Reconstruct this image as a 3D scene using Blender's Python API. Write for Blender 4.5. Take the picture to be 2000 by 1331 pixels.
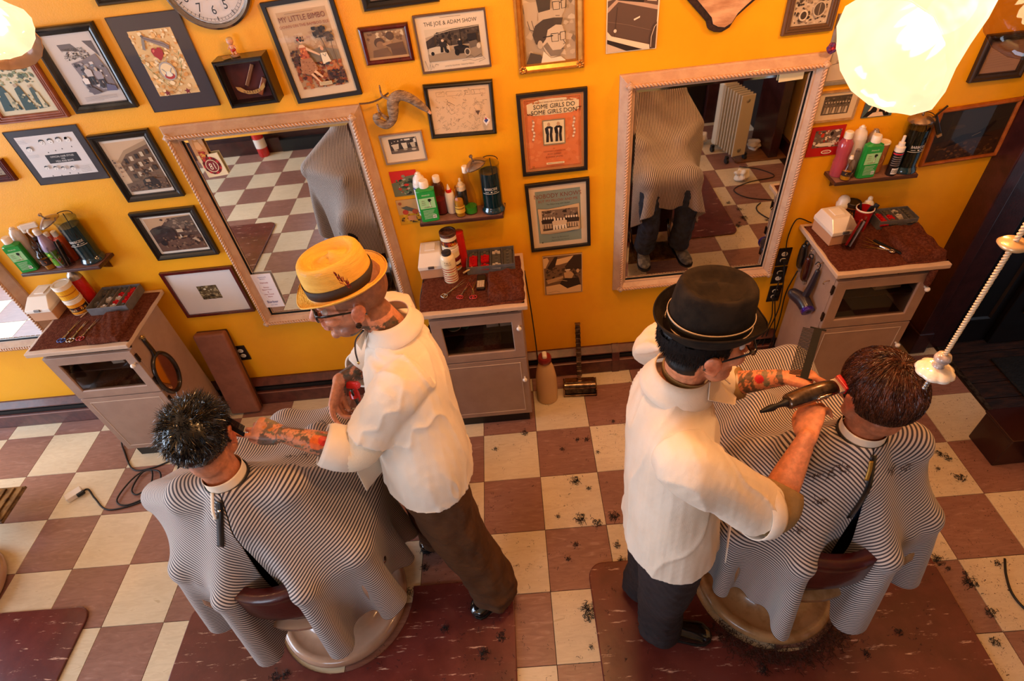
import bpy, math, random
import numpy as np
from mathutils import Vector, Matrix
C = bpy.context.scene.collection
PI = math.pi
W = 0.47                                   # the orange wall stands at y = W, floor at z = 0
for o in list(bpy.data.objects): bpy.data.objects.remove(o)

# ------------------------------------------------------------------ camera, world, light, exposure
def cam_axes(yaw, pit, roll):
    f = Vector((math.sin(yaw)*math.cos(pit), math.cos(yaw)*math.cos(pit), math.sin(pit)))
    r = Vector((math.cos(yaw), -math.sin(yaw), 0)); u = r.cross(f)
    c, s = math.cos(roll), math.sin(roll)
    return c*r+s*u, -s*r+c*u, f
cd = bpy.data.cameras.new('camera'); cam = bpy.data.objects.new('camera', cd); C.objects.link(cam)
cr, cu, cf = cam_axes(-0.0513, -0.7652, -0.1311)
cam.matrix_world = Matrix((( cr.x, cu.x, -cf.x, 0.0305), (cr.y, cu.y, -cf.y, -1.9857), (cr.z, cu.z, -cf.z, 2.6489), (0,0,0,1)))
cd.sensor_width = 36; cd.lens = 1108.28/2000*36; cd.clip_start = 0.02
bpy.context.scene.camera = cam
sc = bpy.context.scene
sc.view_settings.view_transform = 'Standard'; sc.view_settings.look = 'None'
sc.view_settings.gamma = 1; sc.view_settings.use_curve_mapping = False
sc.view_settings.exposure = 0.0
wd = bpy.data.worlds.new('world'); sc.world = wd; wd.use_nodes = True
wd.node_tree.nodes['Background'].inputs[0].default_value = (0.55, 0.62, 0.75, 1)
wd.node_tree.nodes['Background'].inputs[1].default_value = 0.6
def light(kind, name, loc, energy, col, size=0.1, size_y=None, aim=None, spread=None):
    l = bpy.data.lights.new(name, kind); l.energy = energy; l.color = col
    if kind == 'AREA':
        l.size = size
        if size_y: l.shape = 'RECTANGLE'; l.size_y = size_y
    elif kind == 'POINT': l.shadow_soft_size = size
    o = bpy.data.objects.new(name, l); C.objects.link(o); o.location = loc
    if aim: o.rotation_euler = (Vector(aim)-Vector(loc)).to_track_quat('-Z', 'Y').to_euler()
    return o
WARM = (1.0, 0.50, 0.20); DAY = (0.74, 0.90, 1.12)
light('AREA', 'shop_window_daylight', (-5.3, -1.4, 1.6), 175, DAY, 2.8, 1.9, (0, -0.8, 0.9))
light('AREA', 'front_daylight_fill', (-2.6, -5.3, 2.0), 105, DAY, 2.4, 1.6, (-0.6, 0, 0.7))  # added fill for more even light; the front wall has no window
light('POINT', 'fan_and_wall_glow', (0.62, -1.10, 2.56), 24, WARM, 0.06)
light('POINT', 'fan_and_wall_glow', (1.40, -0.20, 2.36), 20, WARM, 0.06)  # added warm light, set off the fan and near the wall to brighten it
light('POINT', 'left_fan_glow', (-1.9, -0.9, 2.55), 7, WARM, 0.06)
light('POINT', 'centre_warm_glow', (0.15, -0.6, 2.75), 34, WARM, 0.08)  # unseen warm light overhead, with no fan of its own

# ------------------------------------------------------------------ helpers
def lin(c):
    if isinstance(c, str):
        c = c.lstrip('#'); c = [int(c[i:i+2], 16)/255 for i in (0, 2, 4)]
    return tuple(x/12.92 if x <= .04045 else ((x+.055)/1.055)**2.4 for x in c[:3])
MATS = {}
def M(name, col='#888888', rough=.5, metal=0, col2=None, ns=12, bump=0, bs=60, coat=0, emit=None, es=0, alpha=1, trans=0, sss=0, ior=1.45, attr=None, stretch=None, sheen=0, spec=.5, mixf=(.4,.6)):
    if name in MATS: return MATS[name]
    m = bpy.data.materials.new(name); m.use_nodes = True; nt = m.node_tree; N = nt.nodes; L = nt.links
    b = N['Principled BSDF']; c = lin(col)+(1,)
    b.inputs['Base Color'].default_value = c; b.inputs['Roughness'].default_value = rough
    b.inputs['Metallic'].default_value = metal; b.inputs['Coat Weight'].default_value = coat; b.inputs['Coat Roughness'].default_value = .08
    b.inputs['Transmission Weight'].default_value = trans; b.inputs['IOR'].default_value = ior; b.inputs['Alpha'].default_value = alpha
    b.inputs['Specular IOR Level'].default_value = spec; b.inputs['Sheen Weight'].default_value = sheen
    if sss: b.inputs['Subsurface Weight'].default_value = sss; b.inputs['Subsurface Radius'].default_value = (.012, .005, .003); b.inputs['Subsurface Scale'].default_value = .6
    if emit: b.inputs['Emission Color'].default_value = lin(emit)+(1,); b.inputs['Emission Strength'].default_value = es
    tc = N.new('ShaderNodeTexCoord'); vec = tc.outputs['Object']
    if stretch:
        mp = N.new('ShaderNodeMapping'); mp.inputs['Scale'].default_value = stretch; L.new(vec, mp.inputs[0]); vec = mp.outputs[0]
    src = None
    if attr:
        a = N.new('ShaderNodeAttribute'); a.attribute_name = attr; src = a.outputs['Color']; L.new(src, b.inputs['Base Color'])
    if col2 or attr and ns:
        nz = N.new('ShaderNodeTexNoise'); nz.inputs['Scale'].default_value = ns; nz.inputs['Detail'].default_value = 5; nz.inputs['Roughness'].default_value = .6
        L.new(vec, nz.inputs['Vector'])
        rp = N.new('ShaderNodeMapRange'); rp.inputs[1].default_value = mixf[0]; rp.inputs[2].default_value = mixf[1]
        L.new(nz.outputs[0], rp.inputs[0])
        mx = N.new('ShaderNodeMix'); mx.data_type = 'RGBA'
        if attr:
            mx.blend_type = 'MULTIPLY'; mx.inputs[0].default_value = 1; L.new(src, mx.inputs[6])
            rp.inputs[3].default_value = .82; rp.inputs[4].default_value = 1.08
            cb = N.new('ShaderNodeCombineColor')
            for i in range(3): L.new(rp.outputs[0], cb.inputs[i])
            L.new(cb.outputs[0], mx.inputs[7])
        else:
            L.new(rp.outputs[0], mx.inputs[0]); mx.inputs[6].default_value = c; mx.inputs[7].default_value = lin(col2)+(1,)
        L.new(mx.outputs[2], b.inputs['Base Color'])
    if bump:
        n2 = N.new('ShaderNodeTexNoise'); n2.inputs['Scale'].default_value = bs; n2.inputs['Detail'].default_value = 4
        L.new(vec, n2.inputs['Vector'])
        bp = N.new('ShaderNodeBump'); bp.inputs['Strength'].default_value = bump; bp.inputs['Distance'].default_value = .01
        L.new(n2.outputs[0], bp.inputs['Height']); L.new(bp.outputs[0], b.inputs['Normal'])
    MATS[name] = m
    return m
def glass(name, tint='#ffffff', keep=.9, rough=.02):
    if name in MATS: return MATS[name]
    m = bpy.data.materials.new(name); m.use_nodes = True; nt = m.node_tree; N = nt.nodes; L = nt.links
    N.remove(N['Principled BSDF']); out = N['Material Output']
    t = N.new('ShaderNodeBsdfTransparent'); c = lin(tint); t.inputs[0].default_value = (c[0]*keep, c[1]*keep, c[2]*keep, 1)
    g = N.new('ShaderNodeBsdfGlossy'); g.inputs['Roughness'].default_value = rough
    f = N.new('ShaderNodeFresnel'); f.inputs[0].default_value = 1.45
    ge = N.new('ShaderNodeNewGeometry'); iv = N.new('ShaderNodeMath'); iv.operation = 'SUBTRACT'; iv.inputs[0].default_value = 1; L.new(ge.outputs['Backfacing'], iv.inputs[1])
    ml = N.new('ShaderNodeMath'); ml.operation = 'MULTIPLY'; L.new(f.outputs[0], ml.inputs[0]); L.new(iv.outputs[0], ml.inputs[1])   # inner faces let light straight out
    mx = N.new('ShaderNodeMixShader'); L.new(ml.outputs[0], mx.inputs[0]); L.new(t.outputs[0], mx.inputs[1]); L.new(g.outputs[0], mx.inputs[2])
    L.new(mx.outputs[0], out.inputs[0]); MATS[name] = m
    return m

class MB:
    """collects shapes; build() links them as ONE mesh object"""
    def __init__(s): s.v = []; s.f = []; s.m = []; s.n = 0
    def add(s, V, F, mi=0):
        V = np.asarray(V, float).reshape(-1, 3)
        s.v.append(V); s.f += [tuple(i+s.n for i in f) for f in F]; s.m += [mi]*len(F); s.n += len(V); return s
    def box(s, c, d, rot=None, mi=0, taper=1):
        x, y, z = [k/2 for k in d]; t = taper
        V = np.array([(-x,-y,-z),(x,-y,-z),(x,y,-z),(-x,y,-z),(-x*t,-y*t,z),(x*t,-y*t,z),(x*t,y*t,z),(-x*t,y*t,z)])
        if rot is not None: V = V @ np.array(rot).T
        return s.add(V+np.array(c), [(0,3,2,1),(4,5,6,7),(0,1,5,4),(1,2,6,5),(2,3,7,6),(3,0,4,7)], mi)
    def b2(s, x0, x1, y0, y1, z0, z1, mi=0): return s.box(((x0+x1)/2,(y0+y1)/2,(z0+z1)/2), (x1-x0,y1-y0,z1-z0), mi=mi)
    def lathe(s, prof, n=24, c=(0,0,0), rot=None, sx=1, sy=1, mi=0, cap=True, wob=None):
        V = []
        for r, z in prof:
            for k in range(n):
                a = 2*PI*k/n; q = r*(wob(a, z) if wob else 1); V.append((q*math.cos(a)*sx, q*math.sin(a)*sy, z))
        V = np.array(V); F = []
        if rot is not None: V = V @ np.array(rot).T
        for i in range(len(prof)-1):
            for k in range(n):
                k2 = (k+1) % n; F.append((i*n+k, i*n+k2, (i+1)*n+k2, (i+1)*n+k))
        if cap: F.append(tuple(reversed(range(n)))); F.append(tuple((len(prof)-1)*n+k for k in range(n)))
        return s.add(V+np.array(c), F, mi)
    def tube(s, pts, r, n=8, mi=0, cap=True, smooth=0, side=None, closed=False):
        P = np.asarray(pts, float); R = np.asarray(r, float)
        if R.ndim == 0: R = np.full((len(P), 2), float(R))
        elif R.ndim == 1: R = np.stack([R, R], 1)
        if smooth: P, R = catmull(P, smooth), catmull(R, smooth)
        T = np.gradient(P, axis=0); T /= np.linalg.norm(T, axis=1)[:, None]+1e-12
        up = np.array(side if side is not None else ((0,0,1) if abs(T[0][2]) < .9 else (1,0,0)), float)
        V = []; prev = None
        for i in range(len(P)):
            if side is None and prev is not None: up = prev
            a = up-T[i]*np.dot(up, T[i]); a /= np.linalg.norm(a)+1e-12; b = np.cross(T[i], a); prev = a
            for k in range(n):
                t = 2*PI*k/n; V.append(P[i]+a*math.cos(t)*R[i][0]+b*math.sin(t)*R[i][1])
        F = []; m = len(P)
        for i in range(m-1 if not closed else m):
            for k in range(n):
                k2 = (k+1) % n; j = (i+1) % m; F.append((i*n+k, i*n+k2, j*n+k2, j*n+k))
        if cap and not closed: F.append(tuple(reversed(range(n)))); F.append(tuple((m-1)*n+k for k in range(n)))
        return s.add(V, F, mi)
    def limb(s, pts, r, n=14, sub=5, side=None):
        """tube with rounded ends, for bodies that are merged afterwards"""
        P = catmull(np.asarray(pts, float), sub); R = np.asarray(r, float)
        if R.ndim == 1: R = np.stack([R, R], 1)
        R = catmull(R, sub)
        def capp(p, d, rr):
            q = []; 
            for a in (.35, .75, 1.05, 1.3, 1.5): q.append((p+d*math.sin(a)*min(rr), rr*math.cos(a)))
            return q
        d0 = P[0]-P[1]; d0 /= np.linalg.norm(d0)+1e-12; d1 = P[-1]-P[-2]; d1 /= np.linalg.norm(d1)+1e-12
        A = capp(P[0], d0, R[0])[::-1]; B = capp(P[-1], d1, R[-1])
        P2 = [a[0] for a in A]+list(P)+[b[0] for b in B]; R2 = [a[1] for a in A]+list(R)+[b[1] for b in B]
        return s.tube(P2, np.array(R2), n, side=side)
    def ell(s, c, r, rot=None, n=16, m=10, mi=0):
        V = []; F = []
        for i in range(1, m):
            p = PI*i/m
            for k in range(n):
                a = 2*PI*k/n; V.append((r[0]*math.sin(p)*math.cos(a), r[1]*math.sin(p)*math.sin(a), r[2]*math.cos(p)))
        V += [(0,0,r[2]), (0,0,-r[2])]; V = np.array(V)
        if rot is not None: V = V @ np.array(rot).T
        for i in range(m-2):
            for k in range(n):
                k2 = (k+1) % n; F.append((i*n+k, (i+1)*n+k, (i+1)*n+k2, i*n+k2))
        t = (m-1)*n
        for k in range(n): F.append((t, k, (k+1) % n)); F.append((t+1, (m-2)*n+(k+1) % n, (m-2)*n+k))
        return s.add(V+np.array(c), F, mi)
    def prism(s, pts, z0, z1, mi=0, axis=2):
        n = len(pts)
        def mk(p, z): return (p[0], p[1], z) if axis == 2 else ((p[0], z, p[1]) if axis == 1 else (z, p[0], p[1]))
        V = [mk(p, z0) for p in pts]+[mk(p, z1) for p in pts]
        F = [tuple(reversed(range(n))), tuple(range(n, 2*n))]+[(i, (i+1) % n, n+(i+1) % n, n+i) for i in range(n)]
        return s.add(V, F, mi)
    def frame(s, w, h, prof, mi=0):
        """mitred rectangular frame; prof = (inset, depth towards the room) pairs"""
        V = []; m = len(prof)
        for i, d in prof:
            a, b = w/2-i, h/2-i; V += [(-a,-d,-b), (a,-d,-b), (a,-d,b), (-a,-d,b)]
        F = [(i*4+k, i*4+(k+1) % 4, (i+1)*4+(k+1) % 4, (i+1)*4+k) for i in range(m-1) for k in range(4)]
        return s.add(V, F, mi)
    def build(s, name, mats, parent=None, smooth=False, bevel=0, loc=None, rot=None, sub=0, solid=0, seg=2):
        V = np.concatenate(s.v) if s.v else np.zeros((0, 3)); me = bpy.data.meshes.new(name); me.from_pydata(V.tolist(), [], s.f); 
        if not isinstance(mats, (list, tuple)): mats = [mats]
        for m in mats: me.materials.append(m)
        if len(mats) > 1: me.polygons.foreach_set('material_index', s.m)
        if smooth: smooth_mesh(me, 180 if smooth is True else smooth)
        me.update()
        o = bpy.data.objects.new(name, me); C.objects.link(o)
        if parent: o.parent = parent
        if loc is not None: o.location = loc
        if rot is not None: o.rotation_euler = rot
        if bevel:
            b = o.modifiers.new('b', 'BEVEL'); b.width = bevel; b.segments = seg; b.limit_method = 'ANGLE'; b.angle_limit = .6
        if solid:
            b = o.modifiers.new('s', 'SOLIDIFY'); b.thickness = solid
        if sub:
            b = o.modifiers.new('u', 'SUBSURF'); b.levels = sub; b.render_levels = sub
        return o
def smooth_mesh(me, ang=180):
    me.polygons.foreach_set('use_smooth', [True]*len(me.polygons))
    if ang < 180: me.set_sharp_from_angle(angle=math.radians(ang))
def catmull(P, k):
    P = np.asarray(P, float)
    if len(P) < 3 or k < 2:
        t = np.linspace(0, len(P)-1, (len(P)-1)*max(k, 1)+1); return np.stack([np.interp(t, range(len(P)), P[:, c]) for c in range(P.shape[1])], 1)
    Q = np.vstack([2*P[0]-P[1], P, 2*P[-1]-P[-2]]); out = []
    for i in range(1, len(Q)-2):
        for j in range(k):
            t = j/k; a, b, c, d = Q[i-1:i+3]
            out.append(.5*(2*b+(c-a)*t+(2*a-5*b+4*c-d)*t*t+(3*b-a-3*c+d)*t**3))
    out.append(P[-1]); return np.array(out)
def Rx(a): return np.array(((1,0,0),(0,math.cos(a),-math.sin(a)),(0,math.sin(a),math.cos(a))))
def Ry(a): return np.array(((math.cos(a),0,math.sin(a)),(0,1,0),(-math.sin(a),0,math.cos(a))))
def Rz(a): return np.array(((math.cos(a),-math.sin(a),0),(math.sin(a),math.cos(a),0),(0,0,1)))
def unit(v): v = np.array(v, float); return v/np.linalg.norm(v)
def basis(z, x=(1,0,0)):
    z = unit(z); x = np.array(x, float); x = unit(x-z*np.dot(x, z)); return np.stack([x, np.cross(z, x), z], 1)
def tag(o, label, cat, group=None, kind=None):
    o['label'] = label; o['category'] = cat
    if group: o['group'] = group
    if kind: o['kind'] = kind
    return o
def thing(name, label, cat, loc=(0,0,0), rotz=0, group=None, rot=None):
    o = bpy.data.objects.new(name, None); C.objects.link(o); o.empty_display_size = .05; o.location = loc
    o.rotation_euler = rot if rot is not None else (0,0,rotz); return tag(o, label, cat, group)
def struct(o): o['kind'] = 'structure'; return o
def dup(root, loc, rotz=0, label=None, group=None, scale=None):
    r = root.copy(); C.objects.link(r); r.location = loc; r.rotation_euler = (0,0,rotz)
    if label: r['label'] = label
    if group: r['group'] = group
    if scale: r.scale = (scale,)*3 if not hasattr(scale, '__len__') else scale
    for ch in list(root.children):
        c = ch.copy(); C.objects.link(c); c.parent = r
        for g in ch.children:
            d = g.copy(); C.objects.link(d); d.parent = c
    return r

# ---- flat print: coloured shapes and lettering laid out in unit coordinates, as one mesh with a colour attribute
_T = {}
def textmesh(s):
    if s not in _T:
        cu = bpy.data.curves.new('t', 'FONT'); cu.body = s; cu.size = 1; cu.align_x = 'CENTER'; cu.resolution_u = 2
        o = bpy.data.objects.new('t', cu); C.objects.link(o)
        dg = bpy.context.evaluated_depsgraph_get(); me = bpy.data.meshes.new_from_object(o.evaluated_get(dg))
        V = np.array([v.co[:2] for v in me.vertices]).reshape(-1, 2); F = [tuple(p.vertices) for p in me.polygons]
        bpy.data.objects.remove(o); bpy.data.curves.remove(cu); bpy.data.meshes.remove(me)
        if len(V): V[:, 0] -= (V[:, 0].min()+V[:, 0].max())/2
        _T[s] = (V, F)
    return _T[s]
PRINT = M('printed_ink', rough=.45, attr='Col', ns=0)
def art(name, parent, w, h, items, mp=None, mat=None, seg=1, eps=.00022):
    """items in unit coordinates, y down: r x0 y0 x1 y1 c | e cx cy rx ry c | p pts c | l pts width c | t text cx y size c [stretch] | b x0 y0 x1 y1 n size cols seed"""
    V = []; F = []; K = []; n = 0; lay = 0
    mp = mp or (lambda a, b, d: (a, -d, b))
    def put(P, Fs, c):
        nonlocal n, lay
        P = np.asarray(P, float).reshape(-1, 2)
        for x, y in P: V.append(mp((x-.5)*w, (.5-y)*h, lay*eps))
        for f in Fs: F.append(tuple(i+n for i in f)); K.append(lin(c))
        n += len(P)
    for it in items:
        k = it[0]
        if k == 'r':
            x0, y0, x1, y1, c = it[1:6]
            for i in range(seg):
                a = x0+(x1-x0)*i/seg; b = x0+(x1-x0)*(i+1)/seg; put([(a,y1),(b,y1),(b,y0),(a,y0)], [(0,1,2,3)], c)
        elif k == 'e':
            cx, cy, rx, ry, c = it[1:6]; m = 20; put([(cx+rx*math.cos(-2*PI*i/m), cy+ry*math.sin(-2*PI*i/m)) for i in range(m)], [tuple(range(m))], c)
        elif k == 'p': put(it[1], [tuple(range(len(it[1])))], it[2])
        elif k == 'l':
            P = np.array(it[1], float)*(w, h); wd_ = it[2]*w/2; D = np.gradient(P, axis=0); D /= np.linalg.norm(D, axis=1)[:, None]+1e-9
            Nn = np.stack([-D[:, 1], D[:, 0]], 1)*wd_; A = (P+Nn)/(w, h); B = (P-Nn)/(w, h); m = len(P)
            put(np.vstack([A, B]), [(i, i+1, m+i+1, m+i) for i in range(m-1)], it[3])
        elif k == 't':
            s, cx, y, sz, c = it[1:6]; st = it[6] if len(it) > 6 else 1; TV, TF = textmesh(s)
            if len(TV): put(np.stack([cx+TV[:, 0]*sz*h/w*st, y-TV[:, 1]*sz], 1), TF, c)
        elif k == 'b':
            x0, y0, x1, y1, num, sz, cols, seed = it[1:9]; rg = random.Random(seed)
            for _ in range(num):
                a = rg.uniform(x0, x1); b = rg.uniform(y0, y1); q = sz*rg.uniform(.4, 1.3); t = rg.uniform(0, 6.28); m = rg.choice((4, 5, 6))
                pts = [(min(max(a+q*rg.uniform(.5, 1.2)*math.cos(t+6.28*i/m), x0), x1), min(max(b+q*w/h*rg.uniform(.4, 1)*math.sin(t+6.28*i/m), y0), y1)) for i in range(m)]
                put(pts, [tuple(reversed(range(m)))], rg.choice(cols)); lay += .12
        lay += 1
    me = bpy.data.meshes.new(name); me.from_pydata([tuple(v) for v in V], [], F)
    ca = me.color_attributes.new('Col', 'FLOAT_COLOR', 'CORNER'); arr = []
    for f, c in zip(F, K): arr += [c[0], c[1], c[2], 1.0]*len(f)
    ca.data.foreach_set('color', arr); me.materials.append(mat or PRINT); me.update()
    o = bpy.data.objects.new(name, me); C.objects.link(o)
    if parent: o.parent = parent
    return o
def cylmap(R, x0=0, y0=0, z0=0, rz=0):
    return lambda a, b, d: (x0+(R+d)*math.sin(a/R+rz), y0-(R+d)*math.cos(a/R+rz), z0+b)
def colattr(me, cols):
    """per-vertex colours, linear rgb array"""
    ca = me.color_attributes.new('Col', 'FLOAT_COLOR', 'POINT'); a = np.ones((len(me.vertices), 4)); a[:, :3] = cols; ca.data.foreach_set('color', a.ravel())
# ------------------------------------------------------------------ room shell
wall_m = M('orange_wall_paint', '#eea612', .42, col2='#e99f0e', ns=3, bump=.08, bs=220)
cream_m = M('cream_wall_paint', '#e8c47e', .5, col2='#e2bb72', ns=3, bump=.05, bs=200)
trimw_m = M('dark_brown_trim', '#3c1716', .38, col2='#2e0f0f', ns=14, bump=.08, bs=90, coat=.3)
black_m = M('black_gap', '#0c0808', .6)
m = MB(); m.b2(-5.5, 2.31, W, W+.12, 0, 2.95); struct(m.build('wall_back', wall_m))
m = MB(); m.b2(-5.62, -5.5, -5.5, .6, 0, .75); m.b2(-5.62, -5.5, -5.5, .6, 2.7, 2.95); m.b2(-5.62, -5.5, -5.5, -3.0, .75, 2.7); m.b2(-5.62, -5.5, .1, .6, .75, 2.7)
struct(m.build('wall_left', cream_m))
wn = MB(); 
for y in (-3.0, -1.98, -.95, .1): wn.b2(-5.58, -5.5, y-.035, y+.035, .75, 2.7)
wn.b2(-5.58, -5.5, -3, .1, .72, .78); wn.b2(-5.58, -5.5, -3, .1, 2.66, 2.72); w1 = struct(wn.build('window_1', trimw_m, bevel=.004))
m = MB(); m.b2(-5.56, -5.555, -3, .1, .75, 2.7); m.build('pane', glass('window_glass'), w1)
m = MB(); m.b2(-5.5, 3.6, -5.62, -5.5, 0, 2.95); struct(m.build('wall_front', cream_m))
m = MB(); m.b2(-5.6, 3.9, -5.6, 1.2, 2.95, 3.05); struct(m.build('ceiling', M('ceiling_paint', '#d8c7a8', .8, col2='#cdbb9b', ns=2)))
# yellow side wall with the open doorway next to the orange wall
m = MB(); m.b2(2.53, 2.65, -2.35, -.3, 0, 2.95); m.b2(2.53, 2.65, -.3, .36, 2.15, 2.95)
struct(m.build('wall_right', cream_m))
m = MB(); m.b2(2.5, 2.53, -2.3, -.3, 0, .13); struct(m.build('baseboard_right', trimw_m, bevel=.006))
# low dark wainscot and counter seen in the mirrors behind the camera
m = MB(); m.b2(-5.5, 1.3, -3.42, -3.3, 0.12, 1.02); m.b2(-5.5, 1.3, -3.46, -3.27, 1.02, 1.08)
wc = struct(m.build('wall_partition', M('wainscot_paint', '#3b1d1c', .4, col2='#2c1413', ns=8, coat=.2), bevel=.006))
for i in range(9):
    q = MB(); q.frame(.66, .7, [(0,0),(.012,.012),(.05,.012),(.06,.002)]); q.build('panel_moulding', trimw_m, wc, loc=(-5.05+i*.74, -3.3, .58), rot=(0,0,PI))
q = MB(); q.b2(-2.55, 1.3, -3.3, -3.24, 0, .13); q.build('plinth', M('plinth_black', '#15191c', .5), wc)
q = MB(); q.b2(-5.5, -2.55, -3.32, -3.25, 0, .16); q.build('skirting', trimw_m, wc)
m = MB(); m.b2(-5.5, -2.62, -3.52, -3.44, 1.0, 2.95); struct(m.build('wall_nook', wall_m))
# doorway with its dark frame and the door standing open
m = MB(); m.b2(2.28, 2.345, W-.14, W+.02, 0, 2.5); m.b2(2.345, 2.5, W-.115, W+.02, 0, 2.5); m.b2(2.27, 2.36, W-.15, W+.02, 0, .16); m.b2(2.28, 3.5, W-.12, W+.02, 2.15, 2.5)
m.b2(2.5, 2.58, -.36, -.26, 0, 2.2)
struct(m.build('trim_1', trimw_m, bevel=.005))
m = MB(); m.b2(2.5, 2.73, W-.10, W-.03, .012, 2.14)
d1 = struct(m.build('door_1', M('door_dark_paint', '#0d0403', .45, col2='#0a0302', ns=20, coat=.3), bevel=.004))
for (x0, x1, z0, z1) in ((2.53, 2.70, .18, .95), (2.53, 2.70, 1.1, 2.0)):
    q = MB(); q.frame(x1-x0, z1-z0, [(0,0),(.01,.012),(.025,.012),(.035,.0)]); q.build('door_panel', MATS['door_dark_paint'], d1, loc=((x0+x1)/2, W-.1, (z0+z1)/2))
q = MB(); q.b2(2.735, 2.99, W-.13, W-.06, .012, 2.14); d2 = struct(q.build('door_2', MATS['door_dark_paint'], bevel=.004))
q = MB(); q.box((2.86, W-.14, .32), (.085, .01, .14)); q.ell((2.86, W-.155, .32), (.02, .02, .035)); q.build('brass_lock_plate', M('aged_brass', '#7a5a20', .35, .9), d2, bevel=.002)
q = MB(); q.b2(2.99, 4.0, W-.1, W, 0, 2.9); struct(q.build('wall_vestibule', M('vestibule_dark', '#0a0403', .7)))
q = MB(); q.b2(2.545, 2.57, .0, .3, .01, 2.1)

# ---- floor: linoleum tiles one by one
T = .3048
sub_m = M('tile_bed', '#2a1812', .8)
m = MB(); m.b2(-5.5, 4, -5.5, W+.1, -.06, -.004); floor = struct(m.build('floor', sub_m))
def tile_mat(name, a, b, vein):
    mt = bpy.data.materials.new(name); mt.use_nodes = True; nt = mt.node_tree; N = nt.nodes; L = nt.links; b_ = N['Principled BSDF']
    tc = N.new('ShaderNodeNewGeometry'); oi = N.new('ShaderNodeObjectInfo')
    mp = N.new('ShaderNodeMapping'); mp.inputs['Scale'].default_value = (6, 26, 1); L.new(tc.outputs['Position'], mp.inputs[0])
    nz = N.new('ShaderNodeTexNoise'); nz.inputs['Scale'].default_value = 1.6; nz.inputs['Detail'].default_value = 8; nz.inputs['Distortion'].default_value = 1.5; L.new(mp.outputs[0], nz.inputs['Vector'])
    n2 = N.new('ShaderNodeTexNoise'); n2.inputs['Scale'].default_value = 2.2; n2.inputs['Detail'].default_value = 4; L.new(tc.outputs['Position'], n2.inputs['Vector'])
    r1 = N.new('ShaderNodeValToRGB'); r1.color_ramp.elements[0].position = .36; r1.color_ramp.elements[0].color = lin(a)+(1,); r1.color_ramp.elements[1].position = .62; r1.color_ramp.elements[1].color = lin(b)+(1,)
    e = r1.color_ramp.elements.new(.72); e.color = lin(vein)+(1,); L.new(nz.outputs[0], r1.inputs[0])
    mr = N.new('ShaderNodeMapRange'); mr.inputs[1].default_value = .3; mr.inputs[2].default_value = .7; mr.inputs[3].default_value = .86; mr.inputs[4].default_value = 1.05; L.new(n2.outputs[0], mr.inputs[0])
    ma = N.new('ShaderNodeMath'); ma.operation = 'MULTIPLY_ADD'; ma.inputs[1].default_value = .1; ma.inputs[2].default_value = .95; L.new(oi.outputs['Random'], ma.inputs[0])
    mm = N.new('ShaderNodeMath'); mm.operation = 'MULTIPLY'; L.new(mr.outputs[0], mm.inputs[0]); L.new(ma.outputs[0], mm.inputs[1])
    vm = N.new('ShaderNodeVectorMath'); vm.operation = 'SCALE'; L.new(r1.outputs[0], vm.inputs[0]); L.new(mm.outputs[0], vm.inputs['Scale'])
    # scattered clippings and grime, denser towards the right-hand chairs
    n3 = N.new('ShaderNodeTexNoise'); n3.inputs['Scale'].default_value = 70; n3.inputs['Detail'].default_value = 3; n3.inputs['Distortion'].default_value = 2.5; L.new(tc.outputs['Position'], n3.inputs['Vector'])
    sp = N.new('ShaderNodeSeparateXYZ'); L.new(tc.outputs['Position'], sp.inputs[0])
    th = N.new('ShaderNodeMapRange'); th.inputs[1].default_value = -1.2; th.inputs[2].default_value = .6; th.inputs[3].default_value = .8; th.inputs[4].default_value = .67; L.new(sp.outputs[0], th.inputs[0])
    gt = N.new('ShaderNodeMath'); gt.operation = 'GREATER_THAN'; L.new(n3.outputs[0], gt.inputs[0]); L.new(th.outputs[0], gt.inputs[1])
    mx = N.new('ShaderNodeMix'); mx.data_type = 'RGBA'; L.new(gt.outputs[0], mx.inputs[0]); L.new(vm.outputs[0], mx.inputs[6]); mx.inputs[7].default_value = lin('#4a2c1c')+(1,)
    L.new(mx.outputs[2], b_.inputs['Base Color']); b_.inputs['Roughness'].default_value = .32
    r2 = N.new('ShaderNodeMapRange'); r2.inputs[3].default_value = .24; r2.inputs[4].default_value = .45; L.new(n2.outputs[0], r2.inputs[0]); L.new(r2.outputs[0], b_.inputs['Roughness'])
    bp = N.new('ShaderNodeBump'); bp.inputs['Strength'].default_value = .05; bp.inputs['Distance'].default_value = .01; L.new(nz.outputs[0], bp.inputs['Height']); L.new(bp.outputs[0], b_.inputs['Normal'])
    return mt
tb = tile_mat('brown_linoleum', '#8c6154', '#9a6e60', '#a98274'); tw = tile_mat('cream_linoleum', '#d9c5a6', '#e2d0b2', '#cdb794')
def tilemesh(mt):
    m = MB(); a = T/2-.0006; b = a-.0012
    m.add([(-a,-a,-.004),(a,-a,-.004),(a,a,-.004),(-a,a,-.004),(-b,-b,0),(b,-b,0),(b,b,0),(-b,b,0)], [(4,5,6,7),(0,1,5,4),(1,2,6,5),(2,3,7,6),(3,0,4,7)])
    me = bpy.data.meshes.new('tile'); me.from_pydata(m.v[0].tolist(), [], m.f); me.materials.append(mt); return me
tmesh = {0: tilemesh(tb), 1: tilemesh(tw)}
cells = [(c, r) for c in range(-18, 8) for r in range(-2, 14)]
camxy = (0.03, -1.5)
cells.sort(key=lambda q: math.hypot((q[0]+.5)*T*.75-camxy[0], -(q[1]+.5)*T-camxy[1]))
near = [q for q in cells if q[1] <= 10][:300]; far = [q for q in cells if q not in set(near)]
for c, r in near:
    o = bpy.data.objects.new('tile', tmesh[(c+r) % 2]); C.objects.link(o); o.parent = floor; o.location = ((c+.5)*T, -(r+.5)*T, 0)
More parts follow.
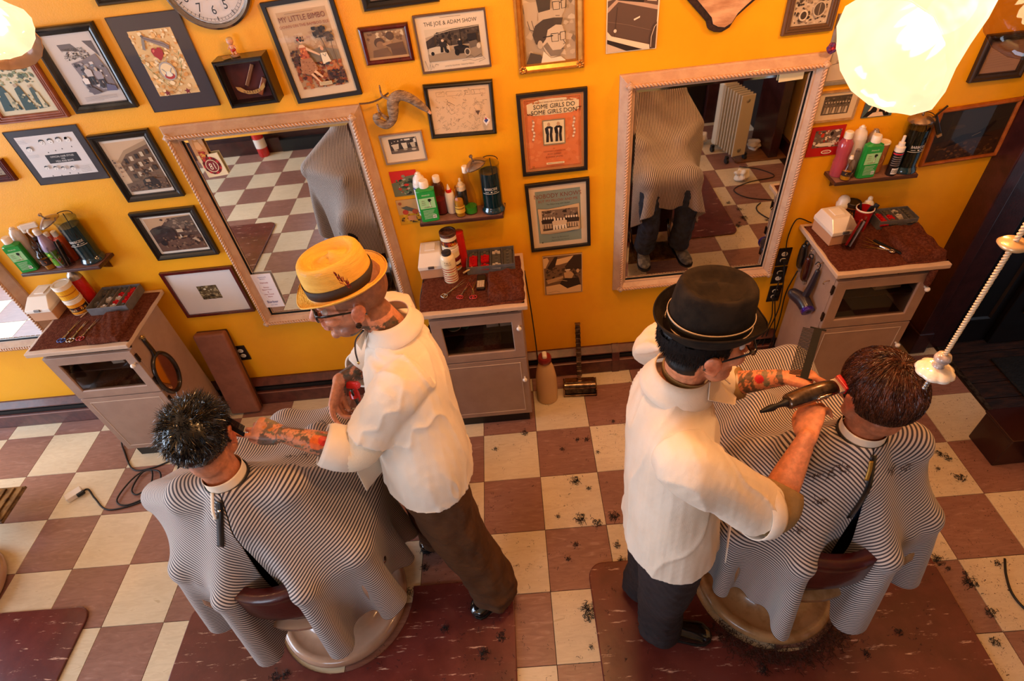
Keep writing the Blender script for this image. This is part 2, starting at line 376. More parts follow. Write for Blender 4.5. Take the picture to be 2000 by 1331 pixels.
for par in (0, 1):
    m = MB()
    for c, r in far:
        if (c+r) % 2 == par:
            x, y = (c+.5)*T, -(r+.5)*T; a = T/2-.0006; m.add([(x-a,y-a,0),(x+a,y-a,0),(x+a,y+a,0),(x-a,y+a,0)], [(0,1,2,3)])
    o = m.build('far_tiles', (tb, tw)[par], floor); o['kind'] = 'stuff'
# entrance: worn boards and rubber mat beyond the tile edge
m = MB()
for i in range(5): m.b2(2.475+0*i, 3.9, -.17+i*.115, -.06+i*.115, -.004, .004)
th = m.build('threshold_boards', M('worn_boards', '#3c2010', .55, col2='#1b0d06', ns=9, bump=.3, bs=40, stretch=(1,6,1)), floor, bevel=.002)
m = MB(); m.b2(2.45, 2.475, -.18, .36, 0, .006); m.build('metal_edge_strip', M('worn_metal_strip', '#6b5a4a', .35, .7, col2='#33241a', ns=30), floor)
m = MB(); m.b2(2.68, 3.6, -.1, .22, .004, .016)
tag(m.build('entrance_mat', M('black_rubber', '#0d0c0c', .6, col2='#1a1818', ns=40, bump=.4, bs=80), bevel=.004), 'black rubber doormat on the dark boards beyond the open doorway', 'doormat')

# ---- baseboard heater running under the orange wall
hm = M('heater_brown_paint', '#5d2f26', .4, col2='#4a231d', ns=20, bump=.05, coat=.15)
m = MB(); m.prism([(W, 0), (W-.065, 0), (W-.068, .012), (W-.062, .095), (W-.05, .1), (W-.035, .1), (W-.03, .12), (W-.03, .135), (W-.052, .15), (W-.052, .158), (W-.012, .182), (W, .182)], -5.4, 1.48, axis=0)
bb = struct(m.build('baseboard_back', hm))
for v in (0,):
    q = MB(); q.b2(-5.38, 1.46, W-.045, W-.028, .103, .132); q.build('heater_slot', black_m, bb)
    q = MB(); q.tube([(-5.38, W-.061, .098), (1.46, W-.061, .098)], .0035, 6); q.build('cover_lip', M('heater_lip', '#8a5a4c', .35), bb)
for x in (-3.6, -2.0, -.3, .50, 1.2):
    q = MB(); q.prism([(W, 0), (W-.07, 0), (W-.07, .1), (W-.056, .156), (W-.012, .186), (W, .186)], x, x+.045, axis=0); q.build('heater_end_cap', hm, bb, bevel=.002)
m = MB(); m.b2(1.48, 2.27, W-.02, W, 0, .1); struct(m.build('trim_2', trimw_m, bevel=.004))

# ---- anti-fatigue mats
def mat_mat():
    mt = M('marbled_mat_rubber', '#5a241f', .33, col2='#6c302a', ns=5, coat=.25, bump=.06, bs=30); nt = mt.node_tree; N = nt.nodes; L = nt.links; b = N['Principled BSDF']
    src = b.inputs['Base Color'].links[0].from_socket
    g = N.new('ShaderNodeNewGeometry'); mp = N.new('ShaderNodeMapping'); mp.inputs['Scale'].default_value = (2.6, 17, 1); mp.inputs['Rotation'].default_value = (0, 0, .12); L.new(g.outputs['Position'], mp.inputs[0])
    nz = N.new('ShaderNodeTexNoise'); nz.inputs['Scale'].default_value = 2.6; nz.inputs['Detail'].default_value = 7; nz.inputs['Roughness'].default_value = .72; L.new(mp.outputs[0], nz.inputs['Vector'])
    rp = N.new('ShaderNodeMapRange'); rp.inputs[1].default_value = .60; rp.inputs[2].default_value = .65; L.new(nz.outputs[0], rp.inputs[0])
    mx = N.new('ShaderNodeMix'); mx.data_type = 'RGBA'; L.new(rp.outputs[0], mx.inputs[0]); L.new(src, mx.inputs[6]); mx.inputs[7].default_value = lin('#c8a08c')+(1,); L.new(mx.outputs[2], b.inputs['Base Color'])
    return mt
mm_ = mat_mat()
def floor_mat(x0, x1, y0, y1, notch, label, r=.07):
    P = []
    for cx, cy, a0 in ((x1-r, y1-r, 0), (x0+r, y1-r, 1), (x0+r, y0+r, 2), (x1-r, y0+r, 3)):
        if a0 == 1 and notch:
            nx, ny, R = notch; dx = math.sqrt(max(R*R-(y1-ny)**2, 0)); a = math.acos(max(-1, min(1, (y1-ny)/R)))
            for i in range(25): t = a-(2*a-2*PI)*0+(-a*2+2*PI)*0; 
            A0 = math.atan2(y1-ny, dx); A1 = -PI-A0
            for i in range(33): t = A0+(A1-A0)*i/32; P.append((nx+R*math.cos(t), ny+R*math.sin(t)))
        for i in range(7): t = (a0+i/6)*PI/2; P.append((cx+r*math.cos(t), cy+r*math.sin(t)))
    t = tag(MB().prism(P, .0005, .011).build('floor_mat', mm_, bevel=.006), label, 'mat')
    return t
floor_mat(-3.75, -2.22, -1.72, -.81, None, 'dark red marbled rubber mat at the left edge, under the half-hidden third chair base')
floor_mat(-1.70, -.168, -1.95, -.84, (-.95, -.88, .31), 'dark red marbled rubber mat under the chair of the black-haired customer')
floor_mat(.184, 1.715, -1.80, -.80, (.955, -.925, .31), 'dark red scuffed rubber mat under the chair of the brown-haired customer')

# ---- mirrors
taupe = M('mirror_frame_paint', '#c2a084', .42, col2='#b8947a', ns=18, bump=.1, bs=80, coat=.2)
silver_m = M('mirror_silvering', '#e8eae8', .015, 1.0)
def mirror(cx, cz, w, h, label):
    t = thing('wall_mirror', label, 'mirror', (cx, W-.001, cz))
    m = MB(); m.frame(w, h, [(0,0),(0,.012),(.006,.018),(.028,.05),(.034,.054),(.044,.05),(.058,.026),(.064,.026),(.066,.016)]); m.build('frame', taupe, t, bevel=.001)
    m = MB(); a, b = w/2-.036, h/2-.036; d = -.056
    cor = [(-a,-b),(a,-b),(a,b),(-a,b)]
    for k in range(4):
        p, q = np.array(cor[k]), np.array(cor[(k+1) % 4]); Ln = np.linalg.norm(q-p); u = (q-p)/Ln; n = int(Ln/.0038); nv = np.array((-u[1], u[0]))
        for ph in (0, PI):
            pts = []
            for i in range(n+1):
                s = i/n*Ln; an = 2*PI*s/.030+ph; z = p+u*s+nv*.0045*math.cos(an); pts.append((z[0], d-.0045*math.sin(an), z[1]))
            m.tube(pts, .0052, 5, cap=False)
    m.build('rope_moulding', M('rope_moulding_paint', '#c79a78', .35, coat=.4), t, smooth=True)
    m = MB()
    for x, z in cor: m.box((x, d+.004, z), (.03, .014, .03), Ry(PI/4)); m.ell((x, d-.004, z), (.012, .008, .012))
    m.build('corner_ornament', taupe, t, bevel=.003)
    m = MB(); a, b = w/2-.066, h/2-.066; m.frame(2*a, 2*b, [(0, .016), (0, .0085), (.004, .0085)]); m.build('black_rebate', black_m, t)
    m = MB(); m.add([(-a,-.008,-b),(a,-.008,-b),(a,-.008,b),(-a,-.008,b)], [(0,1,2,3)]); m.build('mirror_glass', silver_m, t)
    m = MB(); m.frame(2*a-.004, 2*b-.004, [(0, .0083), (.012, .0098)]); m.build('glass_bevel', M('bevelled_glass', '#e8eae8', .05, 1), t)
    return t
mirror(-1.041, 1.187, .873, 1.15, 'large taupe wall mirror with rope moulding behind the barber in the yellow hat')
mirror(.932, 1.187, .873, 1.15, 'large taupe wall mirror with rope moulding above the barber in the black hat')
mirror(-3.06, 1.187, .873, 1.15, 'taupe rope-edged wall mirror mostly cut off at the left edge of the photo')
# ------------------------------------------------------------------ framed pictures on the orange wall
blk = M('black_frame_lacquer', '#17120f', .28, coat=.4)
blkfelt = M('black_flat_frame', '#1c1512', .5)
charc = M('charcoal_mat_board', '#45393a', .55, col2='#3d3234', ns=30)
maho = M('mahogany_frame', '#5a1714', .25, col2='#48100e', ns=30, coat=.5, stretch=(1,1,.1))
brown_f = M('ribbed_wood_frame', '#9a5a40', .35, col2='#874a34', ns=25, coat=.2)
gold_f = M('gilt_frame', '#c88a3c', .32, .65, col2='#b87a30', ns=30)
silv_f = M('silver_frame', '#b8a598', .3, .7)
grey_f = M('grey_painted_frame', '#8a8278', .5, col2='#7a7268', ns=20)
wood_f = M('orange_wood_frame', '#a4581e', .4, col2='#8e4816', ns=25)
paper = M('backing_card', '#8a7050', .8)
pglass = glass('picture_glass', keep=.97, rough=.03)
PROF = {'flat': [(0,0),(0,.016),(.001,.017),(.015,.017),(.016,.016),(.016,.006)],
 'thin': [(0,0),(0,.014),(.0065,.014),(.007,.006)],
 'wide': [(0,0),(0,.018),(.004,.024),(.01,.024),(.016,.018),(.026,.014),(.029,.016),(.031,.007)],
 'ribs': [(0,0),(0,.014),(.003,.02),(.008,.02),(.010,.016),(.013,.019),(.017,.019),(.019,.015),(.022,.017),(.026,.017),(.029,.011),(.03,.006)],
 'gilt': [(0,0),(0,.022),(.003,.027),(.009,.028),(.013,.022),(.026,.014),(.028,.017),(.033,.017),(.034,.006)],
 'board': [(0,0),(0,.006),(.0015,.0075),(.0016,.006)],
 'round': [(0,0),(0,.01),(.003,.016),(.009,.019),(.015,.016),(.018,.01),(.018,.005)]}
def picture(label, cx, cz, w, h, prof, fm, items, tilt=0, cat='picture', pm=None, name='framed_picture', glassy=True, group=None):
    t = thing(name, label, cat, (cx, W-.001, cz), rot=(0, -math.radians(tilt), 0), group=group)
    if prof:
        P = PROF[prof]; m = MB(); m.frame(w, h, P); m.build('frame', fm, t)
        i = P[-1][0]-.002; a, b = w-2*i, h-2*i
    else: i = 0; a, b = w, h
    m = MB(); m.b2(-a/2, a/2, -.0055 if prof else -.004, 0, -b/2, b/2); m.build('backing', paper if prof else fm, t)
    o = art('print', t, a, b, items, mp=lambda x, y, d: (x, -.006-d if prof else -.0045-d, y), mat=pm)
    if prof and glassy:
        m = MB(); m.b2(-a/2, a/2, -.0125 if prof != 'board' else -.0075, -.0121 if prof != 'board' else -.0071, -b/2, b/2); m.build('glass', pglass, t)
    return t
SEP = ['#2a201b', '#4a3a31', '#6e5949', '#94796a', '#b8a08a', '#3a2d26']
G = ['#1c1a1b', '#3a3637', '#5f595a', '#8b8586', '#b5afad', '#2a2728']
def person(x, y, s, c1, c2, c3='#c9b29a'):       # tiny printed figure: trousers, coat, face
    return [('p', [(x-.25*s,y),(x-.05*s,y),(x-.02*s,y-.45*s),(x+.03*s,y-.45*s),(x+.08*s,y),(x+.26*s,y),(x+.22*s,y-.55*s),(x-.2*s,y-.55*s)], c1),
            ('p', [(x-.24*s,y-.5*s),(x+.24*s,y-.5*s),(x+.3*s,y-.86*s),(x+.1*s,y-.95*s),(x-.12*s,y-.95*s),(x-.3*s,y-.84*s)], c2), ('e', x, y-1.05*s, .1*s, .12*s, c3)]
picture('ribbed brown wooden frame with green-tinted old group photo, cut by the left edge', -1.967, 1.975, .302, .261, 'ribs', brown_f,
 [('r',0,0,1,1,'#e6d8b4'),('b',.06,.06,.94,.42,90,.04,['#6f7a55','#8b9268','#4f5c44','#b5b284'],1),('p',[(.1,.9),(.2,.45),(.32,.42),(.42,.9)],'#2f4a48'),('p',[(.45,.92),(.5,.5),(.6,.45),(.66,.92)],'#38504a'),
  ('p',[(.7,.92),(.74,.52),(.8,.5),(.88,.9)],'#465a50'),('p',[(.27,.9),(.3,.55),(.36,.55),(.38,.9)],'#c9bb94'),('p',[(.78,.9),(.8,.6),(.84,.6),(.86,.9)],'#dccfa8'),('b',.1,.6,.9,.9,30,.03,['#d8cba2','#3a4f48','#8a8a68'],2),
  ('e',.27,.42,.03,.035,'#c2a888'),('e',.55,.44,.03,.035,'#c2a888'),('e',.77,.48,.028,.03,'#c2a888')])
picture('dark brown frame, only its lower right corner in view at the left edge', -2.292, 1.65, .137, .103, 'ribs', maho, [('r',0,0,1,1,'#a89478'),('b',.1,.1,.9,.9,20,.08,SEP,3)])
picture('black and silver frame with a collage poster of barbers and four lines of small print', -1.646, 2.015, .265, .323, 'wide', M('pewter_frame','#4a4642',.22,.6,col2='#2c2a28',ns=8),
 [('r',0,0,1,1,'#dcd2cc'),('p',[(.24,.14),(.5,.14),(.62,.26),(.26,.22)],'#6a6064'),('p',[(.74,.12),(.92,.13),(.93,.36)],'#5f565c'),('b',.25,.24,.75,.36,60,.022,['#4a4246','#2a2426','#8a8084'],5),
  ('t','LIVING ON THE',.48,.235,.052,'#2a2426',.9),('t','DUCK POND',.46,.33,.052,'#2a2426',.9),
  ('p',[(.32,.4),(.55,.37),(.86,.3),(.93,.52),(.93,.82),(.7,.83),(.48,.86),(.34,.82),(.36,.6)],'#857b80'),('b',.34,.4,.9,.8,70,.045,['#3b3438','#b6acae','#e3dad6','#5d5459','#7f8c98'],6)]
 +person(.55,.72,.24,'#2c2629','#d8cfca')+person(.72,.78,.26,'#3a3338','#a9a0a6')+person(.42,.8,.2,'#4a4246','#e0d8d2')+[('p',[(.36,.74),(.5,.76),(.6,.84),(.42,.86)],'#5f555b'),('p',[(.78,.72),(.93,.76),(.93,.83),(.72,.82)],'#5c5a78')]
 +[('r',.2,.885+.019*i,.86-(.3 if i==3 else 0),.889+.019*i,'#8a8082') for i in range(4)])
leaves = []
for s in (-1, 1):
    for i in range(8):
        t = i/7; x = .5+s*(.06+.19*math.sin(t*1.5)); y = .74-.31*t
        for q in (-1, 1): leaves.append(('p',[(x,y),(x+q*.03+s*.005,y-.035),(x+q*.045,y-.055),(x+q*.018,y-.03)],'#5f7030' if q*s > 0 else '#8a9440'))
star = lambda cx, cy, r, c: ('p',[(cx+(r if i%2==0 else r*.45)*math.sin(i*PI/5), cy-.72*(r if i%2==0 else r*.45)*math.cos(i*PI/5)) for i in range(10)], c)
picture('wide charcoal-matted tattoo-style crest print with razor, red heart, laurel and two stars', -1.323, 2.001, .284, .359, 'board', charc,
 [('r',0,0,1,1,'#41363a'),('r',.2,.15,.8,.83,'#efc98c'),('b',.2,.15,.8,.83,160,.035,['#f2d29c','#e9b368','#f5dcae','#dc9c50'],8),
  ('p',[(.30,.33),(.36,.21),(.39,.22),(.335,.345)],'#8b8178'),('p',[(.37,.20),(.62,.28),(.68,.32),(.66,.36),(.60,.33),(.37,.235)],'#8d7a73'),('l',[(.37,.22),(.62,.3),(.67,.34)],.006,'#4b3c38'),('e',.375,.205,.02,.014,'#6a5a50'),
  ('p',[(.40,.36),(.42,.33),(.455,.325),(.48,.345),(.505,.325),(.54,.33),(.56,.36),(.55,.40),(.48,.46),(.41,.40)],'#a32020'),('p',[(.42,.35),(.45,.34),(.45,.36),(.425,.375)],'#d86a5a'),
  ('l',[(.40,.44),(.46,.52),(.55,.60)],.012,'#b7a590'),('l',[(.57,.44),(.50,.52),(.43,.60)],.012,'#a39480'),('e',.5,.57,.115,.1,'#a99f98'),('e',.5,.57,.095,.082,'#e8cfa2'),('e',.5,.62,.07,.035,'#b03028'),('e',.5,.6,.05,.03,'#eae0c8'),
  ('l',[(.43,.54),(.47,.58),(.45,.62)],.009,'#7a8a9a'),('l',[(.57,.54),(.53,.58),(.55,.62)],.009,'#7a8a9a')]+leaves+[star(.36,.79,.05,'#7c1c1c'),star(.66,.79,.05,'#7c1c1c'),('l',[(.43,.72),(.5,.76),(.56,.80)],.008,'#a77c40'),('l',[(.57,.72),(.5,.76),(.44,.80)],.008,'#a77c40')], glassy=True)
picture('dark pewter frame above the charcoal crest print, only its bottom strip showing', -1.342, 2.296, .229, .15, 'wide', blk, [('r',0,0,1,1,'#8a7c80'),('b',0,.3,1,1,30,.08,G,9)])
def txt(s, x, y, sz, c, st=1): return ('t', s, x, y, sz, c, st)
picture('tall black frame with old sheet music cover, red title and dancer with palm trees', -.724, 1.987, .275, .376, 'flat', blkfelt,
 [('r',0,0,1,1,'#ecd0ac'),('r',.11,.08,.89,.90,'#c6a27c'),('p',[(.11,.45),(.11,.08),(.89,.08),(.89,.45),(.6,.40),(.4,.44)],'#cfae88'),('b',.12,.3,.88,.48,30,.06,['#d6b692','#c29a74','#dcc09c'],10),
  ('p',[(.11,.56),(.4,.50),(.62,.47),(.89,.52),(.89,.62),(.11,.64)],'#9a8a74'),('b',.11,.62,.89,.90,150,.045,['#b25a2c','#8a3e1e','#c97840','#5a2a18','#d08a50'],11),('b',.6,.7,.89,.88,60,.035,['#3f241a','#5a3220','#2c1a14'],12),('b',.11,.46,.25,.64,40,.03,['#4a2c1e','#6a3a22','#32211a'],13),
  txt('MY LITTLE BIMBO',.5,.175,.078,'#6e2a18',.86),txt('DOWN ON THE BAMBOO ISLE',.5,.235,.041,'#8a3820',.98),('r',.25,.095,.7,.099,'#8a6a4e'),
  ('l',[(.72,.6),(.70,.42),(.66,.32)],.012,'#5a4434'),('b',.58,.255,.80,.37,60,.035,['#3b2f24','#52402f','#2a221b'],14),('l',[(.83,.66),(.82,.48),(.84,.38)],.01,'#5a4434'),('b',.76,.32,.89,.42,36,.03,['#4a3a2c','#5d4a38'],15),
  ('p',[(.29,.43),(.41,.43),(.40,.52),(.43,.57),(.26,.57),(.30,.52)],'#c06030'),('b',.26,.43,.42,.57,40,.02,['#e08a4a','#8a3a1e','#b44a28'],16),('p',[(.25,.56),(.44,.56),(.49,.68),(.36,.74),(.20,.71)],'#a8724a'),('b',.2,.58,.48,.72,40,.02,['#b8845a','#8e5a38'],17),
  ('p',[(.40,.71),(.44,.69),(.53,.77),(.51,.785)],'#e0b48c'),('p',[(.34,.73),(.38,.72),(.47,.83),(.44,.83)],'#e0b48c'),('e',.36,.365,.03,.03,'#e3b892'),('b',.30,.325,.42,.38,26,.018,['#33241c','#241a15'],18),('e',.325,.355,.014,.012,'#c03018'),('p',[(.41,.44),(.60,.53),(.585,.545),(.40,.47)],'#e0b48c'),('p',[(.29,.44),(.32,.41),(.38,.41),(.41,.44)],'#e0b48c'),
  ('e',.655,.475,.025,.022,'#d79a70'),('p',[(.61,.52),(.71,.52),(.74,.62),(.60,.64)],'#e3d2b2'),('p',[(.64,.63),(.71,.62),(.70,.65),(.64,.655)],'#3a3a3c'),('l',[(.64,.53),(.67,.56),(.70,.53)],.008,'#3a4a5a'),('r',.43,.825,.64,.865,'#cdb78c'),('r',.45,.835,.62,.838,'#6a5a40'),('r',.45,.848,.62,.851,'#6a5a40')], tilt=2)
picture('black frame with a faded print above the mahogany photo, cut off by the top edge', -.344, 2.174, .29, .139, 'wide', blk, [('r',0,0,1,1,'#8a7a74'),('b',0,.2,1,.9,30,.07,['#74665f','#9a8c84','#5f534f'],19)], tilt=1)
picture('small glossy mahogany frame with sepia photo of a haircut', -.434, 1.979, .196, .14, 'round', maho,
 [('r',0,0,1,1,'#a3805c'),('b',.05,.05,.95,.4,40,.06,['#c2a27a','#e0c8a0','#7a5a40'],20),('e',.34,.42,.13,.17,'#5f4634'),('e',.35,.5,.1,.13,'#9a7452'),('p',[(.1,1),(.15,.66),(.5,.6),(.62,1)],'#7d5d42'),('p',[(.45,.5),(.9,.46),(.95,.95),(.6,1),(.58,.62)],'#6a4c38'),('e',.62,.22,.1,.14,'#5a4232'),('p',[(.4,.45),(.62,.38),(.64,.47),(.42,.54)],'#b48a62'),('r',0,.9,1,1,'#c29a6c')])
picture('cream poster under a thin frame, showing vintage cars below a bold black title', -.172, 1.961, .282, .214, 'thin', M('thin_bronze_frame','#6a5040',.4,.4),
 [('r',0,0,1,1,'#e9d6bc'),txt('THE JOE & ADAM SHOW',.5,.185,.1,'#1c1613',.92),('r',.36,.055,.66,.062,'#8a7a66'),('r',.11,.24,.90,.82,'#b9a48a'),('p',[(.11,.24),(.90,.24),(.90,.3),(.4,.3),(.11,.38)],'#ddccb0'),
  ('p',[(.24,.33),(.5,.27),(.90,.25),(.90,.56),(.24,.56)],'#54463a'),('b',.26,.29,.9,.54,70,.03,['#3c3129','#6a5a4a','#2a211b'],21),('l',[(.24,.34),(.5,.29),(.9,.26)],.008,'#cbb89c'),('l',[(.47,.3),(.47,.56)],.01,'#2a211b'),('l',[(.62,.28),(.62,.56)],.008,'#2a211b'),
  ('p',[(.11,.44),(.24,.36),(.24,.56),(.11,.58)],'#3a3029'),('p',[(.11,.68),(.90,.60),(.90,.82),(.11,.82)],'#a08c74'),('p',[(.12,.66),(.14,.57),(.24,.55),(.30,.51),(.40,.50),(.44,.56),(.44,.66),(.14,.69)],'#cfc0a8'),('p',[(.24,.55),(.30,.515),(.4,.51),(.42,.55)],'#4c4036'),('e',.18,.67,.025,.035,'#1c1613'),('e',.4,.65,.025,.035,'#1c1613'),
  ('p',[(.5,.58),(.62,.56),(.72,.6),(.72,.72),(.52,.72)],'#2a211b'),('e',.69,.70,.045,.07,'#c8b8a0'),('e',.69,.70,.03,.05,'#4a3e34'),('e',.54,.69,.035,.06,'#191412'),('p',[(.73,.52),(.84,.5),(.88,.6),(.74,.64)],'#6b5c4c'),('e',.865,.61,.03,.05,'#cdbca2'),('r',.72,.38,.85,.5,'#231c18')]
 +person(.35,.66,.2,'#1c1613','#2a211b')+person(.60,.6,.13,'#191412','#1c1613')+[('l',[(.05,.78),(.08,.95),(.13,.8),(.16,.93),(.2,.86),(.24,.88)],.006,'#2a2420'),('l',[(.12,.86),(.1,.99),(.15,.88)],.005,'#2a2420'),('l',[(.66,.8),(.74,.76),(.78,.82),(.88,.76),(.94,.86),(.84,.9)],.005,'#2a2420'),('l',[(.6,.85),(.7,.84),(.78,.87),(.92,.84)],.004,'#2a2420'),
  txt('Loved by Hundreds - Hated by Millions',.55,.925,.036,'#3a302a',1.02)])
gl = lambda x, y, s, c='#2e2622': [('l',[(x-s,y-.3*s),(x,y-.3*s),(x,y+.35*s),(x-.9*s,y+.35*s),(x-s,y-.3*s)],.012,c),('l',[(x+.25*s,y-.35*s),(x+s,y-.4*s),(x+.95*s,y+.25*s),(x+.3*s,y+.3*s),(x+.25*s,y-.35*s)],.012,c),('l',[(x,y-.2*s),(x+.25*s,y-.22*s)],.012,c)]
gp = picture('ornate gilt frame with a grey drawing of two men in glasses', .212, 2.003, .268, .381, 'gilt', gold_f,
 [('r',0,0,1,1,'#b9a184'),('b',0,0,1,1,60,.09,['#a89070','#cdb596','#8a7660','#d8c2a4'],22),('p',[(.02,.3),(.3,.3),(.26,.56),(.16,.62),(.05,.55)],'#c9b294'),('l',[(.08,.5),(.12,.6),(.2,.62)],.012,'#5a4c40'),('l',[(.16,.5),(.2,.6)],.01,'#5a4c40'),
  ('p',[(.28,.40),(.75,.38),(.74,.5),(.3,.52)],'#cbb496'),('p',[(.25,.22),(.55,.2),(.52,.40),(.3,.42)],'#4e4238'),('p',[(.55,.2),(.82,.2),(.8,.42),(.72,.5),(.6,.48)],'#cdb698'),('l',[(.62,.47),(.70,.475)],.01,'#4a3c34')]+gl(.70,.36,.13)
 +[('p',[(.16,.66),(.22,.56),(.38,.5),(.58,.49),(.76,.5),(.72,.58),(.62,.57),(.46,.62),(.42,.72),(.34,.78),(.22,.77)],'#54473c'),('p',[(.46,.62),(.62,.57),(.74,.58),(.80,.7),(.80,.78),(.76,.86),(.70,.92),(.5,.95),(.40,.88),(.34,.78),(.42,.72)],'#d6c0a2'),
  ('p',[(.36,.80),(.5,.93),(.68,.93),(.74,.88),(.78,.82),(.70,.86),(.54,.86),(.44,.76)],'#8a7864'),('e',.30,.78,.05,.05,'#c9b294'),('l',[(.36,.70),(.56,.69)],.018,'#2e2622')]+gl(.66,.71,.14)+[('l',[(.75,.75),(.79,.79),(.75,.80)],.012,'#54473c'),('l',[(.72,.85),(.78,.85)],.012,'#54473c'),('p',[(0,1),(.1,.86),(.3,.9),(.4,1)],'#54473c'),('p',[(.3,1),(.36,.86),(.5,.95),(.7,.94),(.8,1)],'#e0ccae')])
m = MB(); q = .268/2-.017; s = .381/2-.017
for x, z in ((-q,-s),(q,-s),(q,s),(-q,s)):
    mm = MB()
    for k in range(7): mm.ell((x+.011*math.cos(k*.9), -.026, z+.011*math.sin(k*.9)), (.006,.004,.006), n=8, m=6)
    mm.build('corner_ornament', gold_f, gp, smooth=True)
picture('unglazed brown photo panel of a dark vintage car door and running board', .537, 1.997, .204, .295, None, M('black_panel_edge','#2a1a10',.5),
 [('r',0,0,1,1,'#e8d0b4'),('r',.02,0,.97,.985,'#5f483c'),('p',[(.02,0),(.22,0),(.18,.34),(.02,.36)],'#c4a88c'),('p',[(.02,.44),(.22,.33),(.97,.47),(.97,.52),(.22,.38),(.02,.5)],'#b8988078'[:7]),('p',[(.22,.08),(.72,.12),(.70,.42),(.2,.36)],'#2e2420'),('p',[(.28,.16),(.62,.18),(.60,.37),(.26,.33)],'#8c7a6c'),('b',.3,.16,.6,.36,26,.04,['#d8c8b4','#4a3c34','#a89484'],23),('p',[(.74,.1),(.95,.12),(.94,.42),(.76,.40)],'#d0b498'),('p',[(.78,.16),(.92,.17),(.91,.37),(.79,.35)],'#7a6658'),
  ('p',[(.52,.60),(.64,.57),(.64,.59),(.53,.62)],'#e8d4bc'),('l',[(.02,.6),(.4,.66),(.97,.78)],.006,'#8c7060'),('l',[(.2,.44),(.16,.8)],.008,'#3a2c26'),('e',.17,.72,.03,.022,'#d8c4ac'),('p',[(.02,.72),(.1,.78),(.97,.96),(.97,1),(.72,.985),(.02,.82)],'#e4cbac'),('p',[(.02,.86),(.5,.985),(.02,.985)],'#cbb093'),('p',[(.02,.82),(.72,.985),(.4,.985),(.02,.87)],'#2e2420'),
  ('p',[(.86,.99),(.84,.85),(.9,.7),(.97,.66),(.97,.99)],'#4a382e'),('l',[(.88,.97),(.88,.84),(.93,.72),(.97,.69)],.014,'#cbb29a')])
picture('thin brown frame with sepia photo of a motorbike crowd, right of the wooden plaque', 1.237, 1.942, .201, .197, 'ribs', M('umber_frame','#5d4028',.4),
 [('r',0,0,1,1,'#c8b298'),('b',.05,.02,.95,.95,170,.05,['#4a3c32','#7a6654','#a89078','#dcc8ae','#332a24'],24),('e',.7,.6,.17,.2,'#cbb69c'),('e',.7,.6,.14,.165,'#5a4a3e'),('l',[(.7,.45),(.7,.75)],.012,'#cbb69c'),('e',.3,.72,.12,.14,'#d8c6ac'),('e',.3,.72,.08,.1,'#4a3c32')])
picture('worn grey frame with a photo of a boxer in shorts beside handwriting', 1.464, 1.762, .225, .276, 'flat', grey_f,
 [('r',0,0,1,1,'#d3bca4'),('p',[(.46,.3),(.66,.3),(.68,.44),(.46,.45)],'#8a5230'),('e',.51,.25,.085,.075,'#2a1a14'),('e',.56,.20,.06,.05,'#8a5230'),('p',[(.44,.45),(.69,.44),(.72,.60),(.57,.62),(.42,.62)],'#3a2c28'),
  ('p',[(.44,.62),(.54,.62),(.53,.74),(.48,.80),(.43,.80),(.42,.72)],'#9a5a34'),('p',[(.59,.61),(.70,.60),(.69,.76),(.66,.82),(.60,.82),(.6,.72)],'#9a5a34'),('p',[(.42,.80),(.48,.79),(.48,.85),(.36,.88),(.34,.87),(.42,.84)],'#241a16'),('p',[(.60,.83),(.66,.83),(.68,.93),(.62,.96),(.59,.95)],'#33261f'),
  txt('To my friend',.27,.42,.055,'#4a3c34',.9),txt('Rocco',.22,.50,.055,'#4a3c34'),txt('Good luck',.27,.58,.05,'#4a3c34'),txt('George F.',.3,.70,.06,'#4a3c34'),('l',[(.05,.72),(.3,.69),(.6,.69)],.006,'#4a3c34')])
picture('small cream-matted photo of a baseball team in a pale wooden frame', 1.45, 1.528, .183, .135, 'thin', M('pale_wood_frame','#b08a5c',.45,col2='#9a744a',ns=30),
 [('r',0,0,1,1,'#e2c8a2'),('r',.16,.14,.84,.80,'#6a5848'),('p',[(.16,.14),(.84,.14),(.84,.35),(.16,.3)],'#4a3e34'),('b',.17,.2,.83,.5,60,.035,['#3a3029','#5a4a3e','#7a6856'],25)]
 +[('e',.22+.07*i,.36,.018,.03,'#c8b294') for i in range(9)]+[('p',[(.19+.075*i,.74),(.205+.075*i,.52),(.25+.075*i,.52),(.255+.075*i,.74)],'#cdb99c' if i%2 else '#9a866e') for i in range(8)])
